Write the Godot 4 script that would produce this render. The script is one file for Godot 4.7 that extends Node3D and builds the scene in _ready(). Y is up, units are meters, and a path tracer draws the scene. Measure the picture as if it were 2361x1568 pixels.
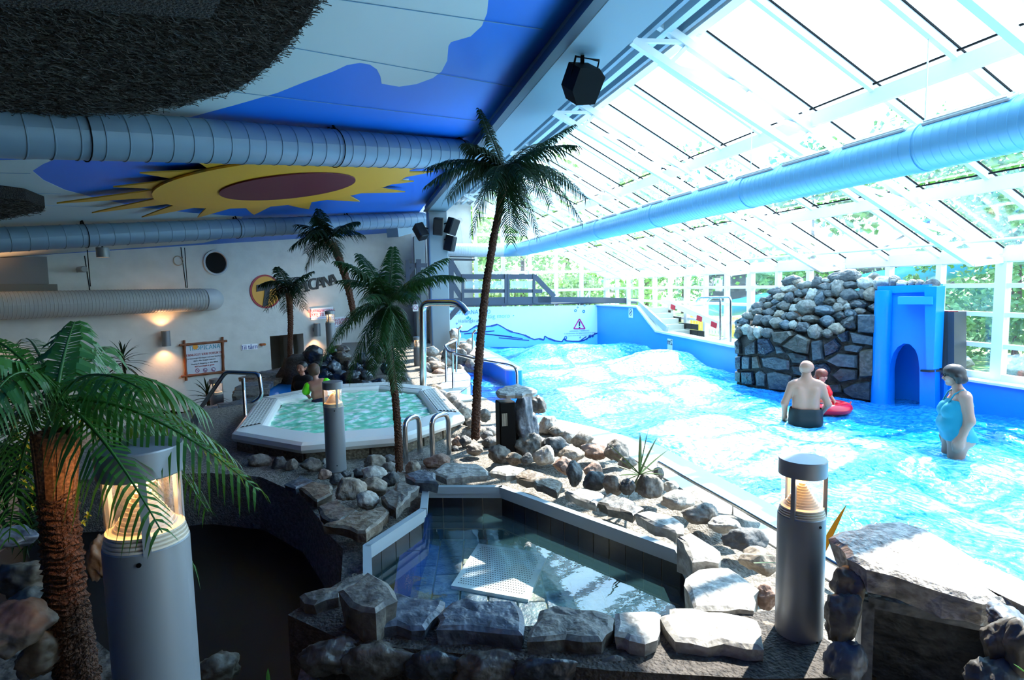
extends Node3D
# An indoor water park: a dim hall with palms and a hot tub on the left, a bright glazed wave pool on the right.
# World: y up, metres. The deck lies at y = 0, the eye at y = 1.85. The pool hall runs along HF, its width along HR.
const FPX := 1340.0
const EYE := Vector3(0, 1.85, 0)
const HR := Vector3(0.96837, 0, -0.24932)
const HF := Vector3(-0.24932, 0, -0.96837)
const WATER := -0.25
const FACADE := 9.37
const BAY := 2.93
const BAY0 := 6.66
const UPV := Vector3.UP
var cam_f: Vector3
var cam_r: Vector3
var cam_u: Vector3
var used := {}
var rng := RandomNumberGenerator.new()
var M := {}
var rocks: Array = []
var boulders: Array = []

# ---------------------------------------------------------------- survey: where a sight line of the photograph meets the place
func survey() -> void:
	var th := deg_to_rad(5.245)
	var ph := 0.02
	cam_f = Vector3(0, -sin(th), -cos(th))
	var u0 := Vector3(0, cos(th), -sin(th))
	cam_r = Vector3.RIGHT * cos(ph) - u0 * sin(ph)
	cam_u = u0 * cos(ph) + Vector3.RIGHT * sin(ph)
func sight(x: float, y: float) -> Vector3:
	return cam_f * FPX + cam_r * (x - 1180.5) - cam_u * (y - 784.0)
func at(x: float, y: float, d: float) -> Vector3:
	var r := sight(x, y)
	return EYE + r * (d / -r.z)
func on(x: float, y: float, h: float) -> Vector3:
	var r := sight(x, y)
	return EYE + r * ((h - EYE.y) / r.y)
func on_plane(x: float, y: float, p: Vector3, n: Vector3) -> Vector3:
	var r := sight(x, y)
	return EYE + r * ((p - EYE).dot(n) / r.dot(n))
func hl(a: float, h: float, b: float) -> Vector3:
	return HR * a + HF * b + Vector3(0, h, 0)
func ha(p: Vector3) -> float:
	return p.dot(HR)
func hb(p: Vector3) -> float:
	return p.dot(HF)
func frame_of(x: Vector3, y: Vector3, o := Vector3.ZERO) -> Transform3D:
	var xx := x.normalized()
	var zz := xx.cross(y).normalized()
	return Transform3D(Basis(xx, zz.cross(xx), zz), o)

# ---------------------------------------------------------------- nodes
func numbered(n: String) -> String:
	if not used.has(n):
		used[n] = 0
		return n
	used[n] += 1
	return "%s_%03d" % [n, used[n]]
func thing(n: String, label: String, category: String, p := Vector3.ZERO, group := "") -> Node3D:
	var o := Node3D.new()
	o.name = numbered(n)
	add_child(o)
	o.position = p
	o.set_meta("label", label)
	o.set_meta("category", category)
	if group != "":
		o.set_meta("group", group)
	return o
func part(parent: Node, n: String, mesh, m: Material, xf := Transform3D()) -> MeshInstance3D:
	var o := MeshInstance3D.new()
	o.name = n
	if mesh is SurfaceTool:
		mesh.generate_normals()
		o.mesh = mesh.commit()
	else:
		o.mesh = mesh
	o.material_override = m
	parent.add_child(o, true)
	o.transform = xf
	return o
func rel(parent: Node3D) -> Vector3:
	return -parent.position
func single(n: String, label: String, category: String, st, m: Material, group := "") -> MeshInstance3D:
	var o := part(self, numbered(n), st, m)
	o.set_meta("label", label)
	o.set_meta("category", category)
	if group != "":
		o.set_meta("group", group)
	return o
func setting(n: String, st, m: Material, label := "") -> MeshInstance3D:
	var o := part(self, n, st, m)
	o.set_meta("kind", "structure")
	if label != "":
		o.set_meta("label", label)
	return o
func setting_root(n: String, label := "") -> Node3D:
	var o := Node3D.new()
	o.name = n
	add_child(o)
	o.set_meta("kind", "structure")
	if label != "":
		o.set_meta("label", label)
	return o

# ---------------------------------------------------------------- shapes
func S() -> SurfaceTool:
	var st := SurfaceTool.new()
	st.begin(Mesh.PRIMITIVE_TRIANGLES)
	st.set_smooth_group(-1)
	return st
func tri(st: SurfaceTool, a: Vector3, b: Vector3, c: Vector3) -> void:
	st.add_vertex(a)
	st.add_vertex(c)
	st.add_vertex(b)
func quad(st: SurfaceTool, a: Vector3, b: Vector3, c: Vector3, d: Vector3) -> void:
	tri(st, a, b, c)
	tri(st, a, c, d)
func bx(st: SurfaceTool, c: Vector3, s: Vector3, bs := Basis(), bev := 0.0) -> void:
	st.set_smooth_group(-1)
	var h := s * 0.5
	if bev <= 0.0:
		for ax in 3:
			for sg in [-1.0, 1.0]:
				var u := (ax + 1) % 3
				var v := (ax + 2) % 3
				var q := []
				for k in [[-1, -1], [1, -1], [1, 1], [-1, 1]]:
					var p := Vector3.ZERO
					p[ax] = sg * h[ax]
					p[u] = k[0] * h[u]
					p[v] = k[1] * h[v]
					q.append(c + bs * p)
				if sg > 0:
					quad(st, q[0], q[1], q[2], q[3])
				else:
					quad(st, q[3], q[2], q[1], q[0])
		return
	var pt := func(sx: float, sy: float, sz: float, ax: int) -> Vector3:
		var p := Vector3(sx * h.x, sy * h.y, sz * h.z)
		for k in 3:
			if k != ax:
				p[k] -= signf(p[k]) * bev
		return c + bs * p
	for ax in 3:
		var u := (ax + 1) % 3
		var v := (ax + 2) % 3
		for sg in [-1.0, 1.0]:
			var q := []
			for k in [[-1, -1], [1, -1], [1, 1], [-1, 1]]:
				var e := Vector3.ZERO
				e[ax] = sg
				e[u] = k[0]
				e[v] = k[1]
				q.append(pt.call(e.x, e.y, e.z, ax))
			if sg > 0:
				quad(st, q[0], q[1], q[2], q[3])
			else:
				quad(st, q[3], q[2], q[1], q[0])
		for su in [-1.0, 1.0]:
			for sv in [-1.0, 1.0]:
				var e0 := Vector3.ZERO
				e0[u] = su
				e0[v] = sv
				e0[ax] = -1
				var e1 := e0
				e1[ax] = 1
				var a: Vector3 = pt.call(e0.x, e0.y, e0.z, u)
				var b: Vector3 = pt.call(e1.x, e1.y, e1.z, u)
				var cc: Vector3 = pt.call(e1.x, e1.y, e1.z, v)
				var d: Vector3 = pt.call(e0.x, e0.y, e0.z, v)
				if su * sv > 0:
					quad(st, a, d, cc, b)
				else:
					quad(st, a, b, cc, d)
	for sx in [-1.0, 1.0]:
		for sy in [-1.0, 1.0]:
			for sz in [-1.0, 1.0]:
				var a: Vector3 = pt.call(sx, sy, sz, 0)
				var b: Vector3 = pt.call(sx, sy, sz, 1)
				var d: Vector3 = pt.call(sx, sy, sz, 2)
				if sx * sy * sz > 0:
					tri(st, a, b, d)
				else:
					tri(st, a, d, b)
func bar(st: SurfaceTool, p: Vector3, q: Vector3, w: float, h: float, up := Vector3.UP, bev := 0.0) -> void:
	var x := (q - p).normalized()
	var u := up
	if absf(x.dot(u)) > 0.98:
		u = Vector3.RIGHT
	var z := x.cross(u).normalized()
	bx(st, (p + q) * 0.5, Vector3((q - p).length(), h, w), Basis(x, z.cross(x), z), bev)
func tube(st: SurfaceTool, pts: Array, r, n := 10, cap := true) -> void:
	var k := pts.size()
	var rings := []
	var t: Vector3 = (pts[1] - pts[0]).normalized()
	var u := t.cross(Vector3.UP)
	if u.length() < 0.05:
		u = t.cross(Vector3.RIGHT)
	u = u.normalized()
	for i in k:
		var tt: Vector3
		if i == 0:
			tt = pts[1] - pts[0]
		elif i == k - 1:
			tt = pts[k - 1] - pts[k - 2]
		else:
			tt = (pts[i + 1] - pts[i]).normalized() + (pts[i] - pts[i - 1]).normalized()
		tt = tt.normalized()
		u = (u - tt * u.dot(tt)).normalized()
		var v := tt.cross(u)
		var rr: float = r[i] if r is Array else r
		var ring := []
		for j in n:
			var an := TAU * j / n
			ring.append(pts[i] + (u * cos(an) + v * sin(an)) * rr)
		rings.append(ring)
	st.set_smooth_group(1)
	for i in k - 1:
		for j in n:
			var j2 := (j + 1) % n
			quad(st, rings[i][j], rings[i][j2], rings[i + 1][j2], rings[i + 1][j])
	st.set_smooth_group(-1)
	if cap:
		for j in n:
			var j2 := (j + 1) % n
			tri(st, pts[0], rings[0][j2], rings[0][j])
			tri(st, pts[k - 1], rings[k - 1][j], rings[k - 1][j2])
func lathe(st: SurfaceTool, prof: Array, n: int, xf := Transform3D(), soft := false) -> void:
	for i in prof.size() - 1:
		var a: Vector2 = prof[i]
		var b: Vector2 = prof[i + 1]
		st.set_smooth_group(3 if soft else 10 + i)
		for j in n:
			var t0 := TAU * j / n
			var t1 := TAU * (j + 1) / n
			var p0 := xf * Vector3(a.x * cos(t0), a.y, -a.x * sin(t0))
			var p1 := xf * Vector3(a.x * cos(t1), a.y, -a.x * sin(t1))
			var q0 := xf * Vector3(b.x * cos(t0), b.y, -b.x * sin(t0))
			var q1 := xf * Vector3(b.x * cos(t1), b.y, -b.x * sin(t1))
			if a.x < 1e-5:
				tri(st, p0, q1, q0)
			elif b.x < 1e-5:
				tri(st, p0, p1, q0)
			else:
				quad(st, p0, p1, q1, q0)
	st.set_smooth_group(-1)
# a flat outline given as points in space, pushed along 'push' to give it thickness
func slab(st: SurfaceTool, pts: Array, push: Vector3) -> void:
	st.set_smooth_group(-1)
	var n := push.normalized()
	var ax: Vector3 = (pts[1] - pts[0]).normalized()
	var ay := n.cross(ax).normalized()
	var p2 := PackedVector2Array()
	for p in pts:
		p2.append(Vector2((p - pts[0]).dot(ax), (p - pts[0]).dot(ay)))
	var idx := Geometry2D.triangulate_polygon(p2)
	var ccw := not Geometry2D.is_polygon_clockwise(p2)
	for i in range(0, idx.size(), 3):
		var a: Vector3 = pts[idx[i]]
		var b: Vector3 = pts[idx[i + 1]]
		var c: Vector3 = pts[idx[i + 2]]
		if (b - a).cross(c - a).dot(n) > 0:
			tri(st, a + push, b + push, c + push)
			tri(st, a, c, b)
		else:
			tri(st, a + push, c + push, b + push)
			tri(st, a, b, c)
	var k := pts.size()
	for i in k:
		var a: Vector3 = pts[i]
		var b: Vector3 = pts[(i + 1) % k]
		if ccw:
			quad(st, a, b, b + push, a + push)
		else:
			quad(st, b, a, a + push, b + push)
func rocky(seed_n: int, cuts: int, rough: float, level := 3) -> ArrayMesh:
	var r := RandomNumberGenerator.new()
	r.seed = seed_n
	var nz := FastNoiseLite.new()
	nz.seed = seed_n
	nz.frequency = 0.9
	nz.fractal_octaves = 3
	var t := (1.0 + sqrt(5.0)) / 2.0
	var v := [Vector3(-1, t, 0), Vector3(1, t, 0), Vector3(-1, -t, 0), Vector3(1, -t, 0), Vector3(0, -1, t), Vector3(0, 1, t), Vector3(0, -1, -t), Vector3(0, 1, -t), Vector3(t, 0, -1), Vector3(t, 0, 1), Vector3(-t, 0, -1), Vector3(-t, 0, 1)]
	var f := [[0, 11, 5], [0, 5, 1], [0, 1, 7], [0, 7, 10], [0, 10, 11], [1, 5, 9], [5, 11, 4], [11, 10, 2], [10, 7, 6], [7, 1, 8], [3, 9, 4], [3, 4, 2], [3, 2, 6], [3, 6, 8], [3, 8, 9], [4, 9, 5], [2, 4, 11], [6, 2, 10], [8, 6, 7], [9, 8, 1]]
	for i in v.size():
		v[i] = v[i].normalized()
	for l in level:
		var mid := {}
		var f2 := []
		for q in f:
			var m := []
			for e in 3:
				var a: int = q[e]
				var b: int = q[(e + 1) % 3]
				var key := mini(a, b) * 100000 + maxi(a, b)
				if not mid.has(key):
					mid[key] = v.size()
					v.append(((v[a] + v[b]) * 0.5).normalized())
				m.append(mid[key])
			f2.append_array([[q[0], m[0], m[2]], [q[1], m[1], m[0]], [q[2], m[2], m[1]], m])
		f = f2
	var planes := []
	for c in cuts:
		var n := Vector3(r.randfn(), r.randfn(), r.randfn()).normalized()
		planes.append([n, r.randf_range(0.55, 0.86)])
	for i in v.size():
		var d: Vector3 = v[i]
		var s := 1.0
		for p in planes:
			var k: float = d.dot(p[0])
			if k > 0.01:
				s = minf(s, lerpf(p[1] / k, s, 0.12)) if p[1] / k < s else s
		v[i] = d * s * (1.0 + rough * nz.get_noise_3dv(d * 1.6) + rough * 0.35 * nz.get_noise_3dv(d * 5.0))
	var st := SurfaceTool.new()
	st.begin(Mesh.PRIMITIVE_TRIANGLES)
	st.set_smooth_group(0)
	for q in f:
		tri(st, v[q[0]], v[q[1]], v[q[2]])
	st.generate_normals()
	st.index()
	return st.commit()
func stone(parent: Node3D, p: Vector3, s: Vector3, m: Material, n := "stone", kind := 0) -> MeshInstance3D:
	var lib: Array = boulders if kind == 1 else rocks
	var b := Basis.from_euler(Vector3(rng.randf_range(-0.25, 0.25), rng.randf() * TAU, rng.randf_range(-0.25, 0.25)))
	var w := b.scaled(Vector3.ONE)
	return part(parent, n, lib[rng.randi() % lib.size()], m, Transform3D(Basis(w.x * s.x, w.y * s.y, w.z * s.z), p - parent.position))
# a flat, broken-edged flagstone from an outline in space (its top face), thickness downwards
func flag_stone(parent: Node3D, pts: Array, thick: float, m: Material, n := "slab_stone", wob := 0.02) -> MeshInstance3D:
	var st := S()
	var o := Vector3.ZERO
	for p in pts:
		o += p
	o /= pts.size()
	var ring := []
	for i in pts.size():
		var a: Vector3 = pts[i]
		var b: Vector3 = pts[(i + 1) % pts.size()]
		var len := (b - a).length()
		var k := maxi(2, int(len / 0.07))
		for j in k:
			var p: Vector3 = a.lerp(b, float(j) / k)
			var dir := (p - o)
			dir.y = 0
			ring.append(p + dir.normalized() * rng.randf_range(-wob, wob) + Vector3(0, rng.randf_range(-0.3, 0.3) * wob, 0))
	var c := ring.size()
	var inner := []
	var low := []
	for p in ring:
		var d: Vector3 = p - o
		d.y = 0
		inner.append(p - d.normalized() * 0.025 + Vector3(0, 0.014, 0))
		low.append(p - d.normalized() * rng.randf_range(0.0, 0.03) - Vector3(0, thick * rng.randf_range(0.8, 1.1), 0))
	var top := o + Vector3(0, 0.02, 0)
	var mids := []
	for p in inner:
		mids.append(top.lerp(p, 0.55) + Vector3(0, rng.randf_range(-0.4, 0.5) * wob, 0))
	for i in c:
		var j := (i + 1) % c
		st.set_smooth_group(0)
		tri(st, top - rel2(parent), mids[j] - rel2(parent), mids[i] - rel2(parent))
		quad(st, mids[i] - rel2(parent), mids[j] - rel2(parent), inner[j] - rel2(parent), inner[i] - rel2(parent))
		st.set_smooth_group(-1)
		quad(st, inner[i] - rel2(parent), inner[j] - rel2(parent), ring[j] - rel2(parent), ring[i] - rel2(parent))
		quad(st, ring[i] - rel2(parent), ring[j] - rel2(parent), low[j] - rel2(parent), low[i] - rel2(parent))
		tri(st, o - Vector3(0, thick, 0) - rel2(parent), low[i] - rel2(parent), low[j] - rel2(parent))
	return part(parent, n, st, m)
func rel2(parent: Node3D) -> Vector3:
	return parent.position
func bend(a: Vector3, b: Vector3, c: Vector3, r: float, n := 6) -> Array:
	# a rounded corner at b between a and c
	var d1 := (a - b).normalized() * r
	var d2 := (c - b).normalized() * r
	var out := []
	for i in n + 1:
		var t := float(i) / n
		out.append((b + d1) * (1 - t) * (1 - t) + b * 2 * t * (1 - t) + (b + d2) * t * t)
	return out
func pipe(pts: Array, r: float, cr := 0.08) -> Array:
	var out := [pts[0]]
	for i in range(1, pts.size() - 1):
		out.append_array(bend(pts[i - 1], pts[i], pts[i + 1], cr))
	out.append(pts[pts.size() - 1])
	return out
func text_mesh(s: String, size: float, depth: float, serif := false, weight := 400) -> TextMesh:
	var t := TextMesh.new()
	var f := SystemFont.new()
	f.font_names = PackedStringArray(["Droid Serif" if serif else "Droid Sans"])
	f.font_weight = weight
	t.font = f
	t.text = s
	t.font_size = 64
	t.pixel_size = size / 64.0
	t.depth = depth
	t.curve_step = 2.0
	return t

# ---------------------------------------------------------------- materials
func mat(c: Color, rough := 0.6, metal := 0.0) -> StandardMaterial3D:
	var m := StandardMaterial3D.new()
	m.albedo_color = c
	m.roughness = rough
	m.metallic = metal
	return m
func grain(sd: int, freq: float, cols: Array, offs: Array, size := 256, kind := FastNoiseLite.TYPE_SIMPLEX_SMOOTH, oct := 4) -> NoiseTexture2D:
	var n := FastNoiseLite.new()
	n.seed = sd
	n.frequency = freq
	n.noise_type = kind
	n.fractal_octaves = oct
	var t := NoiseTexture2D.new()
	t.width = size
	t.height = size
	t.seamless = true
	t.noise = n
	if cols.size():
		var g := Gradient.new()
		g.offsets = PackedFloat32Array(offs)
		g.colors = PackedColorArray(cols)
		t.color_ramp = g
	return t
func tex_mat(t: Texture2D, rough: float, scale: float, bump: Texture2D = null, depth := 0.0, world := true) -> StandardMaterial3D:
	var m := mat(Color.WHITE, rough)
	m.albedo_texture = t
	m.uv1_triplanar = true
	m.uv1_world_triplanar = world
	m.uv1_scale = Vector3.ONE * scale
	if bump:
		m.heightmap_enabled = true
		m.heightmap_texture = bump
		m.heightmap_scale = depth
	return m
func glow(c: Color, e: float) -> StandardMaterial3D:
	var m := mat(c, 0.5)
	m.emission_enabled = true
	m.emission = c
	m.emission_energy_multiplier = e
	return m
func pane(alpha: float, c := Color(0.92, 0.97, 1.0), rough := 0.02) -> StandardMaterial3D:
	var m := mat(Color(c.r, c.g, c.b, alpha), rough)
	m.transparency = BaseMaterial3D.TRANSPARENCY_ALPHA
	return m
func stone_mat(sd: int, a: Color, b: Color, c: Color, rough := 0.75, scale := 2.2) -> StandardMaterial3D:
	return tex_mat(grain(sd, 0.02, [a.lerp(b, 0.25), b, c.lerp(b, 0.35), a.lerp(b, 0.4)], [0.15, 0.45, 0.66, 0.88], 512, FastNoiseLite.TYPE_SIMPLEX_SMOOTH, 8), rough, scale * 0.5, M.rough_tex, 0.9)
func materials() -> void:
	M.rough_tex = grain(5, 0.035, [], [], 512, FastNoiseLite.TYPE_SIMPLEX_SMOOTH, 8)
	M.fine_tex = grain(6, 0.12, [], [], 256, FastNoiseLite.TYPE_SIMPLEX_SMOOTH, 3)
	M.speck_tex = grain(7, 0.35, [Color(0.2, 0.2, 0.2), Color(0.75, 0.75, 0.75), Color(1, 1, 1)], [0.2, 0.5, 0.8], 256, FastNoiseLite.TYPE_SIMPLEX, 2)
	# river stones and slate, cool greys with brown and pale ones among them
	M.stones = [
		stone_mat(11, Color(0.29, 0.275, 0.25), Color(0.45, 0.425, 0.39), Color(0.63, 0.60, 0.56)),
		stone_mat(12, Color(0.34, 0.31, 0.27), Color(0.52, 0.47, 0.41), Color(0.72, 0.67, 0.60)),
		stone_mat(13, Color(0.20, 0.20, 0.20), Color(0.31, 0.315, 0.315), Color(0.48, 0.48, 0.47)),
		stone_mat(14, Color(0.40, 0.31, 0.26), Color(0.55, 0.44, 0.38), Color(0.70, 0.60, 0.53)),
		stone_mat(15, Color(0.45, 0.44, 0.41), Color(0.62, 0.60, 0.56), Color(0.80, 0.78, 0.74)),
	]
	M.slates = [
		stone_mat(21, Color(0.20, 0.20, 0.19), Color(0.33, 0.32, 0.30), Color(0.50, 0.47, 0.42), 0.5, 1.6),
		stone_mat(22, Color(0.17, 0.19, 0.22), Color(0.29, 0.32, 0.36), Color(0.46, 0.48, 0.50), 0.42, 1.6),
		stone_mat(23, Color(0.27, 0.22, 0.17), Color(0.40, 0.35, 0.29), Color(0.55, 0.52, 0.47), 0.55, 1.6),
		stone_mat(24, Color(0.38, 0.37, 0.35), Color(0.55, 0.54, 0.51), Color(0.76, 0.75, 0.72), 0.6, 1.6),
	]
	M.wet_stones = [
		stone_mat(31, Color(0.05, 0.08, 0.13), Color(0.10, 0.14, 0.20), Color(0.26, 0.31, 0.37), 0.24, 1.8),
		stone_mat(32, Color(0.09, 0.09, 0.10), Color(0.16, 0.17, 0.18), Color(0.32, 0.32, 0.32), 0.28, 1.8),
		stone_mat(33, Color(0.17, 0.15, 0.13), Color(0.28, 0.26, 0.23), Color(0.45, 0.43, 0.40), 0.38, 1.8),
		stone_mat(34, Color(0.14, 0.18, 0.21), Color(0.23, 0.27, 0.30), Color(0.40, 0.43, 0.44), 0.28, 1.8),
	]
	M.mortar = tex_mat(grain(41, 0.05, [Color(0.36, 0.34, 0.31), Color(0.47, 0.45, 0.41), Color(0.56, 0.53, 0.49)], [0.2, 0.5, 0.8]), 0.85, 1.5, M.fine_tex, 1.0)
	M.dark_mortar = tex_mat(grain(42, 0.05, [Color(0.15, 0.14, 0.13), Color(0.23, 0.21, 0.19), Color(0.30, 0.28, 0.26)], [0.2, 0.5, 0.8]), 0.8, 1.5, M.fine_tex, 1.0)
	M.deck = tex_mat(grain(43, 0.04, [Color(0.50, 0.47, 0.42), Color(0.63, 0.60, 0.55), Color(0.72, 0.70, 0.66)], [0.2, 0.5, 0.8]), 0.7, 0.9, M.fine_tex, 0.3)
	M.ground = tex_mat(grain(44, 0.04, [Color(0.17, 0.16, 0.14), Color(0.26, 0.24, 0.22), Color(0.35, 0.33, 0.30)], [0.2, 0.5, 0.8]), 0.8, 0.7, M.rough_tex, 1.5)
	M.white_tile = mat(Color(0.86, 0.87, 0.86), 0.4)
	M.blue_paint = mat(Color(0.02, 0.53, 0.92), 0.28)
	M.sky_paint = mat(Color(0.12, 0.55, 0.93), 0.35)
	M.white_steel = mat(Color(0.90, 0.91, 0.91), 0.4)
	M.grey_steel = mat(Color(0.52, 0.54, 0.55), 0.38, 0.25)
	M.chrome = mat(Color(0.74, 0.75, 0.76), 0.18, 1.0)
	M.black = mat(Color(0.012, 0.012, 0.014), 0.6)
	M.black.metallic_specular = 0.25
	M.dark_timber = mat(Color(0.24, 0.27, 0.32), 0.55)
	M.glass = pane(0.02)
	M.clear = pane(0.05, Color(1, 1, 1), 0.03)
	M.wall = tex_mat(grain(45, 0.02, [Color(0.775, 0.775, 0.74), Color(0.80, 0.80, 0.765), Color(0.82, 0.82, 0.785)], [0.2, 0.5, 0.8]), 0.7, 0.4, M.fine_tex, 0.2)
	M.leaf = mat(Color(0.08, 0.22, 0.08), 0.5)
	M.leaf.metallic_specular = 0.35
	M.leaf.backlight_enabled = true
	M.leaf.backlight = Color(0.10, 0.20, 0.05)
	M.leaf_dark = mat(Color(0.05, 0.14, 0.06), 0.6)
	M.leaf_dark.metallic_specular = 0.3
	M.leaf_dark.backlight_enabled = true
	M.leaf_dark.backlight = Color(0.05, 0.12, 0.04)
	M.leaf_light = mat(Color(0.19, 0.37, 0.10), 0.38)
	M.leaf_light.backlight_enabled = true
	M.leaf_light.backlight = Color(0.15, 0.3, 0.08)
	M.trunk = tex_mat(grain(46, 0.06, [Color(0.16, 0.09, 0.05), Color(0.34, 0.20, 0.12), Color(0.50, 0.33, 0.22)], [0.2, 0.5, 0.8]), 0.85, 5.0, M.rough_tex, 2.0)
	M.boot = tex_mat(grain(47, 0.06, [Color(0.25, 0.16, 0.09), Color(0.45, 0.30, 0.18), Color(0.60, 0.44, 0.30)], [0.2, 0.5, 0.8]), 0.8, 5.0)
func _ready() -> void:
	rng.seed = 20240
	survey()
	# ---- camera
	var cam := Camera3D.new()
	cam.name = "camera"
	add_child(cam)
	cam.transform = Transform3D(Basis(cam_r, cam_u, -cam_f), EYE)
	cam.fov = rad_to_deg(2.0 * atan(784.0 / FPX))
	cam.near = 0.05
	cam.far = 400.0
	cam.current = true
	# ---- sky, sun, exposure
	var we := WorldEnvironment.new()
	we.name = "world"
	var env := Environment.new()
	var sky := Sky.new()
	var sm := ProceduralSkyMaterial.new()
	sm.sky_top_color = Color(0.56, 0.78, 0.94)
	sm.sky_horizon_color = Color(0.90, 0.965, 1.0)
	sm.sky_curve = 0.25
	sm.ground_horizon_color = Color(0.55, 0.6, 0.55)
	sm.ground_bottom_color = Color(0.25, 0.28, 0.22)
	sm.sky_energy_multiplier = 2.6
	sky.sky_material = sm
	env.background_mode = Environment.BG_SKY
	env.sky = sky
	env.tonemap_mode = Environment.TONE_MAPPER_LINEAR
	env.tonemap_exposure = 1.25
	env.sdfgi_enabled = true
	env.ssao_enabled = true
	env.ssil_enabled = true
	we.environment = env
	add_child(we)
	var sun := DirectionalLight3D.new()
	sun.name = "sun"
	sun.light_color = Color(1.0, 0.98, 0.94)
	sun.light_energy = 5.5
	sun.light_angular_distance = 0.6
	sun.shadow_enabled = true
	sun.sky_mode = DirectionalLight3D.SKY_MODE_LIGHT_ONLY
	add_child(sun)
	var to_sun := (HR * 0.81 + HF * 0.59).normalized() * cos(deg_to_rad(50.0)) + Vector3.UP * sin(deg_to_rad(50.0))
	sun.look_at_from_position(to_sun * 60.0, Vector3.ZERO, Vector3.UP)
	materials()
	for i in 9:
		rocks.append(rocky(100 + i, 5, 0.16))
	for i in 6:
		boulders.append(rocky(200 + i, 9, 0.22))
	build_shell()
	build_glass_hall()
	build_left_hall()
	build_pool()
	build_tub()
	build_basin()
	build_near()
	build_far_deck()
	build_cave()
	build_fittings()
	build_palms()
	build_people()
	build_outside()

# ================================================================ the setting
const LOW := -1.6
const W0 := Vector3(-11.05, 0, -14.04)
const WD := Vector3(0.588, 0, -0.809)
const WN := Vector3(0.809, 0, 0.588)
func ceil_y(p: Vector3) -> float:
	return 4.1 + 0.141 * (ha(p) - 1.775)
func on_ceiling(x: float, y: float, drop := 0.0) -> Vector3:
	var r := sight(x, y)
	return EYE + r * ((4.1 - drop - EYE.y - 0.141 * 1.775) / (r.y - 0.141 * ha(r)))
func on_wall(x: float, y: float, off := 0.0) -> Vector3:
	return on_plane(x, y, W0 + WN * off, WN)
func wall_frame(p: Vector3, tilt := 0.0) -> Transform3D:
	return Transform3D(Basis(WD, Vector3.UP, WN) * Basis(Vector3(0, 0, 1), tilt), p)
func flat_poly(st: SurfaceTool, ab: Array, y0: float, y1: float) -> void:
	var pts := []
	for q in ab:
		pts.append(hl(q[0], y0, q[1]))
	slab(st, pts, Vector3(0, y1 - y0, 0))
const HOLE := [[0.9, 2.42], [0.15, 2.72], [-0.06, 3.2], [-0.06, 3.95], [0.38, 4.5], [0.46, 5.05], [1.13, 4.83], [1.97, 3.28], [1.68, 2.3]]
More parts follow.
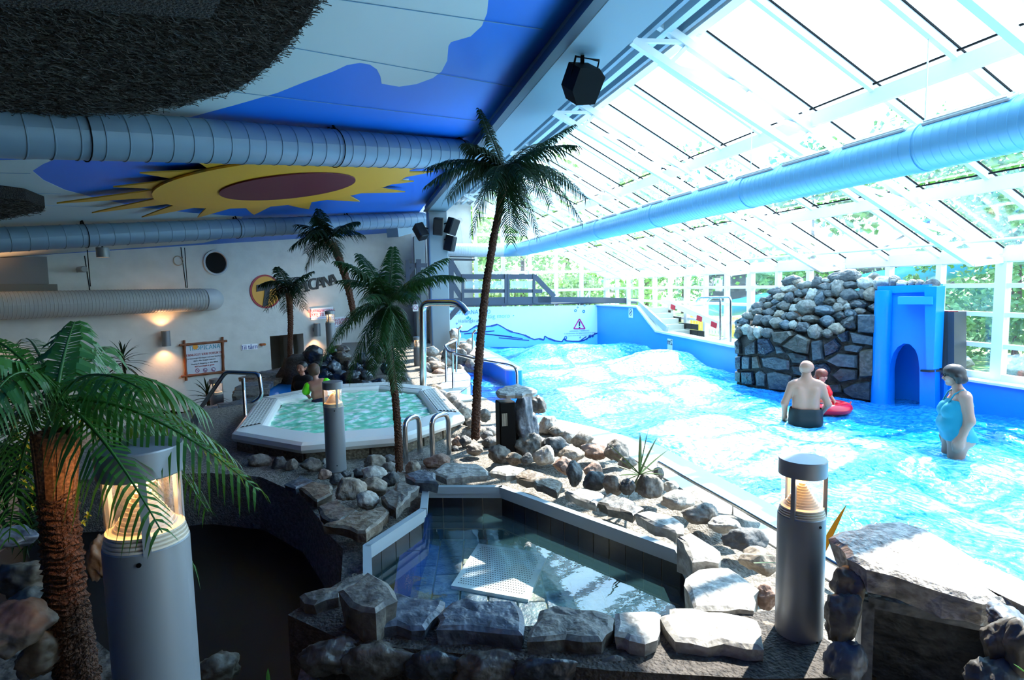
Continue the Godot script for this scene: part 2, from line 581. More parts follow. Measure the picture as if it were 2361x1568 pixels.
func build_shell() -> void:
	# the stone deck round tub and basin, cut out for the basin
	var st := S()
	var o := [[3.2, -3.1], [3.2, 5.9], [2.8, 6.9], [2.35, 7.9], [2.12, 8.35], [1.95, 9.3], [1.55, 9.95], [1.92, 10.75], [2.12, 11.75], [2.2, 13.5], [2.3, 15.2], [2.4, 21.2], [-0.7, 21.2], [-0.9, 15.6], [-0.3, 12.2], [-0.6, 11.0], [-1.75, 10.4], [-3.3, 9.6], [-3.4, 6.7], [-1.6, 6.46], [-1.05, 6.14], [-0.62, 5.49], [-0.41, 4.85], [-0.34, 4.56], [-0.2, 4.2], [-0.2, 3.2], [-0.36, 2.95], [-0.4, 2.4], [-0.4, -3.1], [0.899, -3.1]]
	for q in HOLE:
		o.append(q)
	o.append([0.9 + 0.002, 2.42])
	o.append([0.901, -3.1])
	flat_poly(st, o, -1.7, 0.0)
	setting("floor", st, M.mortar, "grey brown stone and mortar deck between pools")
	st = S()
	flat_poly(st, [[-19, -3.2], [-0.3, -3.2], [-0.3, 12], [2.4, 12], [2.4, 24.5], [-19, 24.5]], LOW - 0.2, LOW)
	setting("floor_lower", st, M.deck, "lower floor along the cream wall")
	# the cream wall with the big lettering
	st = S()
	var p0 := W0 - WD * 10.0
	var p1 := W0 + WD * 12.3
	var d0 := W0 + WD * 5.6
	var d1 := W0 + WD * 6.82
	for seg in [[p0, d0, LOW], [d1, p1, LOW], [d0, d1, 0.42]]:
		var a: Vector3 = seg[0]
		var b: Vector3 = seg[1]
		slab(st, [a + Vector3(0, seg[2], 0), b + Vector3(0, seg[2], 0), b + Vector3(0, ceil_y(b) + 0.05, 0), a + Vector3(0, ceil_y(a) + 0.05, 0)], -WN * 0.35)
	setting("wall_left", st, M.wall, "cream plastered wall behind the palms")
	# joints of the wall panels
	for px in [[205, 590, 670], [427, 570, 664]]:
		st = S()
		bar(st, on_wall(px[0] - 10, px[1], 0.003), on_wall(px[0] + 2, px[2], 0.003), 0.02, 0.012, WN)
		part(get_node("wall_left"), "panel_joint", st, M.black)
	# room behind the dark doorway
	st = S()
	for q in [[d0 - WN * 3.0 - WD, d1 - WN * 3.0 + WD], [d0 - WN * 0.35 - WD * 1.0, d0 - WN * 3.0 - WD], [d1 - WN * 0.35 + WD, d1 - WN * 3.0 + WD]]:
		var a: Vector3 = q[0]
		var b: Vector3 = q[1]
		bar(st, a + Vector3(0, -0.4, 0), b + Vector3(0, -0.4, 0), 0.1, 2.6)
	slab(st, [d0 - WD - WN * 0.3 + Vector3(0, 0.8, 0), d1 + WD - WN * 0.3 + Vector3(0, 0.8, 0), d1 + WD - WN * 3.1 + Vector3(0, 0.8, 0), d0 - WD - WN * 3.1 + Vector3(0, 0.8, 0)], Vector3(0, 0.1, 0))
	slab(st, [d0 - WD - WN * 0.3 + Vector3(0, LOW, 0), d1 + WD - WN * 0.3 + Vector3(0, LOW, 0), d1 + WD - WN * 3.1 + Vector3(0, LOW, 0), d0 - WD - WN * 3.1 + Vector3(0, LOW, 0)], Vector3(0, -0.1, 0))
	setting("wall_passage", st, M.wall, "dim passage behind the doorway")
	# closing walls, out of view
	st = S()
	var c0 := hl(-19, 0, -3.2)
	var c1 := hl(9.6, 0, -3.2)
	slab(st, [c0 + Vector3(0, -2, 0), c1 + Vector3(0, -2, 0), c1 + Vector3(0, 6, 0), c0 + Vector3(0, 6, 0)], HF * -0.3)
	setting("wall_back", st, mat(Color(0.30, 0.24, 0.18), 0.8))
	st = S()
	slab(st, [c0 + Vector3(0, -2, 0), p0 + Vector3(0, -2, 0) - WD * 2, p0 + Vector3(0, 6, 0) - WD * 2, c0 + Vector3(0, 6, 0)], HR * -0.3)
	slab(st, [p0 + Vector3(0, -2, 0) - WD * 2, p0 + Vector3(0, -2, 0), p0 + Vector3(0, 6, 0), p0 + Vector3(0, 6, 0) - WD * 2], WN * -0.3)
	setting("wall_side", st, mat(Color(0.30, 0.24, 0.18), 0.8))
	st = S()
	var e2 := hl(2.35, 0, 21.4)
	var e3 := hl(4.05, 0, 21.4)
	for seg in [[hl(0.8, 0, 24.0), hl(2.5, 0, 24.0), -2.0, 5.2], [e2, e3, -2.0, 5.0]]:
		slab(st, [seg[0] + Vector3(0, seg[2], 0), seg[1] + Vector3(0, seg[2], 0), seg[1] + Vector3(0, seg[3], 0), seg[0] + Vector3(0, seg[3], 0)], HF * 0.3)
	slab(st, [hl(2.36, -2, 21.4), hl(2.36, -2, 24.2), hl(2.36, 5.2, 24.2), hl(2.36, 5.2, 21.4)], HR * 0.3)
	setting("wall_far", st, M.wall, "pale wall block beside the far glass gable")
	# painted ceiling of the dim hall
	var cp := [hl(1.775, 0, -3.3), hl(1.775, 0, 24.2), W0 + WD * 11.4 - WN * 0.3, p0 - WD * 2.5 - WN * 0.3, hl(-19.2, 0, -3.3)]
	for i in cp.size():
		cp[i].y = ceil_y(cp[i])
	st = S()
	slab(st, cp, Vector3(0, 0.25, 0))
	var ce := setting("ceiling", st, mat(Color(0.0, 0.43, 0.85), 0.5), "deep blue painted ceiling with white clouds")
	var white := mat(Color(0.74, 0.79, 0.79), 0.6)
	for cl in [
		[[1125, -160], [1126, 0], [1123, 30], [1111, 60], [1085, 84], [1040, 97], [1034, 106], [1031, 140], [1018, 165], [998, 180], [960, 194], [920, 200], [880, 193], [877, 176], [869, 160], [853, 149], [830, 145], [800, 150], [770, 164], [700, 190], [640, 214], [550, 240], [440, 270], [300, 275], [0, 262], [-400, 240], [-400, -160]],
		[[-300, 378], [130, 366], [100, 378], [75, 394], [100, 415], [150, 438], [230, 459], [330, 479], [440, 491], [560, 500], [520, 548], [470, 560], [110, 586], [-300, 618]],
	]:
		var pts := []
		for q in cl:
			pts.append(on_ceiling(q[0], q[1], 0.004))
		st = S()
		slab(st, pts, Vector3(0, 0.003, 0))
		part(ce, "painted_cloud", st, white)
	for jn in [[[300, -72], [1250, 68]], [[560, 90], [1190, 202]], [[460, 203], [1100, 279]], [[-60, 398], [70, 400]], [[-60, 445], [140, 447]], [[-60, 470], [330, 479]]]:
		st = S()
		bar(st, on_ceiling(jn[0][0], jn[0][1], 0.008), on_ceiling(jn[1][0], jn[1][1], 0.008), 0.007, 0.004)
		part(ce, "board_joint", st, mat(Color(0.42, 0.58, 0.70), 0.6))
	# main beam and its recessed rail
	var b := thing("ceiling_beam", "long pale blue grey beam between dim hall and glass hall", "beam", hl(2.02, 3.85, 6.0))
	st = S()
	bar(st, hl(2.02, 4.45, -3.2) - b.position, hl(2.02, 4.45, 15.85) - b.position, 0.495, 1.2, Vector3.UP, 0.01)
	part(b, "body", st, mat(Color(0.50, 0.60, 0.65), 0.55))
	st = S()
	bar(st, hl(1.75, 3.95, -3.2) - b.position, hl(1.75, 3.95, 15.6) - b.position, 0.06, 0.08)
	bar(st, hl(1.73, 3.87, -3.2) - b.position, hl(1.73, 3.87, 15.6) - b.position, 0.10, 0.03)
	part(b, "rail", st, mat(Color(0.22, 0.27, 0.31), 0.5))
	var c := thing("concrete_column", "pale blue grey square column carrying the long beam", "column", hl(2.02, 0, 15.6))
	st = S()
	bx(st, Vector3(0, 1.3, 0), Vector3(0.49, 5.1, 0.46), Basis(HR, Vector3.UP, -HF), 0.012)
	part(c, "shaft", st, mat(Color(0.50, 0.57, 0.60), 0.6))
	st = S()
	bx(st, HR * -0.235 - HF * 0.232 + Vector3(0, 1.3, 0), Vector3(0.03, 5.0, 0.02), Basis(HR, Vector3.UP, -HF))
	part(c, "edge_strip", st, mat(Color(0.25, 0.38, 0.50), 0.5))
	# short beam and post at the wall end
	var sb := thing("wall_post", "grey post with short beam beside the cream wall end", "column", on_wall(950, 700, 2.0))
	var q0 := at(965, 545, 20.0)
	st = S()
	bx(st, Vector3(q0.x, 1.0, q0.z) - sb.position, Vector3(0.36, 5.2, 0.36), Basis(HR, Vector3.UP, -HF), 0.01)
	part(sb, "post", st, mat(Color(0.45, 0.49, 0.50), 0.6))
	st = S()
	bar(st, at(905, 545, 18.6) - sb.position + Vector3(0, 0.12, 0), at(966, 528, 20.4) - sb.position + Vector3(0, 0.12, 0), 0.4, 0.3)
	part(sb, "short_beam", st, mat(Color(0.40, 0.50, 0.55), 0.6))

# ================================================================ the glazed hall
const GA := 4.16
const GH := 4.95
const EH := 2.2
func roof_y(a: float) -> float:
	return GH + (EH - GH) * (a - GA) / (FACADE - GA)
func build_glass_hall() -> void:
	var st := S()
	# ribbed soffit between beam and glass, with the closed roof above it
	var root := setting_root("ceiling_soffit", "ribbed pale metal soffit between beam and glass roof")
	bar(st, hl(3.0, 5.12, -3.2), hl(3.0, 5.12, 21.5), 2.75, 0.06)
	part(root, "roof_deck", st, mat(Color(0.62, 0.70, 0.74), 0.5))
	st = S()
	bar(st, hl(2.0, 5.08, -3.3), hl(2.0, 5.08, 24.4), 1.2, 0.1)
	part(root, "ridge_cover", st, mat(Color(0.62, 0.70, 0.74), 0.5))
	for i in 7:
		var a := 2.55 + i * 0.235
		st = S()
		bar(st, hl(a, 4.78 + i * 0.03, -3.2), hl(a, 4.78 + i * 0.03, 21.4), 0.10 if i % 2 else 0.06, 0.10)
		part(root, "rib", st, mat(Color(0.66, 0.76, 0.81) if i % 2 else Color(0.44, 0.54, 0.60), 0.45))
	st = S()
	bar(st, hl(GA - 0.04, GH + 0.02, -3.2), hl(GA - 0.04, GH + 0.02, 21.4), 0.16, 0.14)
	part(root, "top_rail", st, M.white_steel)
	# glass roof: rafters, purlins and panes
	var roof := setting_root("ceiling_glass", "sloping glass roof in white frames over the wave pool")
	var n_bays := 8
	var b_first := BAY0 - 3 * BAY
	var rows := [GA, 5.86, 7.67, FACADE]
	var rafter := S()
	bar(rafter, hl(GA, roof_y(GA), 0), hl(FACADE, EH, 0), 0.06, 0.10)
	rafter.generate_normals()
	var rafter_mesh := rafter.commit()
	var gasket := S()
	bar(gasket, hl(GA, roof_y(GA) + 0.045, -0.04), hl(FACADE, EH + 0.045, -0.036), 0.009, 0.02)
	gasket.generate_normals()
	var gasket_mesh := gasket.commit()
	for i in n_bays * 3 + 1:
		var bb := b_first + i * BAY / 3.0
		part(roof, "rafter", rafter_mesh, M.white_steel, Transform3D(Basis(), HF * bb))
		part(roof, "gasket", gasket_mesh, M.black, Transform3D(Basis(), HF * bb))
	var b_end := b_first + n_bays * BAY
	for a in [5.86, 7.67]:
		st = S()
		bar(st, hl(a, roof_y(a) - 0.1, b_first), hl(a, roof_y(a) - 0.1, b_end), 0.08, 0.17)
		part(roof, "purlin", st, M.white_steel)
		st = S()
		bar(st, hl(a - 0.05, roof_y(a) + 0.035, b_first), hl(a - 0.05, roof_y(a) + 0.035, b_end), 0.02, 0.02)
		part(roof, "gasket", st, M.black)
	st = S()
	bar(st, hl(FACADE, EH - 0.02, b_first), hl(FACADE, EH - 0.02, b_end), 0.14, 0.20)
	part(roof, "eave_beam", st, M.white_steel)
	for r in 3:
		var pst := S()
		var a0: float = rows[r] + 0.04
		var a1: float = rows[r + 1] - 0.04
		bar(pst, hl(a0, roof_y(a0) + 0.06, 0.5 * BAY / 3.0), hl(a1, roof_y(a1) + 0.06, 0.5 * BAY / 3.0), BAY / 3.0 - 0.05, 0.012)
		pst.generate_normals()
		var pm := pst.commit()
		for i in n_bays * 3:
			part(roof, "pane", pm, M.glass, Transform3D(Basis(), HF * (b_first + i * BAY / 3.0)))
	# trusses
	for i in range(-1, 5):
		var bb := BAY0 + i * BAY
		var t := thing("roof_truss", "white steel roof truss, number %s from the near end of the glass roof" % ["one", "two", "three", "four", "five", "six"][i + 1], "truss", hl(6.3, 3.5, bb), "white trusses under the glass roof")
		var o := t.position
		var tc := func(u: float) -> Vector3: return hl(lerpf(3.6, 9.2, u), lerpf(5.0, 2.12, u), bb) - o
		var bc := func(u: float) -> Vector3: return hl(lerpf(3.28, 8.75, u), lerpf(4.76, 2.05, u), bb) - o
		st = S()
		bar(st, tc.call(0.0), tc.call(1.0), 0.09, 0.10)
		part(t, "top_chord", st, M.white_steel)
		st = S()
		bar(st, bc.call(0.0), bc.call(1.0), 0.08, 0.09)
		part(t, "bottom_chord", st, M.white_steel)
		for k in 6:
			var u := 0.06 + k * 0.165
			st = S()
			var p: Vector3 = bc.call(u + 0.03)
			var q: Vector3 = tc.call(u)
			q = Vector3(p.x, q.y, p.z) if k > 0 else q
			bar(st, p, tc.call(u - 0.012 + 0.03), 0.05, 0.05, HF)
			part(t, "post", st, M.white_steel)
			st = S()
			bar(st, bc.call(maxf(u - 0.13, 0.0)), tc.call(u + 0.01), 0.045, 0.05, HF)
			part(t, "diagonal", st, M.white_steel)
		st = S()
		bar(st, bc.call(1.0), hl(9.3, 2.1, bb) - o, 0.08, 0.09)
		part(t, "end_strut", st, M.white_steel)
	# facade: one window per third of a bay
	var levels := [0.32, 0.80, 1.28, 1.72, 2.10]
	var wn := 0
	var spares := {}
	for i in range(0, n_bays * 3):
		var bb0 := b_first + i * BAY / 3.0
		var bb1 := bb0 + BAY / 3.0
		wn += 1
		var w := setting_root("window_%d" % wn)
		var thick := 0.16 if i % 3 == 0 else 0.09
		st = S()
		bar(st, hl(FACADE, 0.2, bb0), hl(FACADE, 2.16, bb0), thick, 0.12, HR)
		part(w, "mullion", st, M.white_steel)
		if i == n_bays * 3 - 1:
			st = S()
			bar(st, hl(FACADE, 0.2, bb1), hl(FACADE, 2.16, bb1), 0.2, 0.16, HR)
			part(w, "corner_post", st, M.white_steel)
		for l in 5:
			st = S()
			bar(st, hl(FACADE, levels[l], bb0 + thick * 0.5), hl(FACADE, levels[l], bb1 - 0.045), 0.09, 0.11 if l == 0 else 0.07)
			part(w, "transom", st, M.white_steel)
		for l in 4:
			st = S()
			slab(st, [hl(FACADE, levels[l] + 0.03, bb0 + 0.05), hl(FACADE, levels[l] + 0.03, bb1 - 0.05), hl(FACADE, levels[l + 1] - 0.03, bb1 - 0.05), hl(FACADE, levels[l + 1] - 0.03, bb0 + 0.05)], HR * 0.012)
			part(w, "pane", st, M.glass)
	# the far gable: columns of panes under the sloping rafter
	var gb := b_end + 0.02
	st = S()
	bar(st, hl(GA - 0.1, roof_y(GA - 0.1) - 0.06, gb), hl(FACADE + 0.1, EH - 0.06, gb), 0.14, 0.2)
	var gw := setting_root("window_gable", "far glass gable of the pool hall with white bars")
	part(gw, "gable_rafter", st, M.white_steel)
	var cols := 5
	var hts := [0.3, 0.98, 1.68, 2.38, 3.08, 3.78, 4.48]
	for k in cols + 1:
		var a := lerpf(GA, FACADE, float(k) / cols)
		st = S()
		bar(st, hl(a, 0.2, gb), hl(a, roof_y(a) - 0.05, gb), 0.13, 0.13, HR)
		part(gw, "mullion", st, M.white_steel)
	for l in hts.size():
		var h: float = hts[l]
		var a_max := minf(FACADE, GA + (GH - h) / (GH - EH) * (FACADE - GA) - 0.1)
		st = S()
		bar(st, hl(GA, h, gb), hl(a_max, h, gb), 0.09, 0.10)
		part(gw, "transom", st, M.white_steel)
	for k in cols:
		var a0 := lerpf(GA, FACADE, float(k) / cols) + 0.07
		var a1 := lerpf(GA, FACADE, float(k + 1) / cols) - 0.07
		for l in hts.size():
			var h0: float = hts[l] + 0.05
			var h1: float = hts[l + 1] - 0.05 if l < hts.size() - 1 else 9.0
			var t0 := minf(h1, roof_y(a0) - 0.15)
			var t1 := minf(h1, roof_y(a1) - 0.15)
			if t0 - h0 < 0.08:
				continue
			st = S()
			var pts := [hl(a0, h0, gb), hl(a1, h0, gb), hl(a1, t1, gb), hl(a0, t0, gb)]
			if t1 <= h0 + 0.02:
				var ax := a0 + (a1 - a0) * (t0 - h0) / maxf(t0 - t1, 0.001)
				pts = [hl(a0, h0, gb), hl(minf(ax, a1), h0, gb), hl(a0, t0, gb)]
			slab(st, pts, HF * 0.012)
			part(gw, "pane", st, M.glass)
	# an inner white frame of a door in the gable
	st = S()
	for s in [[8.15, 0.98, 8.15, 1.62], [8.62, 0.98, 8.62, 1.62], [8.12, 1.62, 8.65, 1.62]]:
		bar(st, hl(s[0], s[1] - 0.7, gb - 0.08), hl(s[2], s[3], gb - 0.08), 0.06, 0.06, HR)
	part(gw, "door_frame", st, M.white_steel)
	# sprinkler pipe along the eave
	var pp := thing("sprinkler_pipe", "thin white pipe running along the eave below the glass roof", "pipe", hl(8.6, 2.28, 8))
	st = S()
	tube(st, [hl(8.55, 2.36, -2) - pp.position, hl(8.55, 2.36, 21) - pp.position], 0.022, 8)
	part(pp, "run", st, M.white_steel)
	for i in 9:
		st = S()
		var p := hl(8.55, 2.36, BAY0 + (i - 2) * BAY * 0.66 + 0.4) - pp.position
		tube(st, [p - HF * 0.03, p + HF * 0.03], 0.034, 8)
		part(pp, "coupling", st, M.white_steel)

# ================================================================ the dim hall: ducts, sun, signs, lamps
func duct_mesh(len: float, r: float, step: float, ridge: float, n := 30) -> ArrayMesh:
	var prof := [Vector2(0, 0), Vector2(r, 0)]
	var y := step
	while y < len - 0.03:
		prof.append_array([Vector2(r, y - 0.008), Vector2(r + ridge, y - 0.004), Vector2(r + ridge, y + 0.004), Vector2(r, y + 0.008)])
		y += step
	prof.append_array([Vector2(r, len), Vector2(0, len)])
	var st := S()
	lathe(st, prof, n)
	st.generate_normals()
	return st.commit()
func along(p: Vector3, q: Vector3) -> Transform3D:
	var y := (q - p).normalized()
	var x := y.cross(Vector3.UP).normalized()
	return Transform3D(Basis(x, y, x.cross(y)), p)
func hanger(t: Node3D, p: Vector3, r: float, ax: Vector3, top: float, m: Material) -> void:
	var st := S()
	var x := ax.normalized()
	var s := x.cross(Vector3.UP).normalized()
	var u := s.cross(x)
	var ring := []
	for i in 25:
		var an := TAU * i / 24.0
		ring.append(p + (s * cos(an) + u * sin(an)) * (r + 0.012))
	tube(st, ring, 0.006, 5, false)
	bar(st, p + u * (r + 0.1), p + u * r + s * 0.07, 0.02, 0.02)
	bar(st, p + u * (r + 0.1), p + u * r - s * 0.07, 0.02, 0.02)
	tube(st, [p + u * (r + 0.09), Vector3(p.x, top - t.position.y, p.z)], 0.008, 6)
	part(t, "hanger", st, m)
func build_left_hall() -> void:
	var st := S()
	var grey := mat(Color(0.44, 0.53, 0.60), 0.45, 0.08)
	# two spiral ducts under the painted ceiling
	var defs := [
		[Vector3(-4.07, 3.178, -4.8), Vector3(-1.063, 3.769, -8.5), 0.215, 0.185, "large grey blue spiral duct under the ceiling crossing in front of the painted sun", [190, 770, 1085], -1.4, 1.13],
		[Vector3(-8.313, 2.776, -9.6), Vector3(-2.557, 3.876, -17.4), 0.205, 0.25, "farther grey blue spiral duct under the ceiling above the cream wall", [195, 545, 800], -0.4, 1.0]]
	for d in defs:
		var dir: Vector3 = d[1] - d[0]
		var p: Vector3 = d[0] + dir * d[6]
		var q: Vector3 = d[0] + dir * d[7]
		var t := thing("ventilation_duct", d[4], "duct", p)
		var body := part(t, "body", duct_mesh((q - p).length(), d[2], d[3], 0.007), grey)
		var x := along(p, q)
		body.transform = Transform3D(x.basis, Vector3.ZERO)
		for px in d[5]:
			# where this sight column meets the axis
			var r := sight(px, 400)
			var nrm := r.cross(cam_u).normalized()
			var k := (EYE - p).dot(nrm) / (q - p).dot(nrm)
			var hp: Vector3 = p + (q - p) * clampf(k, 0.01, 0.99)
			hanger(t, hp - p, d[2], q - p, ceil_y(hp), M.black)
	# pale duct along the cream wall, bending into it
	var wr := 0.31
	var wp := on_wall(0, 705, 0.5) - WD * 3.0
	var wq := on_wall(468, 691, 0.5)
	var wt := thing("wall_duct", "pale ribbed duct running along the cream wall and bending into it", "duct", wp)
	var wb := part(wt, "body", duct_mesh((wq - wp).length(), wr, 0.075, 0.006), mat(Color(0.66, 0.68, 0.67), 0.5))
	wb.transform = Transform3D(along(wp, wq).basis, Vector3.ZERO)
	st = S()
	var el := []
	for i in 9:
		var an := PI / 2 * i / 8.0
		el.append(wq - wp + WD * sin(an) * 0.42 - WN * (1 - cos(an)) * 0.42)
	el.append(wq - wp + WD * 0.42 - WN * 0.6)
	tube(st, el, wr, 28)
	part(wt, "elbow", st, mat(Color(0.72, 0.75, 0.75), 0.45))
	for px in [[211, 548], [434, 560]]:
		st = S()
		var hp := on_wall(px[0], 690, 0.5)
		tube(st, [hp - wp + Vector3(0, wr, 0), hp - wp + Vector3(0, wr + 1.1, 0)], 0.01, 6)
		part(wt, "rod", st, M.black)
	# a ventilation opening and small things on the wall
	var v := thing("vent_opening", "round black ventilation opening with pale ring high on the cream wall", "vent", on_wall(497, 606))
	st = S()
	lathe(st, [Vector2(0.30, 0), Vector2(0.37, 0.0), Vector2(0.37, 0.05), Vector2(0.32, 0.05), Vector2(0.30, 0)], 32, wall_frame(Vector3.ZERO) * Transform3D(Basis(Vector3.RIGHT, PI / 2), Vector3.ZERO))
	part(v, "ring", st, mat(Color(0.7, 0.72, 0.72), 0.5))
	st = S()
	lathe(st, [Vector2(0, 0.012), Vector2(0.31, 0.012)], 32, wall_frame(Vector3.ZERO) * Transform3D(Basis(Vector3.RIGHT, PI / 2), Vector3.ZERO))
	part(v, "grille", st, M.black)
	var cc := thing("security_camera", "small white security camera on the dark end of the wall", "camera", on_wall(178, 622, 0.0))
	st = S()
	lathe(st, [Vector2(0, 0), Vector2(0.07, 0), Vector2(0.08, 0.32), Vector2(0.06, 0.34), Vector2(0, 0.34)], 16, Transform3D(frame_of(Vector3.UP, WN + Vector3(0, -0.5, 0)).basis, WN * 0.12))
	part(cc, "housing", st, mat(Color(0.6, 0.62, 0.62), 0.5))
	st = S()
	bar(st, Vector3(0, -0.05, 0), WN * 0.14, 0.04, 0.04)
	part(cc, "bracket", st, mat(Color(0.5, 0.52, 0.52), 0.5))
	# grey bulkhead at the left end with a shelf
	var bk := thing("wall_bulkhead", "grey boxed bulkhead above the pale duct at the left edge", "bulkhead", on_wall(40, 610, 0))
	st = S()
	slab(st, [on_wall(-330, 655, 0.16) - bk.position, on_wall(113, 655, 0.16) - bk.position, on_wall(108, 592, 0.16) - bk.position, on_wall(-330, 600, 0.16) - bk.position], -WN * 0.16)
	part(bk, "panel", st, mat(Color(0.45, 0.47, 0.48), 0.7))
	st = S()
	bar(st, on_wall(-330, 664, 0.22) - bk.position, on_wall(126, 664, 0.22) - bk.position, 0.4, 0.17)
	part(bk, "shelf", st, mat(Color(0.40, 0.40, 0.37), 0.7))
	# downlight under the far duct
	var dl := thing("downlight", "small grey cylinder spotlight hanging below the far duct", "lamp", at(237, 583, 11.3))
	st = S()
	lathe(st, [Vector2(0.0, 0.10), Vector2(0.11, 0.10), Vector2(0.11, -0.085), Vector2(0.10, -0.085), Vector2(0.10, -0.06), Vector2(0, -0.06)], 24)
	part(dl, "housing", st, M.grey_steel)
	st = S()
	lathe(st, [Vector2(0, -0.075), Vector2(0.095, -0.075)], 20)
	part(dl, "lamp_glass", st, glow(Color(1.0, 0.75, 0.5), 2.5))
	st = S()
	tube(st, [Vector3(0, 0.1, 0), Vector3(0, ceil_y(dl.position) - dl.position.y, 0)], 0.015, 6)
	part(dl, "stem", st, M.black)
	spot(dl, Vector3(0, -0.1, 0), Vector3.DOWN, 50.0, 2.5)
	# the painted sun, cut out of board and hung just below the ceiling
	var sc := Vector3(-3.6, 0, -9.75)
	sc.y = ceil_y(sc)
	var sn := thing("sun_panel", "big yellow sun with curved rays and a maroon face on the blue ceiling", "wall art", sc)
	var cpt := func(r: float, an: float, drop: float) -> Vector3:
		var p := Vector3(sc.x + r * cos(an), 0, sc.z + r * sin(an))
		p.y = ceil_y(p) - drop
		return p - sc
	var yellow := mat(Color(0.83, 0.60, 0.12), 0.55)
	for k in 18:
		var a0 := TAU * k / 18.0 + 0.05
		var rl := 2.45 if sin(a0 + 0.2) > 0.45 or cos(a0 + 0.2) > 0.55 else 3.15
		var pts := []
		var tip := a0 + TAU / 36.0 + 0.06
		for i in 7:
			var u := i / 6.0
			pts.append(cpt.call(lerpf(1.86, rl, u), lerpf(a0 - 0.02, tip, pow(u, 0.62)), 0.10))
		for i in range(5, -1, -1):
			var u := i / 6.0
			pts.append(cpt.call(lerpf(1.86, rl, u), lerpf(a0 + TAU / 18.0 + 0.02, tip, pow(u, 0.5)), 0.10))
		st = S()
		slab(st, pts, Vector3(0, 0.02, 0))
		part(sn, "ray", st, yellow)
	var disc := []
	var face := []
	for k in 64:
		disc.append(cpt.call(1.95, TAU * k / 64, 0.14))
		face.append(cpt.call(1.05, TAU * k / 64, 0.165))
	st = S()
	slab(st, disc, Vector3(0, 0.03, 0))
	part(sn, "disc", st, mat(Color(0.86, 0.62, 0.13), 0.55))
	st = S()
	slab(st, face, Vector3(0, 0.02, 0))
	part(sn, "face", st, mat(Color(0.36, 0.05, 0.12), 0.55))
	# thatch canopies hung below the ceiling
	var thatch_pts := [[[-600, -260], [900, -260], [760, -40], [735, 0], [705, 50], [660, 105], [620, 150], [580, 185], [545, 205], [500, 218], [420, 240], [325, 258], [150, 262], [-100, 255], [-600, 235]], [[-200, 430], [0, 455], [60, 462], [104, 478], [98, 486], [40, 497], [0, 506], [-200, 520]]]
	var straw_mat := tex_mat(grain(51, 0.08, [Color(0.07, 0.055, 0.045), Color(0.16, 0.13, 0.11), Color(0.27, 0.23, 0.20)], [0.2, 0.5, 0.8]), 0.9, 2.0, M.rough_tex, 4.0)
	var names := ["dark brown thatch canopy filling the upper left under the ceiling", "small dark thatch tip at the left edge below the painted clouds"]
	for ti in 2:
		var pts := []
		for q in thatch_pts[ti]:
			pts.append(on_ceiling(q[0], q[1], 0.16))
		var th := thing("thatch_canopy", names[ti], "canopy", pts[3])
		var loc := []
		for p in pts:
			loc.append(p - th.position)
		st = S()
		slab(st, loc, Vector3(0, 0.15, 0))
		part(th, "thatch_mat", st, straw_mat)
		if ti == 0:
			# a second, lower layer with a stepped edge
			var lp := []
			for q in [[-600, -260], [620, -260], [540, -40], [510, 0], [485, 42], [470, 44], [430, 40], [300, 30], [150, 20], [-200, 10], [-600, 0]]:
				lp.append(on_ceiling(q[0], q[1], 0.24) - th.position)
			st = S()
			slab(st, lp, Vector3(0, 0.09, 0))
			part(th, "thatch_layer", st, straw_mat)
		# loose straws
		var poly := PackedVector2Array()
		for q in thatch_pts[ti]:
			poly.append(Vector2(q[0], q[1]))
		var blade := S()
		tri(blade, Vector3(-0.5, 0, 0), Vector3(0.5, 0.0, 0.02), Vector3(0.5, 0, -0.02))
		tri(blade, Vector3(-0.5, 0, 0), Vector3(0.5, 0.02, 0), Vector3(0.5, -0.02, 0))
		blade.generate_normals()
		var mm := MultiMesh.new()
		mm.transform_format = MultiMesh.TRANSFORM_3D
		mm.use_colors = true
		mm.mesh = blade.commit()
		var xs := []
		var cols := []
		var tries := 26000 if ti == 0 else 2500
		for i in tries:
			var px := Vector2(rng.randf_range(-60, 780), rng.randf_range(-60, 275)) if ti == 0 else Vector2(rng.randf_range(-40, 108), rng.randf_range(440, 512))
			if not Geometry2D.is_point_in_polygon(px, poly):
				continue
			var p := on_ceiling(px.x, px.y, 0.17) - th.position
			var b := Basis.from_euler(Vector3(0, rng.randf() * TAU, rng.randf_range(-0.35, 0.35)))
			var L := rng.randf_range(0.06, 0.16)
			b = Basis(b.x * L, b.y * 0.16, b.z * 0.16)
			xs.append(Transform3D(b, p + Vector3(0, rng.randf_range(-0.03, 0.0), 0)))
			var g := rng.randf_range(0.02, 0.11)
			cols.append(Color(g, g * 0.85, g * 0.72))
		mm.instance_count = xs.size()
		for i in xs.size():
			mm.set_instance_transform(i, xs[i])
			mm.set_instance_color(i, cols[i])
		var mi := MultiMeshInstance3D.new()
		mi.name = "straw"
		mi.multimesh = mm
		var smat := mat(Color.WHITE, 0.8)
		smat.vertex_color_use_as_albedo = true
		mi.material_override = smat
		mi.set_meta("kind", "stuff")
		th.add_child(mi, true)
	# lettering on the wall
	var lg := thing("wall_logo", "TROPICANA lettering with yellow disc on the cream wall", "sign", on_wall(612, 672))
	st = S()
	var wf := Transform3D(Basis(WD, Vector3.UP, WN), Vector3.ZERO)
	lathe(st, [Vector2(0, 0.03), Vector2(0.53, 0.03), Vector2(0.53, 0.0)], 40, wf * Transform3D(Basis(Vector3.RIGHT, PI / 2), Vector3.ZERO))
	part(lg, "rim", st, mat(Color(0.62, 0.06, 0.16), 0.5))
	st = S()
	lathe(st, [Vector2(0, 0.04), Vector2(0.475, 0.04), Vector2(0.475, 0.03)], 40, wf * Transform3D(Basis(Vector3.RIGHT, PI / 2), Vector3.ZERO))
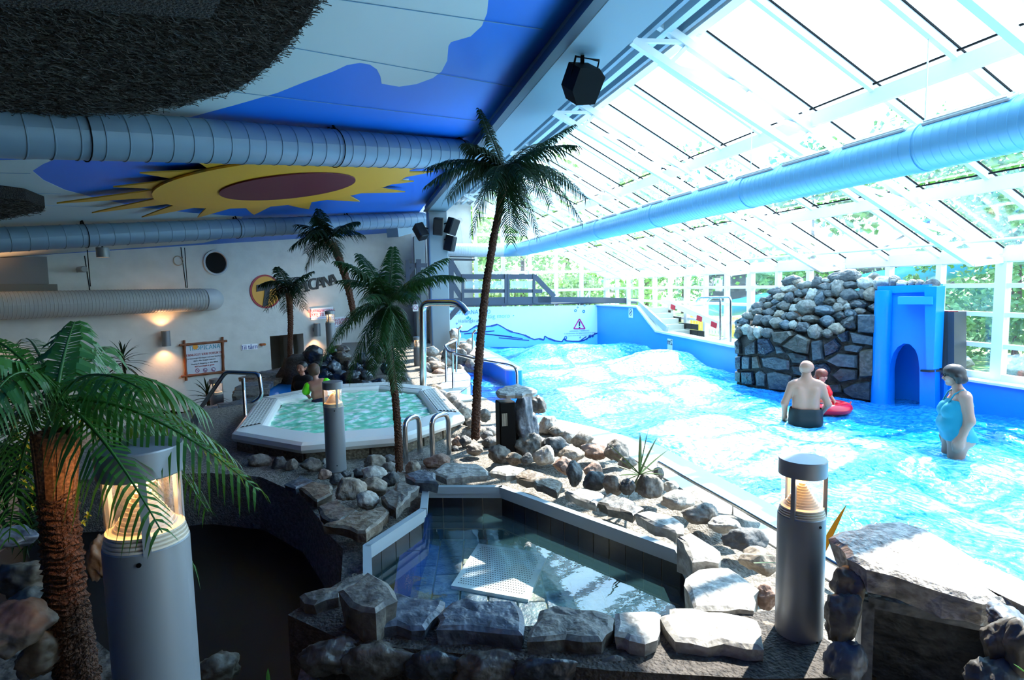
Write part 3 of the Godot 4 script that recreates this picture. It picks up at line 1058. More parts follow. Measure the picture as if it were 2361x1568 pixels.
	part(lg, "disc", st, mat(Color(0.86, 0.60, 0.10), 0.5))
	var ink := mat(Color(0.07, 0.075, 0.085), 0.5)
	st = S()
	slab(st, [on_wall(592, 657, 0.06) - lg.position, on_wall(640, 650, 0.06) - lg.position, on_wall(640, 664, 0.06) - lg.position, on_wall(592, 673, 0.06) - lg.position], -WN * 0.04)
	slab(st, [on_wall(611, 668, 0.06) - lg.position, on_wall(623, 665, 0.06) - lg.position, on_wall(618, 704, 0.06) - lg.position, on_wall(606, 708, 0.06) - lg.position], -WN * 0.04)
	part(lg, "letter", st, ink)
	var spec := [["R", 648, 672, 0.42], ["O", 669, 668, 0.40], ["P", 692, 664, 0.36], ["I", 706, 660, 0.37], ["C", 721, 656, 0.37], ["A", 738, 653, 0.36], ["N", 754, 649, 0.35], ["A", 768, 645, 0.34]]
	for s in spec:
		for k in 3:
			if k > 0:
				continue
			part(lg, "letter", text_mesh(s[0], s[3] * 1.42, 0.03, false, 900), ink, Transform3D((Basis(WD, Vector3.UP, WN) * Basis(Vector3(0, 0, 1), 0.19)).scaled_local(Vector3(1.25, 1, 1)), on_wall(s[1], s[2], 0.03) - lg.position))
	# bamboo framed notice
	var ns := thing("notice_board", "white notice board in a bamboo frame beside the wall light", "sign", on_wall(468, 826, 0.03))
	var k4 := [on_wall(424, 795, 0.03), on_wall(512, 787, 0.03), on_wall(514, 857, 0.03), on_wall(428, 867, 0.03)]
	st = S()
	slab(st, [k4[0] - ns.position, k4[1] - ns.position, k4[2] - ns.position, k4[3] - ns.position], -WN * 0.02)
	part(ns, "board", st, mat(Color(0.80, 0.82, 0.84), 0.5))
	var bam := mat(Color(0.50, 0.28, 0.14), 0.5)
	for e in [[0, 1], [3, 2], [0, 3], [1, 2]]:
		var a: Vector3 = k4[e[0]] - ns.position + WN * 0.03
		var b: Vector3 = k4[e[1]] - ns.position + WN * 0.03
		var dd := (b - a).normalized() * 0.13
		st = S()
		var pl := []
		var rr := []
		for i in 13:
			pl.append((a - dd).lerp(b + dd, i / 12.0))
			rr.append(0.042 if i % 4 == 2 else 0.034)
		tube(st, pl, rr, 8)
		part(ns, "bamboo_pole", st, bam)
	var teal := mat(Color(0.10, 0.58, 0.66), 0.5)
	var red := mat(Color(0.66, 0.13, 0.12), 0.5)
	var gtx := mat(Color(0.40, 0.40, 0.42), 0.6)
	lay_text(ns, "TROPICANA", on_wall(472, 801, 0.035), 0.17, teal)
	st = S()
	lathe(st, [Vector2(0, 0.01), Vector2(0.075, 0.01)], 20, Transform3D(Basis(WD, Vector3.UP, WN) * Basis(Vector3.RIGHT, PI / 2), on_wall(450, 800, 0.03) - ns.position))
	part(ns, "sun_mark", st, mat(Color(0.90, 0.60, 0.10), 0.5))
	lay_text(ns, "VENNLIGST VÆR FORSIKTIG", on_wall(471, 816, 0.035), 0.09, red)
	lay_text(ns, "Fra bassenget til stupet må man hverken", on_wall(471, 824, 0.035), 0.055, gtx)
	lay_text(ns, "dytte eller hoppe i vannet", on_wall(472, 830, 0.035), 0.055, gtx)
	lay_text(ns, "Stuping & hopping er ikke tillatt", on_wall(472, 837, 0.035), 0.055, gtx)
	lay_text(ns, "NB! bassenget er grunt", on_wall(472, 843, 0.035), 0.055, red)
	for px in [455, 473, 492]:
		st = S()
		lathe(st, [Vector2(0.045, 0.006), Vector2(0.06, 0.006)], 20, Transform3D(Basis(WD, Vector3.UP, WN) * Basis(Vector3.RIGHT, PI / 2), on_wall(px, 854.5 - (px - 455) * 0.08, 0.035) - ns.position))
		bar(st, on_wall(px, 854, 0.04) - ns.position - (WD - UPV) * 0.036, on_wall(px, 854, 0.04) - ns.position + (WD - UPV) * 0.036, 0.005, 0.012)
		part(ns, "ban_mark", st, mat(Color(0.45, 0.14, 0.40), 0.5))
	board("direction_sign", "white plate reading Til tårn beside the dark doorway", [[557, 795], [594, 792], [594, 805], [557, 808]], [["Til tårn", 575.5, 800.5, 0.17, Color(0.10, 0.22, 0.55)]])
	board("warning_sign", "white plate reading STUPING HOPPING IKKE TILLATT behind the far bollard", [[717, 712], [768, 707], [768, 733], [717, 738]], [["STUPING/HOPPING", 742, 716.5, 0.125, Color(0.75, 0.10, 0.35)], ["IKKE TILLATT", 742, 725.5, 0.165, Color(0.70, 0.08, 0.30)], ["~~~~~~~~~~", 742, 733, 0.18, Color(0.1, 0.35, 0.7)]])
	board("warning_sign", "white plate reading DIVING JUMPING NOT PERMITTED right of the far bollard", [[760, 733], [806, 729], [806, 752], [760, 757]], [["DIVING/JUMPING", 783, 737.5, 0.125, Color(0.75, 0.10, 0.35)], ["NOT PERMITTED", 783, 745, 0.14, Color(0.70, 0.08, 0.30)], ["~~~~~~~~~", 783, 752, 0.18, Color(0.1, 0.35, 0.7)]])
	var al := thing("alarm_light", "small orange lamp box beside the Til tårn plate", "lamp", on_wall(603, 794, 0.0))
	st = S()
	bx(st, WN * 0.06, Vector3(0.15, 0.07, 0.12), Basis(WD, Vector3.UP, WN), 0.012)
	part(al, "case", st, mat(Color(0.62, 0.30, 0.06), 0.4))
	st = S()
	bx(st, WN * 0.06 + WD * 0.06, Vector3(0.05, 0.05, 0.125), Basis(WD, Vector3.UP, WN), 0.01)
	part(al, "lens", st, mat(Color(0.9, 0.55, 0.1), 0.3))
	sconce("grey up and down wall light beside the bamboo framed notice", on_wall(375, 780, 0.0), 0.42)
	sconce("grey up and down wall light near the warning plates", on_wall(723, 760, 0.0), 0.44)
	sconce("wall light glowing on the pale duct at the left edge", on_wall(-22, 700, 0.62), 0.42)
	# door leaf edge inside the dark doorway
	st = S()
	var dj := W0 + WD * 6.5 - WN * 0.4
	bar(st, dj + Vector3(0, LOW, 0), dj + Vector3(0, 0.4, 0), 0.5, 0.04, WD)
	setting("door_1", st, mat(Color(0.62, 0.63, 0.62), 0.6), "doorway in the cream wall")
	# chairs and plants on the lower floor
	for c in [[360, 0.2, "black slatted chair behind the fern fronds, nearer the wall light"], [395, -0.4, "black slatted chair behind the fern fronds, nearer the notice board"]]:
		var p := at(c[0], 960, 11.8)
		p.y = LOW
		chair(p, c[1], c[2])
	for c in [[283, 820, 13.6, 0.75, "dark spiky yucca standing against the cream wall below the wall light"], [478, 905, 12.6, 0.62, "spiky yucca beside the small bollard below the notice board"]]:
		var p := at(c[0], c[1], c[2])
		yucca(Vector3(p.x, LOW, p.z), p.y - LOW, c[3], c[4])
func lay_text(parent: Node3D, s: String, p: Vector3, size: float, m: Material) -> void:
	part(parent, "lettering", text_mesh(s, size, 0.006), m, Transform3D(Basis(WD, Vector3.UP, WN), p - parent.position))
func board(n: String, label: String, px: Array, lines: Array) -> void:
	var t := thing(n, label, "sign", on_wall(px[0][0], px[0][1]))
	var pts := []
	for q in px:
		pts.append(on_wall(q[0], q[1], 0.025) - t.position)
	var st := S()
	slab(st, pts, -WN * 0.02)
	part(t, "plate", st, mat(Color(0.94, 0.95, 0.96), 0.5))
	for l in lines:
		lay_text(t, l[0], on_wall(l[1], l[2], 0.03), l[3], mat(l[4], 0.5))
func spot(parent: Node3D, p: Vector3, dir: Vector3, angle: float, e: float, c := Color(1.0, 0.72, 0.48)) -> void:
	var l := SpotLight3D.new()
	l.name = "beam"
	parent.add_child(l, true)
	l.position = p
	l.look_at_from_position(parent.position + p, parent.position + p + dir, Vector3.RIGHT)
	l.spot_angle = angle
	l.spot_range = 30.0
	l.light_color = c
	l.light_energy = e
	l.light_size = 0.05
	l.spot_angle_attenuation = 0.6
	l.shadow_enabled = true
func sconce(label: String, p: Vector3, h: float) -> void:
	var t := thing("wall_sconce", label, "wall light", p)
	var st := S()
	var o := WN * 0.2
	lathe(st, [Vector2(0.09, -h / 2 + 0.03), Vector2(0.09, -h / 2), Vector2(0.11, -h / 2), Vector2(0.11, h / 2), Vector2(0.09, h / 2), Vector2(0.09, h / 2 - 0.03)], 24, Transform3D(Basis(), o))
	part(t, "housing", st, M.grey_steel)
	for s in [-1.0, 1.0]:
		st = S()
		lathe(st, [Vector2(0, s * (h / 2 - 0.03)), Vector2(0.09, s * (h / 2 - 0.03))], 20, Transform3D(Basis(), o))
		part(t, "lamp_glass", st, glow(Color(1.0, 0.74, 0.48), 4.0))
		spot(t, o + Vector3(0, s * (h / 2 - 0.015), 0), Vector3(0, s, 0), 58.0, 1.1)
	st = S()
	bar(st, Vector3.ZERO, o, 0.06, 0.12)
	part(t, "bracket", st, M.grey_steel)
func chair(p: Vector3, turn: float, label: String) -> void:
	var t := thing("slatted_chair", label, "chair", p)
	t.rotation.y = turn
	for s in [-1.0, 1.0]:
		for f in [-1.0, 1.0]:
			var st := S()
			bar(st, Vector3(s * 0.24, 0, f * 0.24), Vector3(s * 0.22, 0.44 if f > 0 else 1.0, f * 0.22), 0.04, 0.04, Vector3.RIGHT)
			part(t, "leg", st, M.black)
	for i in 6:
		var st := S()
		bx(st, Vector3(0, 0.44, -0.2 + i * 0.08), Vector3(0.48, 0.02, 0.06))
		part(t, "seat_slat", st, M.black)
		st = S()
		bx(st, Vector3(0, 0.55 + i * 0.08, -0.22), Vector3(0.46, 0.05, 0.02))
		part(t, "back_slat", st, M.black)
func blade_leaf(st: SurfaceTool, p: Vector3, dir: Vector3, len: float, w: float, droop: float, n := 5) -> void:
	var side := dir.cross(Vector3.UP)
	if side.length() < 0.1:
		side = Vector3.RIGHT
	side = side.normalized()
	var prev := []
	for i in n + 1:
		var u := float(i) / n
		var c := p + dir * len * u + Vector3(0, -droop * len * u * u, 0)
		var ww := w * (0.55 + 1.2 * u * (1.0 - u) - 0.55 * u * u) * (1.0 if i < n else 0.0)
		var up := side.cross(dir).normalized() * ww * 0.25
		var cur := [c - side * ww * 0.5 + up, c, c + side * ww * 0.5 + up]
		if i > 0:
			st.set_smooth_group(-1)
			for k in 2:
				quad(st, prev[k], prev[k + 1], cur[k + 1], cur[k])
		prev = cur
func yucca(p: Vector3, stem: float, size: float, label: String) -> void:
	var t := thing("yucca", label, "plant", p)
	var st := S()
	tube(st, [Vector3.ZERO, Vector3(0.02, stem * 0.5, 0), Vector3(0, stem, 0)], 0.035, 7)
	part(t, "stem", st, M.trunk)
	for i in 34:
		st = S()
		var an := i * 2.4
		var el := lerpf(-0.5, 1.4, float(i) / 34)
		var d := Vector3(cos(an) * cos(el), sin(el), sin(an) * cos(el))
		blade_leaf(st, Vector3(0, stem - 0.25 + 0.25 * i / 34.0, 0), d, size * rng.randf_range(0.7, 1.0), 0.05, 0.35)
		part(t, "leaf", st, M.leaf_dark)

# ================================================================ wave pool
func on_b(x: float, y: float, b: float) -> Vector3:
	return on_plane(x, y, HF * b, HF)
func on_a(x: float, y: float, a: float) -> Vector3:
	return on_plane(x, y, HR * a, HR)
func swell(a: float, b: float) -> float:
	var h := 0.030 * sin(a * 2.1 + b * 1.3) + 0.030 * sin(b * 2.3 - a * 0.9 + 1.0) + 0.018 * sin(a * 4.3 - b * 3.1)
	var side := smoothstep(4.2, 7.0, a)
	h += 0.36 * side * exp(-pow((b - 13.3 - 0.25 * (a - 7.0)) / 0.75, 2.0))
	h += 0.30 * exp(-pow((b - 16.6 + 0.3 * (a - 6.0)) / 0.9, 2.0)) * smoothstep(3.5, 5.5, a)
	h += 0.16 * exp(-pow((b - 10.4) / 0.9, 2.0)) * smoothstep(3.0, 4.2, a) * (1.0 - smoothstep(6.4, 7.4, a))
	h += 0.13 * exp(-pow((b - 5.9 + 0.6 * (a - 5.0)) / 0.5, 2.0)) * (1.0 - smoothstep(5.6, 6.6, a))
	h += 0.22 * (1.0 - smoothstep(2.6, 4.6, a)) * smoothstep(15.5, 18.5, b)
	return h
func build_pool() -> void:
	var st := S()
	# basin: floor and sides
	flat_poly(st, [[2.0, -3.1], [9.5, -3.1], [9.5, 19.6], [2.0, 19.6]], -1.7, -1.5)
	setting("floor_pool", st, M.sky_paint, "blue floor of the wave pool")
	st = S()
	flat_poly(st, [[9.12, -3.1], [9.5, -3.1], [9.5, 7.35], [9.12, 7.35]], -1.6, 0.24)
	var wr := setting("wall_right", st, M.blue_paint, "blue painted pool wall below the windows")
	st = S()
	flat_poly(st, [[9.08, -3.1], [9.5, -3.1], [9.5, 7.0], [9.08, 7.0]], 0.24, 0.275)
	part(wr, "coping", st, M.white_tile)
	st = S()
	for i in 26:
		bx(st, hl(9.1, -0.12, 4.9 + i * 0.035), Vector3(0.02, 0.05, 0.018), Basis(HR, Vector3.UP, -HF))
	part(wr, "outlet_grille", st, M.black)
	# right wall of the deep end, stepping up to the far wall
	var prof := [[10.5, 0.40], [11.56, 0.37], [13.3, 0.42], [15.1, 0.47], [16.3, 1.14], [19.6, 1.12]]
	st = S()
	var pts := []
	for q in prof:
		pts.append(hl(8.2, q[1], q[0]))
	pts.append(hl(8.2, -1.6, 19.6))
	pts.append(hl(8.2, -1.6, 10.5))
	slab(st, pts, HR * 0.2)
	var wd := setting("wall_right_deep", st, M.sky_paint, "light blue wall of the deep end rising to the far wall")
	st = S()
	for i in prof.size() - 1:
		bar(st, hl(8.32, prof[i][1] + 0.02, prof[i][0]), hl(8.32, prof[i + 1][1] + 0.02, prof[i + 1][0]), 0.36, 0.05)
	part(wd, "coping", st, mat(Color(0.80, 0.80, 0.76), 0.5))
	st = S()
	bx(st, hl(8.19, 0.95, 16.75), Vector3(0.012, 0.3, 0.3), Basis(HR, Vector3.UP, -HF))
	part(wd, "no_diving_plate", st, M.white_tile)
	st = S()
	lathe(st, [Vector2(0.08, 0.0), Vector2(0.10, 0.0)], 20, Transform3D(Basis(-HF, -HR, Vector3.UP), hl(8.178, 0.97, 16.75)))
	bar(st, hl(8.176, 1.03, 16.68), hl(8.176, 0.91, 16.82), 0.02, 0.006, HR)
	part(wd, "ban_mark", st, mat(Color(0.25, 0.18, 0.40), 0.5))
	st = S()
	bx(st, hl(8.19, 0.18, 14.35), Vector3(0.012, 0.30, 0.26), Basis(HR, Vector3.UP, -HF))
	part(wd, "depth_plate", st, M.white_tile)
	part(wd, "lettering", text_mesh("2m", 0.2, 0.006), mat(Color(0.12, 0.12, 0.15), 0.5), Transform3D(Basis(HF, Vector3.UP, -HR), hl(8.178, 0.24, 14.35)))
	# divider between pool and side channel, rounded at its near end
	st = S()
	var dp := []
	for i in 9:
		var an := PI + PI * i / 8.0
		dp.append([3.02 + 0.19 * cos(an), 11.65 + 0.19 * sin(an)])
	dp.append_array([[3.3, 14.0], [3.3, 19.5], [2.35, 19.5], [2.45, 16.2], [2.83, 13.2]])
	flat_poly(st, dp, -1.6, 0.12)
	var dv := setting("wall_divider", st, M.blue_paint, "blue pool wall with rounded end between pool and side channel")
	st = S()
	flat_poly(st, dp, 0.12, 0.15)
	part(dv, "coping", st, mat(Color(0.84, 0.84, 0.80), 0.45))
	# deck edge along the pool and the channel
	st = S()
	flat_poly(st, [[2.72, -3.1], [3.22, -3.1], [3.22, 5.9], [2.85, 6.9], [2.4, 7.85], [2.05, 7.75], [2.45, 6.6], [2.72, 5.7]], -0.02, 0.012)
	setting("floor_curb", st, mat(Color(0.84, 0.84, 0.82), 0.45), "pale tiled kerb along the pool")
	st = S()
	flat_poly(st, [[1.25, 9.2], [1.95, 9.3], [1.55, 9.95], [1.92, 10.75], [2.12, 11.75], [2.2, 13.4], [1.9, 13.4], [1.6, 11.6], [1.2, 10.4]], -0.01, 0.02)
	setting("floor_tongue", st, mat(Color(0.78, 0.77, 0.72), 0.5), "pale landing with handrail beside the side channel")
	st = S()
	var sp := [[1.93, 9.32], [1.53, 9.95], [1.9, 10.75]]
	for i in 2:
		slab(st, [hl(sp[i][0], -0.6, sp[i][1]), hl(sp[i + 1][0], -0.6, sp[i + 1][1]), hl(sp[i + 1][0], -0.02, sp[i + 1][1]), hl(sp[i][0], -0.02, sp[i][1])], HR * 0.03)
	setting("wall_landing", st, mat(Color(0.62, 0.86, 0.93), 0.4), "pale blue face of the landing")
	# water of the wave pool
	var nz := FastNoiseLite.new()
	nz.seed = 3
	nz.frequency = 0.35
	nz.fractal_octaves = 3
	var na := 104
	var nb := 300
	var w := SurfaceTool.new()
	w.begin(Mesh.PRIMITIVE_TRIANGLES)
	for j in nb + 1:
		for i in na + 1:
			var a := lerpf(2.2, 9.3, float(i) / na)
			var b := lerpf(-3.0, 19.55, float(j) / nb)
			var h := swell(a, b) + 0.05 * nz.get_noise_2d(a * 3.0, b * 3.0) + 0.022 * nz.get_noise_2d(a * 11.0, b * 11.0)
			var foam := 0.5 + 0.9 * nz.get_noise_2d(a * 0.9 + 40.0, b * 0.9) + 1.3 * maxf(swell(a, b) - 0.05, 0.0)
			foam += 0.35 * exp(-pow((a - 5.2) / 1.6, 2.0)) * smoothstep(2.0, 5.0, b) * (1.0 - smoothstep(13.0, 16.0, b))
			foam -= 0.75 * smoothstep(6.2, 7.4, a) * smoothstep(4.6, 5.6, b) * (1.0 - smoothstep(8.5, 10.5, b))
			foam -= 0.5 * smoothstep(7.6, 8.6, a) * (1.0 - smoothstep(3.0, 4.5, b))
			foam -= 0.35 * smoothstep(15.0, 17.0, b)
			foam = clampf(foam, 0.0, 1.0)
			w.set_color(Color(0.025, 0.22, 0.56).lerp(Color(0.17, 0.56, 0.70), smoothstep(0.0, 0.55, foam)).lerp(Color(0.9, 0.9, 0.9), smoothstep(0.55, 1.0, foam)))
			w.set_uv(Vector2(a / 3.4, b / 3.4))
			w.set_uv2(Vector2(a, b))
			w.set_smooth_group(0)
			w.add_vertex(hl(a, WATER + h, b))
	for j in nb:
		for i in na:
			var k := j * (na + 1) + i
			for q in [k, k + 1, k + na + 2, k, k + na + 2, k + na + 1]:
				w.add_index(q)
	w.generate_normals()
	var fn := FastNoiseLite.new()
	fn.seed = 8
	fn.frequency = 0.012
	fn.noise_type = FastNoiseLite.TYPE_SIMPLEX_SMOOTH
	fn.fractal_type = FastNoiseLite.FRACTAL_PING_PONG
	fn.fractal_octaves = 4
	fn.fractal_ping_pong_strength = 2.2
	fn.domain_warp_enabled = true
	fn.domain_warp_amplitude = 40.0
	fn.domain_warp_frequency = 0.01
	var ft := NoiseTexture2D.new()
	ft.width = 1024
	ft.height = 1024
	ft.seamless = true
	ft.noise = fn
	var g := Gradient.new()
	g.offsets = PackedFloat32Array([0.0, 0.35, 0.6, 0.85])
	g.colors = PackedColorArray([Color(0.30, 0.66, 0.86), Color(0.45, 0.80, 0.93), Color(0.70, 0.92, 0.98), Color(1, 1, 1)])
	ft.color_ramp = g
	M.foam_tex = ft
	var rn := FastNoiseLite.new()
	rn.seed = 9
	rn.frequency = 0.03
	rn.fractal_octaves = 4
	var rt := NoiseTexture2D.new()
	rt.width = 512
	rt.height = 512
	rt.seamless = true
	rt.as_normal_map = true
	rt.bump_strength = 6.0
	rt.noise = rn
	M.ripple_tex = rt
	var wm := mat(Color.WHITE, 0.06)
	wm.albedo_texture = ft
	wm.vertex_color_use_as_albedo = true
	wm.normal_enabled = true
	wm.normal_texture = rt
	wm.normal_scale = 0.7
	var pw := single("pool_water", "bright turquoise wave pool water streaked with white foam", "water", w.commit(), wm)
	pw.set_meta("kind", "stuff")
	# still channel water: deep blue of its floor, plus painted-in shade and wall reflection
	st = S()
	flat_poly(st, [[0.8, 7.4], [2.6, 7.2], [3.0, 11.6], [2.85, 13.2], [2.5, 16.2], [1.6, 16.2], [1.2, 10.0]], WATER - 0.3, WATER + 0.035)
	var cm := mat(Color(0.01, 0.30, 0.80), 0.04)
	cm.normal_enabled = true
	cm.normal_texture = rt
	cm.normal_scale = 0.25
	cm.uv1_triplanar = true
	cm.uv1_world_triplanar = true
	cm.uv1_scale = Vector3.ONE * 0.5
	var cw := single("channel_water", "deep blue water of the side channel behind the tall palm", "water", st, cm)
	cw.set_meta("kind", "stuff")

# ================================================================ hot tub
const TUB := [[-0.65, 6.55], [0.35, 6.55], [1.12, 7.3], [1.06, 9.42], [0.32, 10.2], [-0.6, 10.25], [-1.49, 9.42], [-1.43, 7.31]]
func tub_ring(k: float, y: float) -> Array:
	var out := []
	for q in TUB:
		out.append(hl(-0.18 + (q[0] + 0.18) * k, y, 8.4 + (q[1] - 8.4) * k))
	return out
func build_tub() -> void:
	var t := thing("hot_tub", "white octagonal hot tub full of pale green bubbling water", "hot tub", hl(-0.18, 0, 8.4))
	var o := t.position
	var white := mat(Color(0.88, 0.88, 0.85), 0.3)
	var prof := [[1.06, 0.12], [1.075, 0.16], [1.07, 0.21], [1.04, 0.235], [0.84, 0.235], [0.825, 0.225], [0.80, 0.20], [0.79, 0.12], [0.78, -0.1]]
	var st := S()
	for i in prof.size() - 1:
		var r0 := tub_ring(prof[i][0], prof[i][1])
		var r1 := tub_ring(prof[i + 1][0], prof[i + 1][1])
		for k in 8:
			quad(st, r0[k] - o, r0[(k + 1) % 8] - o, r1[(k + 1) % 8] - o, r1[k] - o)
	part(t, "rim", st, white)
	# stone-tiled skirt: mortar core and single tiles
	st = S()
	var rb := tub_ring(1.02, -0.1)
	var rt := tub_ring(1.02, 0.13)
	for k in 8:
		quad(st, rb[k] - o, rb[(k + 1) % 8] - o, rt[(k + 1) % 8] - o, rt[k] - o)
	part(t, "skirt_core", st, M.mortar)
	var tile_m := [tex_mat(grain(61, 0.05, [Color(0.22, 0.20, 0.16), Color(0.36, 0.33, 0.27), Color(0.47, 0.43, 0.36)], [0.2, 0.5, 0.8]), 0.5, 1.8, M.rough_tex, 0.6), tex_mat(grain(62, 0.05, [Color(0.28, 0.24, 0.18), Color(0.42, 0.37, 0.29), Color(0.52, 0.48, 0.40)], [0.2, 0.5, 0.8]), 0.5, 1.8, M.rough_tex, 0.6)]
	for k in 8:
		var a: Vector3 = tub_ring(1.03, 0.0)[k]
		var b: Vector3 = tub_ring(1.03, 0.0)[(k + 1) % 8]
		var n := maxi(2, int((b - a).length() / 0.28))
		for i in n:
			st = S()
			var u0 := (i + 0.03) / n
			var u1 := (i + 0.97) / n
			bar(st, a.lerp(b, u0) - o + Vector3(0, 0.03, 0), a.lerp(b, u1) - o + Vector3(0, 0.03, 0), 0.03, 0.18, Vector3.UP, 0.006)
			part(t, "skirt_tile", st, tile_m[(i + k) % 2])
	# rim tiles on the far sides, drain gratings on the two slanting sides
	for k in [0, 1, 2, 3, 4, 5, 6, 7]:
		var a0: Vector3 = tub_ring(0.86, 0.238)[k]
		var a1: Vector3 = tub_ring(0.86, 0.238)[(k + 1) % 8]
		var b0: Vector3 = tub_ring(1.02, 0.238)[k]
		var b1: Vector3 = tub_ring(1.02, 0.238)[(k + 1) % 8]
		if k in [3, 4, 5]:
			var n := 8
			for i in n:
				st = S()
				var u0 := (i + 0.03) / n
				var u1 := (i + 0.97) / n
				slab(st, [a0.lerp(a1, u0) - o, a0.lerp(a1, u1) - o, b0.lerp(b1, u1) - o, b0.lerp(b1, u0) - o], Vector3(0, 0.008, 0))
				part(t, "rim_tile", st, white)
		elif k in [2, 6]:
			st = S()
			slab(st, [a0.lerp(a1, 0.06) - o, a0.lerp(a1, 0.94) - o, b0.lerp(b1, 0.94) - o, b0.lerp(b1, 0.06) - o], Vector3(0, 0.004, 0))
			var gr := part(t, "drain_grating", st, mat(Color(0.05, 0.055, 0.055), 0.7))
			var n := 26
			for i in n:
				st = S()
				var u := lerpf(0.08, 0.92, (i + 0.5) / n)
				bar(st, a0.lerp(a1, u) - o + Vector3(0, 0.005, 0), b0.lerp(b1, u) - o + Vector3(0, 0.005, 0), 0.028, 0.003)
				part(gr, "slat", st, white)
			for i in 6:
				st = S()
				var v := lerpf(0.0, 1.0, i / 5.0)
				bar(st, a0.lerp(a1, 0.06).lerp(b0.lerp(b1, 0.06), v) - o + Vector3(0, 0.0055, 0), a0.lerp(a1, 0.94).lerp(b0.lerp(b1, 0.94), v) - o + Vector3(0, 0.0055, 0), 0.012, 0.003)
				part(gr, "cross_bar", st, white)
	# bubbling water
	var nz := FastNoiseLite.new()
	nz.seed = 77
	nz.frequency = 1.6
	nz.fractal_octaves = 3
	var w := SurfaceTool.new()
	w.begin(Mesh.PRIMITIVE_TRIANGLES)
	w.set_smooth_group(0)
	var poly := PackedVector2Array()
	for q in TUB:
		poly.append(Vector2(-0.18 + (q[0] + 0.18) * 0.80, 8.4 + (q[1] - 8.4) * 0.80))
	var step := 0.05
	var hh := func(a: float, b: float) -> Vector3:
		return hl(a, 0.165 + 0.020 * nz.get_noise_2d(a * 2.0, b * 2.0) + 0.014 * nz.get_noise_2d(a * 6.0, b * 6.0), b)
	var a := -1.4
	while a < 1.1:
		var b := 6.6
		while b < 10.2:
			var c := Vector2(a + step / 2, b + step / 2)
			if Geometry2D.is_point_in_polygon(c, poly):
				quad(w, hh.call(a, b), hh.call(a + step, b), hh.call(a + step, b + step), hh.call(a, b + step))
			b += step
		a += step
	w.generate_normals()
	var gt := grain(78, 0.012, [Color(0.42, 0.80, 0.62), Color(0.52, 0.86, 0.70), Color(0.66, 0.92, 0.80), Color(0.97, 1.0, 0.98)], [0.2, 0.42, 0.56, 0.70], 512, FastNoiseLite.TYPE_SIMPLEX_SMOOTH, 5)
	var wm := tex_mat(gt, 0.08, 0.8)
	var tw := single("tub_water", "pale green bubbling water inside the octagonal tub", "water", w.commit(), wm)
	tw.set_meta("kind", "stuff")
	# blue children's pool behind the tub
	var kp := []
	for q in [[575, 905], [600, 880], [650, 864], [700, 855], [770, 852], [830, 870], [830, 905], [740, 915], [640, 925]]:
		kp.append(on(q[0], q[1], -0.12))
	st = S()
	slab(st, kp, Vector3(0, -0.25, 0))
	var kw := single("paddling_pool_water", "blue water of the paddling pool behind the hot tub", "water", st, mat(Color(0.06, 0.50, 0.86), 0.05))
	kw.set_meta("kind", "stuff")
	var kr := thing("paddling_pool_rim", "curved slate rim of the blue paddling pool behind the hot tub", "pool rim", on(600, 880, 0.0))
	var rim_px := [[548, 915], [556, 893], [575, 882], [600, 872], [630, 862], [660, 855], [690, 849], [725, 845]]
	for i in rim_px.size() - 1:
		var p: Vector3 = on(rim_px[i][0], rim_px[i][1], 0.0)
		var q: Vector3 = on(rim_px[i + 1][0], rim_px[i + 1][1], 0.0)
		var out := (q - p).cross(Vector3.UP).normalized()
		if out.dot(Vector3(0, 0, -1)) < 0:
			out = -out
		flag_stone(kr, [p - out * 0.1, q - out * 0.1, q + out * 0.5, p + out * 0.5], 0.09, M.slates[i % 3], "slab_stone", 0.03)
		st = S()
		slab(st, [p + Vector3(0, -1.6, 0) - kr.position, q + Vector3(0, -1.6, 0) - kr.position, q + Vector3(0, -0.03, 0) - kr.position, p + Vector3(0, -0.03, 0) - kr.position], out * 0.35)
		part(kr, "wall_core", st, M.sky_paint if i < 0 else M.mortar)
		st = S()
		slab(st, [p + Vector3(0, -0.3, 0) - kr.position - out * 0.02, q + Vector3(0, -0.3, 0) - kr.position - out * 0.02, q + Vector3(0, -0.07, 0) - kr.position - out * 0.02, p + Vector3(0, -0.07, 0) - kr.position - out * 0.02], out * 0.02)
		part(kr, "blue_liner", st, M.sky_paint)
	# stone block wall at the left of the tub, with flags on top
	var bw := thing("block_wall", "low dark stone block wall with flagstones left of the hot tub", "wall", on(500, 940, -0.1))
	for q in [[430, 480, 985, 0], [480, 520, 985, 1], [518, 558, 975, 2]]:
		st = S()
		var p := on(q[0], 940, -0.15)
		var r := on(q[1] - 3, 940, -0.15)
		bar(st, p - bw.position + Vector3(0, -0.25, 0), r - bw.position + Vector3(0, -0.25, 0), 0.3, 0.42, Vector3.UP, 0.03)
		part(bw, "block", st, M.slates[q[3]])
	for q in [[[500, 932], [560, 922], [600, 935], [560, 950], [505, 948]], [[440, 945], [500, 934], [512, 950], [450, 962]], [[540, 908], [590, 903], [600, 925], [552, 925]], [[560, 985], [470, 1010], [440, 1060], [530, 1060]]]:
		var pts := []
		for z in q[0 if q.size() == 1 else 0].size():
			pass
		for z in q:
			pts.append(on(z[0], z[1], -0.05 if q[0][1] < 980 else -0.12))
		flag_stone(bw, pts, 0.08, M.slates[1], "flagstone", 0.03)

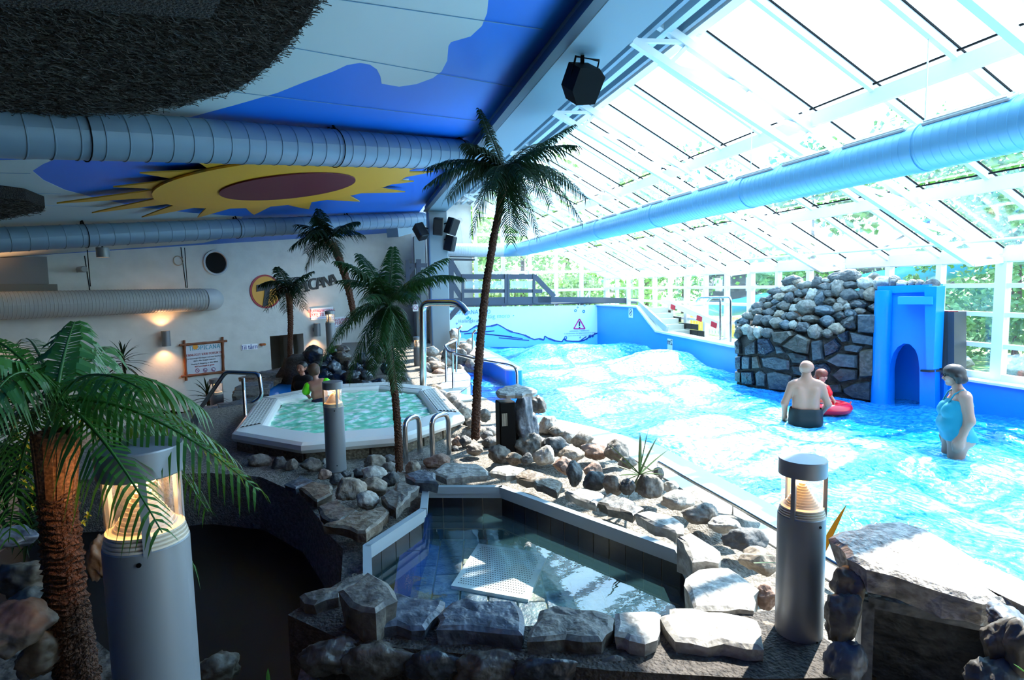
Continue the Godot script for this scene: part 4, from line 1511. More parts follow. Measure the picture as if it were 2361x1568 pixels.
# ================================================================ plunge basin with stone rim
func build_basin() -> void:
	var st := S()
	var t := thing("plunge_basin", "plunge basin with clear water over slate tiles", "basin", hl(0.9, -0.6, 3.6))
	var o := t.position
	var inner := HOLE
	var n := inner.size()
	# painted lip and dark tiled sides
	var tile := [tex_mat(grain(71, 0.05, [Color(0.03, 0.028, 0.025), Color(0.06, 0.055, 0.05), Color(0.10, 0.095, 0.085)], [0.2, 0.5, 0.8]), 0.35, 1.5)]
	var lip := mat(Color(0.55, 0.60, 0.62), 0.5)
	var grout := mat(Color(0.42, 0.38, 0.30), 0.8)
	for k in n:
		var a := hl(inner[k][0], 0, inner[k][1])
		var b := hl(inner[(k + 1) % n][0], 0, inner[(k + 1) % n][1])
		var d := (b - a).normalized()
		var inw := d.cross(Vector3.UP)
		if inw.dot(hl(0.9, 0, 3.6) - a) < 0:
			inw = -inw
		st = S()
		slab(st, [a + Vector3(0, 0.015, 0) - o, b + Vector3(0, 0.015, 0) - o, b + Vector3(0, 0.10, 0) - o, a + Vector3(0, 0.10, 0) - o], inw * 0.035)
		slab(st, [a + Vector3(0, 0.06, 0) - o, b + Vector3(0, 0.06, 0) - o, b + Vector3(0, 0.12, 0) - o, a + Vector3(0, 0.12, 0) - o], inw * 0.055)
		part(t, "lip", st, lip)
		st = S()
		slab(st, [a + Vector3(0, -0.9, 0) - o, b + Vector3(0, -0.9, 0) - o, b + Vector3(0, 0.02, 0) - o, a + Vector3(0, 0.02, 0) - o], inw * 0.008)
		part(t, "grout_bed", st, grout)
		var m := maxi(1, int((b - a).length() / 0.145))
		for i in m:
			for r in 3:
				st = S()
				var p := a.lerp(b, (i + 0.03) / m)
				var q := a.lerp(b, (i + 0.97) / m)
				var y0 := 0.015 - 0.29 * (r + 1) + 0.006
				slab(st, [p + Vector3(0, y0, 0) - o, q + Vector3(0, y0, 0) - o, q + Vector3(0, y0 + 0.278, 0) - o, p + Vector3(0, y0 + 0.278, 0) - o], inw * 0.014)
				part(t, "side_tile", st, tile[0])
	# slate floor tiles in running bond
	var fy := -0.38
	st = S()
	flat_poly(st, inner, fy - 0.1, fy - 0.006)
	for i in 1:
		var bed := part(t, "floor_bed", st, mat(Color(0.52, 0.50, 0.36), 0.8))
		bed.position = -o
	var f0 := on(1002, 1190, fy)
	var f1 := on(962, 1380, fy)
	var ax := (f1 - f0).normalized()
	var ay := ax.cross(Vector3.UP).normalized()
	if ay.x < 0:
		ay = -ay
	var ft := []
	for k in 4:
		ft.append(tex_mat(grain(81 + k, 0.02, [[Color(0.20, 0.27, 0.30), Color(0.28, 0.36, 0.38), Color(0.37, 0.44, 0.44)], [Color(0.25, 0.31, 0.32), Color(0.35, 0.42, 0.42), Color(0.43, 0.49, 0.47)], [Color(0.17, 0.24, 0.29), Color(0.24, 0.32, 0.37), Color(0.32, 0.40, 0.43)], [Color(0.30, 0.33, 0.30), Color(0.40, 0.43, 0.38), Color(0.47, 0.50, 0.44)]][k], [0.2, 0.5, 0.8]), 0.45, 1.5, M.rough_tex, 0.5))
	var hole := PackedVector2Array()
	for q in inner:
		var w := hl(q[0], 0, q[1])
		hole.append(Vector2(w.x, w.z))
	var tm := S()
	bx(tm, Vector3.ZERO, Vector3(0.288, 0.02, 0.193), Basis(), 0.004)
	tm.generate_normals()
	var tile_mesh := tm.commit()
	for i in range(-2, 14):
		for j in range(-5, 10):
			var c := f0 + ay * (i * 0.205) + ax * (j * 0.30 + (0.15 if i % 2 else 0.0))
			var inside := false
			for e in [Vector3.ZERO, ax * 0.14 + ay * 0.1, ax * -0.14 + ay * 0.1, ax * 0.14 - ay * 0.1, ax * -0.14 - ay * 0.1]:
				if Geometry2D.is_point_in_polygon(Vector2((c + e).x, (c + e).z), hole):
					inside = true
			if inside:
				part(t, "floor_tile", tile_mesh, ft[rng.randi() % 4], Transform3D(Basis(ax, Vector3.UP, ax.cross(Vector3.UP)), c - o))
	# blue tiled step along the left side
	var bt := mat(Color(0.03, 0.13, 0.40), 0.2)
	var sx := [[955, 1143], [1010, 1143], [968, 1270], [922, 1272], [946, 1375], [905, 1378]]
	for q in [[0, 1, 2, 3], [3, 2, 4, 5]]:
		st = S()
		var pts := []
		for k in q:
			pts.append(on(sx[k][0], sx[k][1], -0.13))
		var c = (pts[0] + pts[1] + pts[2] + pts[3]) / 4.0
		for k in 4:
			pts[k] = c + (pts[k] - c) * 0.985 - o
		slab(st, pts, Vector3(0, -0.27, 0))
		part(t, "step_block", st, bt)
	# perforated plate
	var gp := []
	for q in [[1040, 1350], [1103, 1253], [1264, 1276], [1218, 1382]]:
		gp.append(on(q[0], q[1], fy + 0.035))
	var pl := thing("perforated_plate", "white perforated plate lying on the basin floor", "drain plate", (gp[0] + gp[2]) * 0.5)
	st = S()
	slab(st, [gp[0] - pl.position, gp[1] - pl.position, gp[2] - pl.position, gp[3] - pl.position], Vector3(0, -0.03, 0))
	part(pl, "sheet", st, mat(Color(0.80, 0.84, 0.82), 0.4))
	st = S()
	for i in 26:
		for j in 20:
			var u := lerpf(0.07, 0.93, (i + (0.5 if j % 2 else 0.0)) / 26.0)
			var v := lerpf(0.08, 0.92, j / 19.0)
			var p: Vector3 = gp[0].lerp(gp[3], u).lerp(gp[1].lerp(gp[2], u), v) - pl.position + Vector3(0, 0.001, 0)
			for k in 6:
				tri(st, p, p + Vector3(cos(TAU * k / 6), 0, -sin(TAU * k / 6)) * 0.0062, p + Vector3(cos(TAU * (k + 1) / 6), 0, -sin(TAU * (k + 1) / 6)) * 0.0062)
	var hm := part(pl, "holes", st, mat(Color(0.05, 0.07, 0.08), 0.8))
	hm.set_meta("kind", "stuff")
	# still water
	st = S()
	flat_poly(st, inner, -0.0601, -0.06)
	st = SurfaceTool.new()
	st.begin(Mesh.PRIMITIVE_TRIANGLES)
	var tris := Geometry2D.triangulate_polygon(hole)
	for i in range(0, tris.size(), 3):
		var v := []
		for k in 3:
			v.append(Vector3(hole[tris[i + k]].x, -0.07, hole[tris[i + k]].y))
		if (v[1] - v[0]).cross(v[2] - v[0]).y > 0:
			tri(st, v[0], v[1], v[2])
		else:
			tri(st, v[0], v[2], v[1])
	st.generate_normals()
	var bm := pane(0.03, Color(0.5, 0.8, 0.85), 0.0)
	bm.normal_enabled = true
	bm.normal_texture = M.ripple_tex
	bm.normal_scale = 0.012
	bm.uv1_triplanar = true
	bm.uv1_world_triplanar = true
	bm.uv1_scale = Vector3.ONE * 0.6
	var sw := single("basin_water", "clear still water of the plunge basin with dark reflections", "water", st.commit(), bm)
	sw.set_meta("kind", "stuff")
	# flat stones of the rim
	var rim := thing("basin_rim", "uneven slate flagstones bedded round the plunge basin", "stone rim", hl(1.0, 0.1, 4.6))
	var flags := [
		[[[874, 1148], [921, 1111], [965, 1124], [913, 1181]], 0.19, 0.07, 0],
		[[[748, 1212], [844, 1231], [902, 1181], [885, 1170], [811, 1184], [775, 1206]], 0.17, 0.07, 2],
		[[[731, 1170], [775, 1154], [828, 1181], [784, 1206], [740, 1195]], 0.13, 0.06, 0],
		[[[687, 1126], [720, 1111], [764, 1121], [765, 1140], [731, 1159]], 0.08, 0.06, 2],
		[[[657, 1118], [693, 1099], [723, 1111], [682, 1126]], 0.06, 0.05, 1],
		[[[935, 1096], [968, 1082], [1001, 1093], [1009, 1115], [954, 1113]], 0.20, 0.09, 1],
		[[[998, 1088], [1023, 1071], [1103, 1071], [1125, 1082], [1122, 1096], [1029, 1104]], 0.17, 0.06, 3],
		[[[1128, 1089], [1141, 1078], [1176, 1075], [1213, 1082], [1191, 1095], [1167, 1098]], 0.17, 0.05, 3],
		[[[1185, 1098], [1214, 1083], [1255, 1092], [1299, 1116], [1285, 1136], [1238, 1119]], 0.17, 0.06, 2],
		[[[1302, 1136], [1332, 1127], [1390, 1136], [1387, 1151], [1373, 1166], [1332, 1148]], 0.17, 0.06, 3],
		[[[1379, 1160], [1405, 1139], [1461, 1157], [1490, 1174], [1458, 1189], [1402, 1174]], 0.17, 0.07, 0],
		[[[1464, 1186], [1490, 1177], [1549, 1195], [1581, 1210], [1582, 1227], [1563, 1233], [1508, 1213]], 0.18, 0.07, 3],
		[[[1562, 1240], [1587, 1229], [1631, 1251], [1666, 1274], [1660, 1300], [1597, 1296]], 0.30, 0.20, 3],
		[[[1576, 1332], [1610, 1313], [1679, 1313], [1747, 1360], [1744, 1412], [1604, 1404], [1578, 1350]], 0.27, 0.2, 3]]
	for f in flags:
		var pts := []
		for q in f[0]:
			pts.append(on(q[0], q[1], f[1]))
		flag_stone(rim, pts, f[2], M.slates[f[3]], "slab_stone", 0.018)
	# near wall of the basin with heavy stones on top
	var nw := thing("basin_wall", "near wall of the plunge basin topped with heavy slate blocks", "stone wall", hl(0.7, 0, 2.4))
	st = S()
	flat_poly(st, [[-0.42, 2.95], [-0.1, 3.3], [0.15, 2.74], [0.9, 2.44], [1.95, 2.3], [1.95, 1.78], [1.5, 1.90], [0.93, 2.12], [0.28, 2.44], [-0.12, 2.62]], -1.2, 0.25)
	var core := part(nw, "mortar_core", st, M.dark_mortar)
	core.position = -nw.position
	var caps := [
		[[[1523, 1425], [1554, 1408], [1635, 1409], [1745, 1432], [1750, 1494], [1554, 1484]], 0.30, 0.15, 3],
		[[[1421, 1419], [1461, 1414], [1514, 1409], [1521, 1432], [1520, 1478], [1450, 1480], [1424, 1466]], 0.31, 0.2, 3],
		[[[1240, 1413], [1259, 1402], [1306, 1404], [1386, 1410], [1408, 1425], [1406, 1453], [1380, 1474], [1224, 1475]], 0.31, 0.17, 0],
		[[[1017, 1420], [1044, 1390], [1101, 1387], [1178, 1394], [1208, 1432], [1199, 1462], [1118, 1458], [1020, 1450]], 0.32, 0.17, 1],
		[[[808, 1420], [869, 1404], [912, 1370], [1020, 1387], [1028, 1397], [980, 1452], [848, 1441]], 0.30, 0.15, 1],
		[[[778, 1366], [848, 1326], [895, 1342], [916, 1385], [865, 1412], [808, 1397]], 0.40, 0.2, 0],
		[[[700, 1376], [838, 1328], [846, 1340], [780, 1376], [720, 1400]], 0.30, 0.1, 0]]
	for f in caps:
		var pts := []
		for q in f[0]:
			pts.append(on(q[0], q[1], f[1]))
		var cm := Vector3.ZERO
		for p in pts:
			cm += p / pts.size()
		for i in pts.size():
			pts[i] = cm + (pts[i] - cm) * 1.05
		flag_stone(nw, pts, f[2] * 0.8, M.slates[f[3]], "cap_stone", 0.02)
	# face stones below the caps
	for q in [[760, 1500, 70, 45], [880, 1520, 80, 50], [1010, 1530, 65, 45], [1130, 1540, 80, 45], [1270, 1540, 75, 40], [1400, 1545, 70, 40], [1530, 1545, 70, 40], [1650, 1540, 60, 40], [1740, 1540, 45, 35]]:
		var p := at(q[0], q[1] + 10, 2.33 + absf(q[0] - 1300.0) * 0.0003)
		part(nw, "face_stone", boulders[rng.randi() % 6], M.wet_stones[1 + rng.randi() % 2], Transform3D(Basis(Vector3.RIGHT * (q[2] / 480.0), Vector3.UP * (q[3] / 480.0), Vector3.BACK * 0.07), p - nw.position))

# ================================================================ rocks, bollards and near things
func rocks_px(parent: Node3D, list: Array, ox: float, oy: float, k: float, y0: float, mats: Array, d_fix := 0.0) -> void:
	for q in list:
		var x: float = ox + q[0] / k
		var y: float = oy + q[1] / k
		var rx: float = q[2] / k
		var ry: float = q[3] / k
		var d: float = d_fix
		if q.size() > 4 and q[4] is float and q[4] > 0.0:
			d = q[4]
		if d <= 0.0:
			d = -on(x, y + ry * 0.8, y0).z
		var p := at(x, y, d)
		var m: Material = mats[rng.randi() % mats.size()] if q.size() < 6 else mats[q[5]]
		var s := Vector3(rx, ry, (rx + ry) * 0.5) * (d / FPX) * 1.12
		var lib: Array = rocks
		var an := rng.randf_range(-0.35, 0.35)
		var b := Basis(Vector3.UP, an)
		part(parent, "stone", lib[rng.randi() % lib.size()], m, Transform3D(Basis(b.x * s.x, b.y * s.y, b.z * s.z), p - parent.position))
func mound(parent: Node3D, p: Vector3, s: Vector3, m: Material) -> void:
	part(parent, "mortar_bed", boulders[rng.randi() % boulders.size()], m, Transform3D(Basis.from_scale(s), p - parent.position))
func bollard(label: String, p: Vector3, h: float, r: float, lit := 1.0, legs_turn := 0.4) -> void:
	var t := thing("bollard_light", label, "bollard", p, "grey bollard lights")
	var k := r / 0.1
	var y0 := h - 0.27 * k
	var st := S()
	lathe(st, [Vector2(0, 0), Vector2(r, 0), Vector2(r, y0 - 0.004), Vector2(r * 0.97, y0), Vector2(0, y0)], 40)
	part(t, "shaft", st, M.grey_steel)
	st = S()
	var prof := []
	for i in 14:
		var u := i / 13.0
		var rr := lerpf(r * 0.76, r * 0.14, maxf(0.0, (u - 0.25) / 0.75))
		if u <= 0.25:
			rr = r * lerpf(0.98, 0.90, u / 0.25)
		var yy := y0 + u * 0.135 * k
		prof.append_array([Vector2(rr, yy), Vector2(rr, yy + 0.005 * k), Vector2(rr - 0.008 * k, yy + 0.005 * k)])
	lathe(st, prof, 36)
	part(t, "louvre_cone", st, mat(Color(0.85, 0.80, 0.72), 0.4))
	st = S()
	lathe(st, [Vector2(r * 0.86, y0 + 0.02), Vector2(r * 0.86, h - 0.085 * k)], 36)
	part(t, "glass_cylinder", st, M.clear)
	for i in 3:
		st = S()
		var an := legs_turn + TAU * i / 3.0
		var c := Vector3(cos(an), 0, sin(an)) * r * 0.93
		bar(st, c + Vector3(0, y0 - 0.01, 0), c + Vector3(0, h - 0.08 * k, 0), 0.018 * k, 0.016 * k, Vector3(cos(an), 0, sin(an)))
		part(t, "strut", st, M.grey_steel)
	st = S()
	lathe(st, [Vector2(0, h - 0.09 * k), Vector2(r * 0.99, h - 0.09 * k), Vector2(r, h - 0.087 * k), Vector2(r, h - 0.022 * k), Vector2(r * 0.985, h - 0.018 * k), Vector2(0, h)], 40)
	part(t, "cap", st, M.grey_steel)
	for yy in [0.07, y0 - 0.03]:
		st = S()
		var an := 1.2
		var c := Vector3(cos(an) * r, yy, sin(an) * r)
		lathe(st, [Vector2(0, 0.003), Vector2(0.006 * k, 0.003), Vector2(0.006 * k, 0)], 10, Transform3D(frame_of(Vector3(-sin(an), 0, cos(an)), Vector3(cos(an), 0, sin(an))).basis, c))
		part(t, "screw", st, M.black)
	st = S()
	lathe(st, [Vector2(0, h - 0.12 * k), Vector2(r * 0.30, h - 0.115 * k), Vector2(r * 0.34, h - 0.095 * k), Vector2(0, h - 0.092 * k)], 20, Transform3D(), true)
	part(t, "lamp_bulb", st, glow(Color(1.0, 0.78, 0.46), 5.0 * lit))
	var l := OmniLight3D.new()
	l.name = "lamp"
	l.light_color = Color(1.0, 0.74, 0.44)
	l.light_energy = 0.16 * lit * k * k
	l.omni_range = 20.0
	l.light_size = 0.03
	l.shadow_enabled = true
	l.position = Vector3(0, h - 0.13 * k, 0)
	t.add_child(l, true)
func build_near() -> void:
	var st := S()
	var rb := thing("rock_border", "mortared border of river stones between the basin and the wave pool", "rock border", on(1300, 1080, 0.0))
	for q in [[1230, 1040, 0.55], [1290, 1085, 0.5], [1390, 1130, 0.5], [1480, 1150, 0.55], [1560, 1190, 0.45], [1640, 1250, 0.5], [1720, 1320, 0.5], [1770, 1400, 0.45]]:
		mound(rb, on(q[0], q[1], -0.12), Vector3(q[2], 0.2, q[2]), M.mortar)
	rocks_px(rb, [[730, 480, 80, 70, 7.2, 4], [810, 530, 70, 45, 7.0, 0], [890, 580, 65, 55, 6.8, 4], [990, 595, 85, 65, 6.5, 0], [770, 645, 110, 70, 5.9, 2], [700, 720, 85, 75, 5.6, 4], [920, 715, 100, 65, 5.7, 1], [1090, 685, 110, 60, 5.9, 3], [1265, 690, 90, 90, 5.7, 0], [845, 800, 80, 65, 5.25, 3], [935, 865, 58, 100, 5.0, 2], [1090, 830, 75, 55, 5.2, 3], [1095, 915, 95, 70, 4.9, 2], [1240, 940, 75, 85, 4.75, 0], [1355, 965, 55, 60, 4.65, 2], [1520, 970, 105, 95, 4.7, 0], [1345, 775, 70, 45, 5.3, 1], [1595, 860, 40, 50, 5.2, 0], [1690, 960, 60, 40, 4.8, 4], [1745, 1070, 135, 72, 4.45, 4], [1940, 1180, 140, 78, 4.1, 0], [2110, 1270, 115, 60, 3.95, 4], [455, 745, 65, 45, 5.6, 1], [565, 745, 50, 45, 5.5, 2], [340, 705, 85, 70, 5.8, 0], [620, 620, 100, 60, 6.2, 4]], 1050, 840, 3.409, 0.0, M.stones)
	rocks_px(rb, [[1825, 530, 160, 80, 3.7, 2], [1920, 690, 130, 95, 3.35, 1], [1985, 960, 70, 90, 2.85, 3], [1990, 1200, 75, 60, 2.6, 1]], 1150, 1080, 3.214, 0.0, M.stones)
	var tb := thing("tub_rock_border", "river stones and boulders bedded along the front of the hot tub", "rock border", on(850, 1100, 0.0))
	for q in [[640, 1075, 0.5], [760, 1090, 0.5], [850, 1130, 0.5], [900, 1090, 0.4], [980, 1070, 0.35]]:
		mound(tb, on(q[0], q[1], -0.10), Vector3(q[2], 0.15, q[2]), M.mortar)
	rocks_px(tb, [[1320, 825, 85, 65, 5.9, 1], [1450, 805, 55, 45, 6.0, 2], [1445, 870, 60, 50, 5.8, 0], [1640, 865, 60, 55, 5.7, 1], [1845, 815, 110, 60, 5.9, 3], [1310, 920, 100, 65, 5.35, 4], [1200, 915, 60, 45, 5.5, 2], [1455, 965, 70, 60, 5.2, 2], [1105, 1050, 135, 95, 4.75, 1], [1300, 1040, 120, 80, 4.9, 1], [1255, 1140, 90, 75, 4.55, 4], [1000, 960, 55, 45, 5.35, 2], [1080, 935, 40, 42, 5.5, 2], [895, 925, 60, 45, 5.4, 3], [785, 845, 90, 55, 5.75, 0], [620, 850, 50, 55, 5.9, 1], [520, 835, 60, 60, 6.0, 2], [350, 810, 90, 55, 6.1, 0], [900, 820, 35, 30, 6.0, 4]], 500, 840, 3.632, 0.0, M.stones)
	var pb := thing("palm_rock_border", "stones bedded round the tall palm and along the tub's right side", "rock border", on(1080, 1000, 0.0))
	for q in [[1095, 1010, 0.42], [1060, 960, 0.3]]:
		mound(pb, on(q[0], q[1], -0.08), Vector3(q[2], 0.2, q[2]), M.mortar)
	rocks_px(pb, [[2010, 650, 40, 45, 6.7], [2080, 650, 45, 50, 6.6], [2150, 715, 70, 48, 6.2], [2260, 600, 50, 40, 6.9], [1990, 715, 35, 30, 6.5], [2280, 660, 60, 50, 6.6], [2300, 560, 60, 40, 7.2], [1830, 200, 45, 30, 10.0], [1870, 250, 50, 40, 9.4], [1950, 300, 60, 55, 8.8], [2030, 360, 60, 60, 8.2], [2085, 440, 60, 70, 7.6], [2150, 500, 60, 50, 7.2], [2240, 430, 50, 50, 7.7]], 500, 840, 3.632, 0.0, M.stones)
	var rm := thing("rock_mound", "dark pile of boulders behind the hot tub with a bollard on top", "rock mound", at(800, 880, 12.4))
	for q in [[720, 850, 12.6, 0.7], [800, 850, 12.9, 0.75], [860, 870, 12.6, 0.7], [930, 880, 13.2, 0.6]]:
		mound(rm, at(q[0], q[1], q[2]) - Vector3(0, 0.35, 0), Vector3(q[3], 0.75, q[3]), M.dark_mortar)
	rocks_px(rm, [[590, 1100, 72, 62, 12.0, 1], [745, 1205, 55, 50, 11.8, 3], [560, 1190, 60, 40, 12.1, 2], [640, 1190, 60, 35, 11.9, 1], [820, 1130, 60, 50, 12.2, 2], [800, 1260, 50, 35, 11.6, 3], [890, 1275, 70, 50, 11.5, 1], [930, 1210, 45, 40, 11.9, 0], [1000, 1265, 45, 40, 11.5, 3], [1100, 1120, 42, 50, 12.2, 2], [1060, 1070, 50, 40, 12.5, 1], [1080, 1310, 60, 25, 11.3, 0], [980, 1320, 50, 20, 11.2, 3], [1290, 1300, 40, 30, 11.6, 2], [800, 1065, 60, 32, 12.6, 2], [740, 1080, 42, 32, 12.5, 1], [700, 1140, 45, 38, 12.1, 0], [870, 1190, 45, 40, 12.0, 2], [1030, 1180, 50, 45, 12.0, 1], [1150, 1210, 45, 45, 12.0, 0], [1210, 1270, 45, 35, 11.8, 2], [1180, 1140, 40, 40, 12.4, 1], [1240, 1190, 40, 40, 12.3, 2], [690, 1250, 50, 40, 11.7, 0], [960, 1130, 45, 40, 12.4, 3]], 540, 480, 3.267, 0.0, M.wet_stones)
	var cm := thing("column_rock_bank", "bank of grey boulders at the foot of the pale column", "rock mound", at(1010, 860, 13.6))
	for q in [[1000, 850, 13.8, 0.6], [1050, 830, 14.6, 0.6], [1085, 835, 14.4, 0.5]]:
		mound(cm, at(q[0], q[1], q[2]) - Vector3(0, 0.3, 0), Vector3(q[3], 0.6, q[3]), M.mortar)
	rocks_px(cm, [[1490, 1080, 48, 36, 13.6, 4], [1490, 1150, 52, 32, 13.2, 0], [1515, 1190, 72, 38, 12.9, 1], [1540, 1250, 50, 36, 12.6, 3], [1500, 1300, 45, 30, 12.0, 0], [1480, 1340, 42, 30, 11.6, 2], [1530, 1395, 42, 30, 11.0, 0], [1590, 1110, 32, 42, 13.6, 2], [1600, 1160, 40, 30, 13.4, 0], [1650, 1020, 40, 36, 14.6, 4], [1660, 960, 40, 50, 15.2, 4], [1740, 1060, 50, 40, 14.2, 1], [1700, 1100, 46, 40, 13.9, 0], [1720, 1150, 52, 40, 13.6, 2], [1680, 1215, 46, 36, 13.1, 1], [1780, 1170, 40, 50, 13.4, 0], [1720, 1030, 40, 26, 14.7, 4], [1780, 1010, 30, 26, 14.9, 4], [1450, 1210, 40, 40, 12.8, 2], [1440, 1270, 40, 40, 12.3, 0]], 540, 480, 3.267, 0.0, M.stones)
	# bollards
	var p := on(1840, 1488, 0.18)
	bollard("grey bollard light at right among sunlit stones in front of the pool", p, 0.90, 0.100, 1.0, 2.4)
	bollard("grey bollard light between the hot tub and the plunge basin", on(776, 1083, 0.02), 0.93, 0.100, 1.0, 0.9)
	p = at(322, 1035, 1.66)
	bollard("large grey bollard light in the left foreground under palm leaves", Vector3(p.x, 0.32, p.z), p.y - 0.29, 0.112, 1.3, 1.0)
	p = at(498, 885, 11.4)
	bollard("small distant bollard light below the bamboo framed notice", Vector3(p.x, p.y - 0.83, p.z), 0.95, 0.12, 0.8, 1.6)
	p = at(760, 715, 13.6)
	bollard("distant bollard light standing on the dark boulder pile", Vector3(p.x, p.y - 1.1, p.z), 1.1, 0.11, 0.8, 1.6)
	p = at(962, 775, 13.9)
	bollard("slim distant bollard light left of the big shower pipe", Vector3(p.x, p.y - 1.25, p.z), 1.25, 0.1, 0.6, 1.6)
	# left bank: dark earth, stones and the pond liner
	st = S()
	flat_poly(st, [[-3.4, -3.0], [-0.42, -3.0], [-0.42, 1.6], [-0.75, 2.3], [-1.25, 2.9], [-3.4, 3.6]], -1.7, 0.32)
	setting("floor_bank", st, M.ground, "dark planted bank in the left foreground")
	st = S()
	flat_poly(st, [[-3.4, 2.0], [-0.3, 1.4], [-0.25, 5.6], [-1.9, 6.8], [-3.4, 6.9]], -0.9, -0.55)
	setting("floor_pond", st, mat(Color(0.03, 0.03, 0.032), 0.35), "black lined pond left of the basin")
	var lb := thing("bank_stones", "dark slate stones stacked on the left bank below the palm", "stones", hl(-1.2, 0.3, 2.0))
	for q in [[60, 1330, 70, 50, 1.9], [30, 1450, 90, 60, 1.6], [110, 1500, 60, 70, 1.7], [20, 1240, 60, 30, 2.2], [230, 1280, 30, 60, 1.95], [60, 1390, 60, 30, 1.8]]:
		var c := at(q[0], q[1], q[4])
		stone(lb, c, Vector3(q[2], q[3], q[2] * 0.8) * (q[4] / FPX), M.slates[rng.randi() % 3], "stone", 1)
	for q in [[505, 1540, 50, 42], [452, 1560, 38, 30]]:
		var dd := -on(q[0], q[1] + q[3], -0.55).z
		stone(lb, at(q[0], q[1], dd), Vector3(q[2], q[3], q[2] * 0.8) * (dd / FPX), M.slates[2], "stone", 1)
	# right pillar: big flat slab on a stone shaft with a dark hollow
	var rp := thing("slab_pillar", "flat topped stone pillar with a dark hollow at the lower right corner", "stone pillar", on(2120, 1400, 0.6))
	var top := []
	for q in [[1905, 1243], [1940, 1228], [2005, 1212], [2070, 1206], [2130, 1224], [2220, 1272], [2361, 1345], [2480, 1400], [2430, 1440], [2330, 1392], [2290, 1392], [2230, 1385], [2120, 1352], [2000, 1312], [1950, 1290], [1935, 1262]]:
		top.append(on(q[0], q[1], 0.80))
	flag_stone(rp, top, 0.09, stone_mat(91, Color(0.34, 0.33, 0.31), Color(0.60, 0.58, 0.55), Color(0.85, 0.84, 0.80), 0.5, 3.0), "top_slab", 0.012)
	for q in [[1945, 1420, 40, 85, 2.05], [1960, 1350, 40, 45, 2.1], [1945, 1530, 45, 70, 2.0], [2310, 1480, 55, 70, 1.66], [2320, 1425, 50, 26, 1.7], [2290, 1570, 60, 60, 1.62], [2370, 1500, 50, 80, 1.6]]:
		var c := at(q[0], q[1], q[4])
		stone(rp, c, Vector3(q[2], q[3], q[2]) * (q[4] / FPX), M.slates[rng.randi() % 3], "shaft_stone", 1)
	st = S()
	var hb0 := on(2130, 1330, 0.72)
	var hbs := Basis(Vector3.UP, -0.5)
	var hc0 := Vector3(hb0.x + 0.03, 0.22, hb0.z) - rp.position
	for w in [[Vector3(0.02, -0.03, -0.27), Vector3(0.42, 0.90, 0.04)], [Vector3(-0.21, -0.03, -0.06), Vector3(0.04, 0.90, 0.42)], [Vector3(0.24, -0.03, -0.06), Vector3(0.04, 0.90, 0.42)], [Vector3(0.02, 0.42, -0.06), Vector3(0.46, 0.04, 0.42)]]:
		bx(st, hc0 + hbs * w[0], w[1], hbs)
	part(rp, "hollow", st, M.slates[1])
	# centre pillar with a lantern box
	var cp := thing("lantern_pillar", "stone pillar with slate lid and black lantern box beside the tall palm", "stone pillar", on(1190, 1040, 0.05))
	var lid := []
	for q in [[1138, 905], [1160, 893], [1195, 888], [1233, 897], [1236, 903], [1205, 912], [1150, 912]]:
		lid.append(on(q[0], q[1], 0.87))
	flag_stone(cp, lid, 0.035, M.slates[3], "lid_slab", 0.02)
	for q in [[1205, 970, 30, 75, 6.0], [1225, 990, 25, 40, 6.1], [1215, 1025, 32, 35, 5.95], [1190, 1000, 26, 50, 6.1], [1240, 935, 20, 22, 6.3]]:
		var c := at(q[0], q[1], q[4])
		stone(cp, c, Vector3(q[2], q[3], q[2]) * (q[4] / FPX) * 1.1, M.slates[rng.randi() % 2], "shaft_stone", 1)
	st = S()
	var lb0 := at(1166, 985, 5.9)
	bx(st, lb0 - cp.position, Vector3(0.17, 0.56, 0.17), Basis(Vector3.UP, 0.3), 0.01)
	part(cp, "lantern_box", st, M.black)
	for i in 5:
		st = S()
		bx(st, lb0 - cp.position + Basis(Vector3.UP, 0.3) * Vector3(-0.06 + i * 0.012, 0.1, 0.087), Vector3(0.005, 0.13, 0.006), Basis(Vector3.UP, 0.3))
		part(cp, "lantern_slat", st, mat(Color(0.75, 0.70, 0.62), 0.4))
	# agave and leaves among the stones
	var ag := thing("agave", "spiky agave with long pale edged leaves growing among the stones", "plant", at(1475, 1095, 4.75))
	var tips := [[1390, 1005], [1375, 1053], [1405, 1040], [1476, 990], [1497, 975], [1518, 995], [1545, 1028], [1548, 1070], [1410, 1095], [1422, 1115], [1520, 1095], [1446, 1150], [1478, 1000], [1535, 1090]]
	for q in tips:
		st = S()
		var tp := at(q[0], q[1], 4.75 + rng.randf_range(-0.25, 0.25)) - ag.position
		blade_leaf(st, Vector3.ZERO, tp.normalized(), tp.length(), 0.035, 0.06, 6)
		part(ag, "leaf", st, mat(Color(0.36, 0.46, 0.30), 0.45))
	var yl := thing("yellow_leaf", "single yellow pointed leaf rising beside the right bollard", "leaf", at(1875, 1330, 2.9))
	st = S()
	var ytip := at(1954, 1160, 2.9) - yl.position
	blade_leaf(st, Vector3.ZERO, ytip.normalized(), ytip.length(), 0.075, 0.0, 7)
	part(yl, "blade", st, mat(Color(0.85, 0.62, 0.08), 0.5))
	for q in [[[1700, 1277], [1795, 1283], 3.2, "long pale green leaf lying across the stones left of the right bollard"], [[1738, 1299], [1795, 1298], 3.1, "thin green leaf lying on a brown stone by the right bollard"], [[2375, 1560], [2335, 1530], 1.5, "bright green leaf tip at the lower right corner"], [[620, 1580], [618, 1540], 1.9, "small bright green leaf at the bottom edge"]]:
		var tl := thing("loose_leaf", q[3], "leaf", at(q[0][0], q[0][1], q[2]))
		st = S()
		var tp := at(q[1][0], q[1][1], q[2]) - tl.position
		blade_leaf(st, Vector3.ZERO, tp.normalized(), tp.length(), 0.02, 0.0, 4)
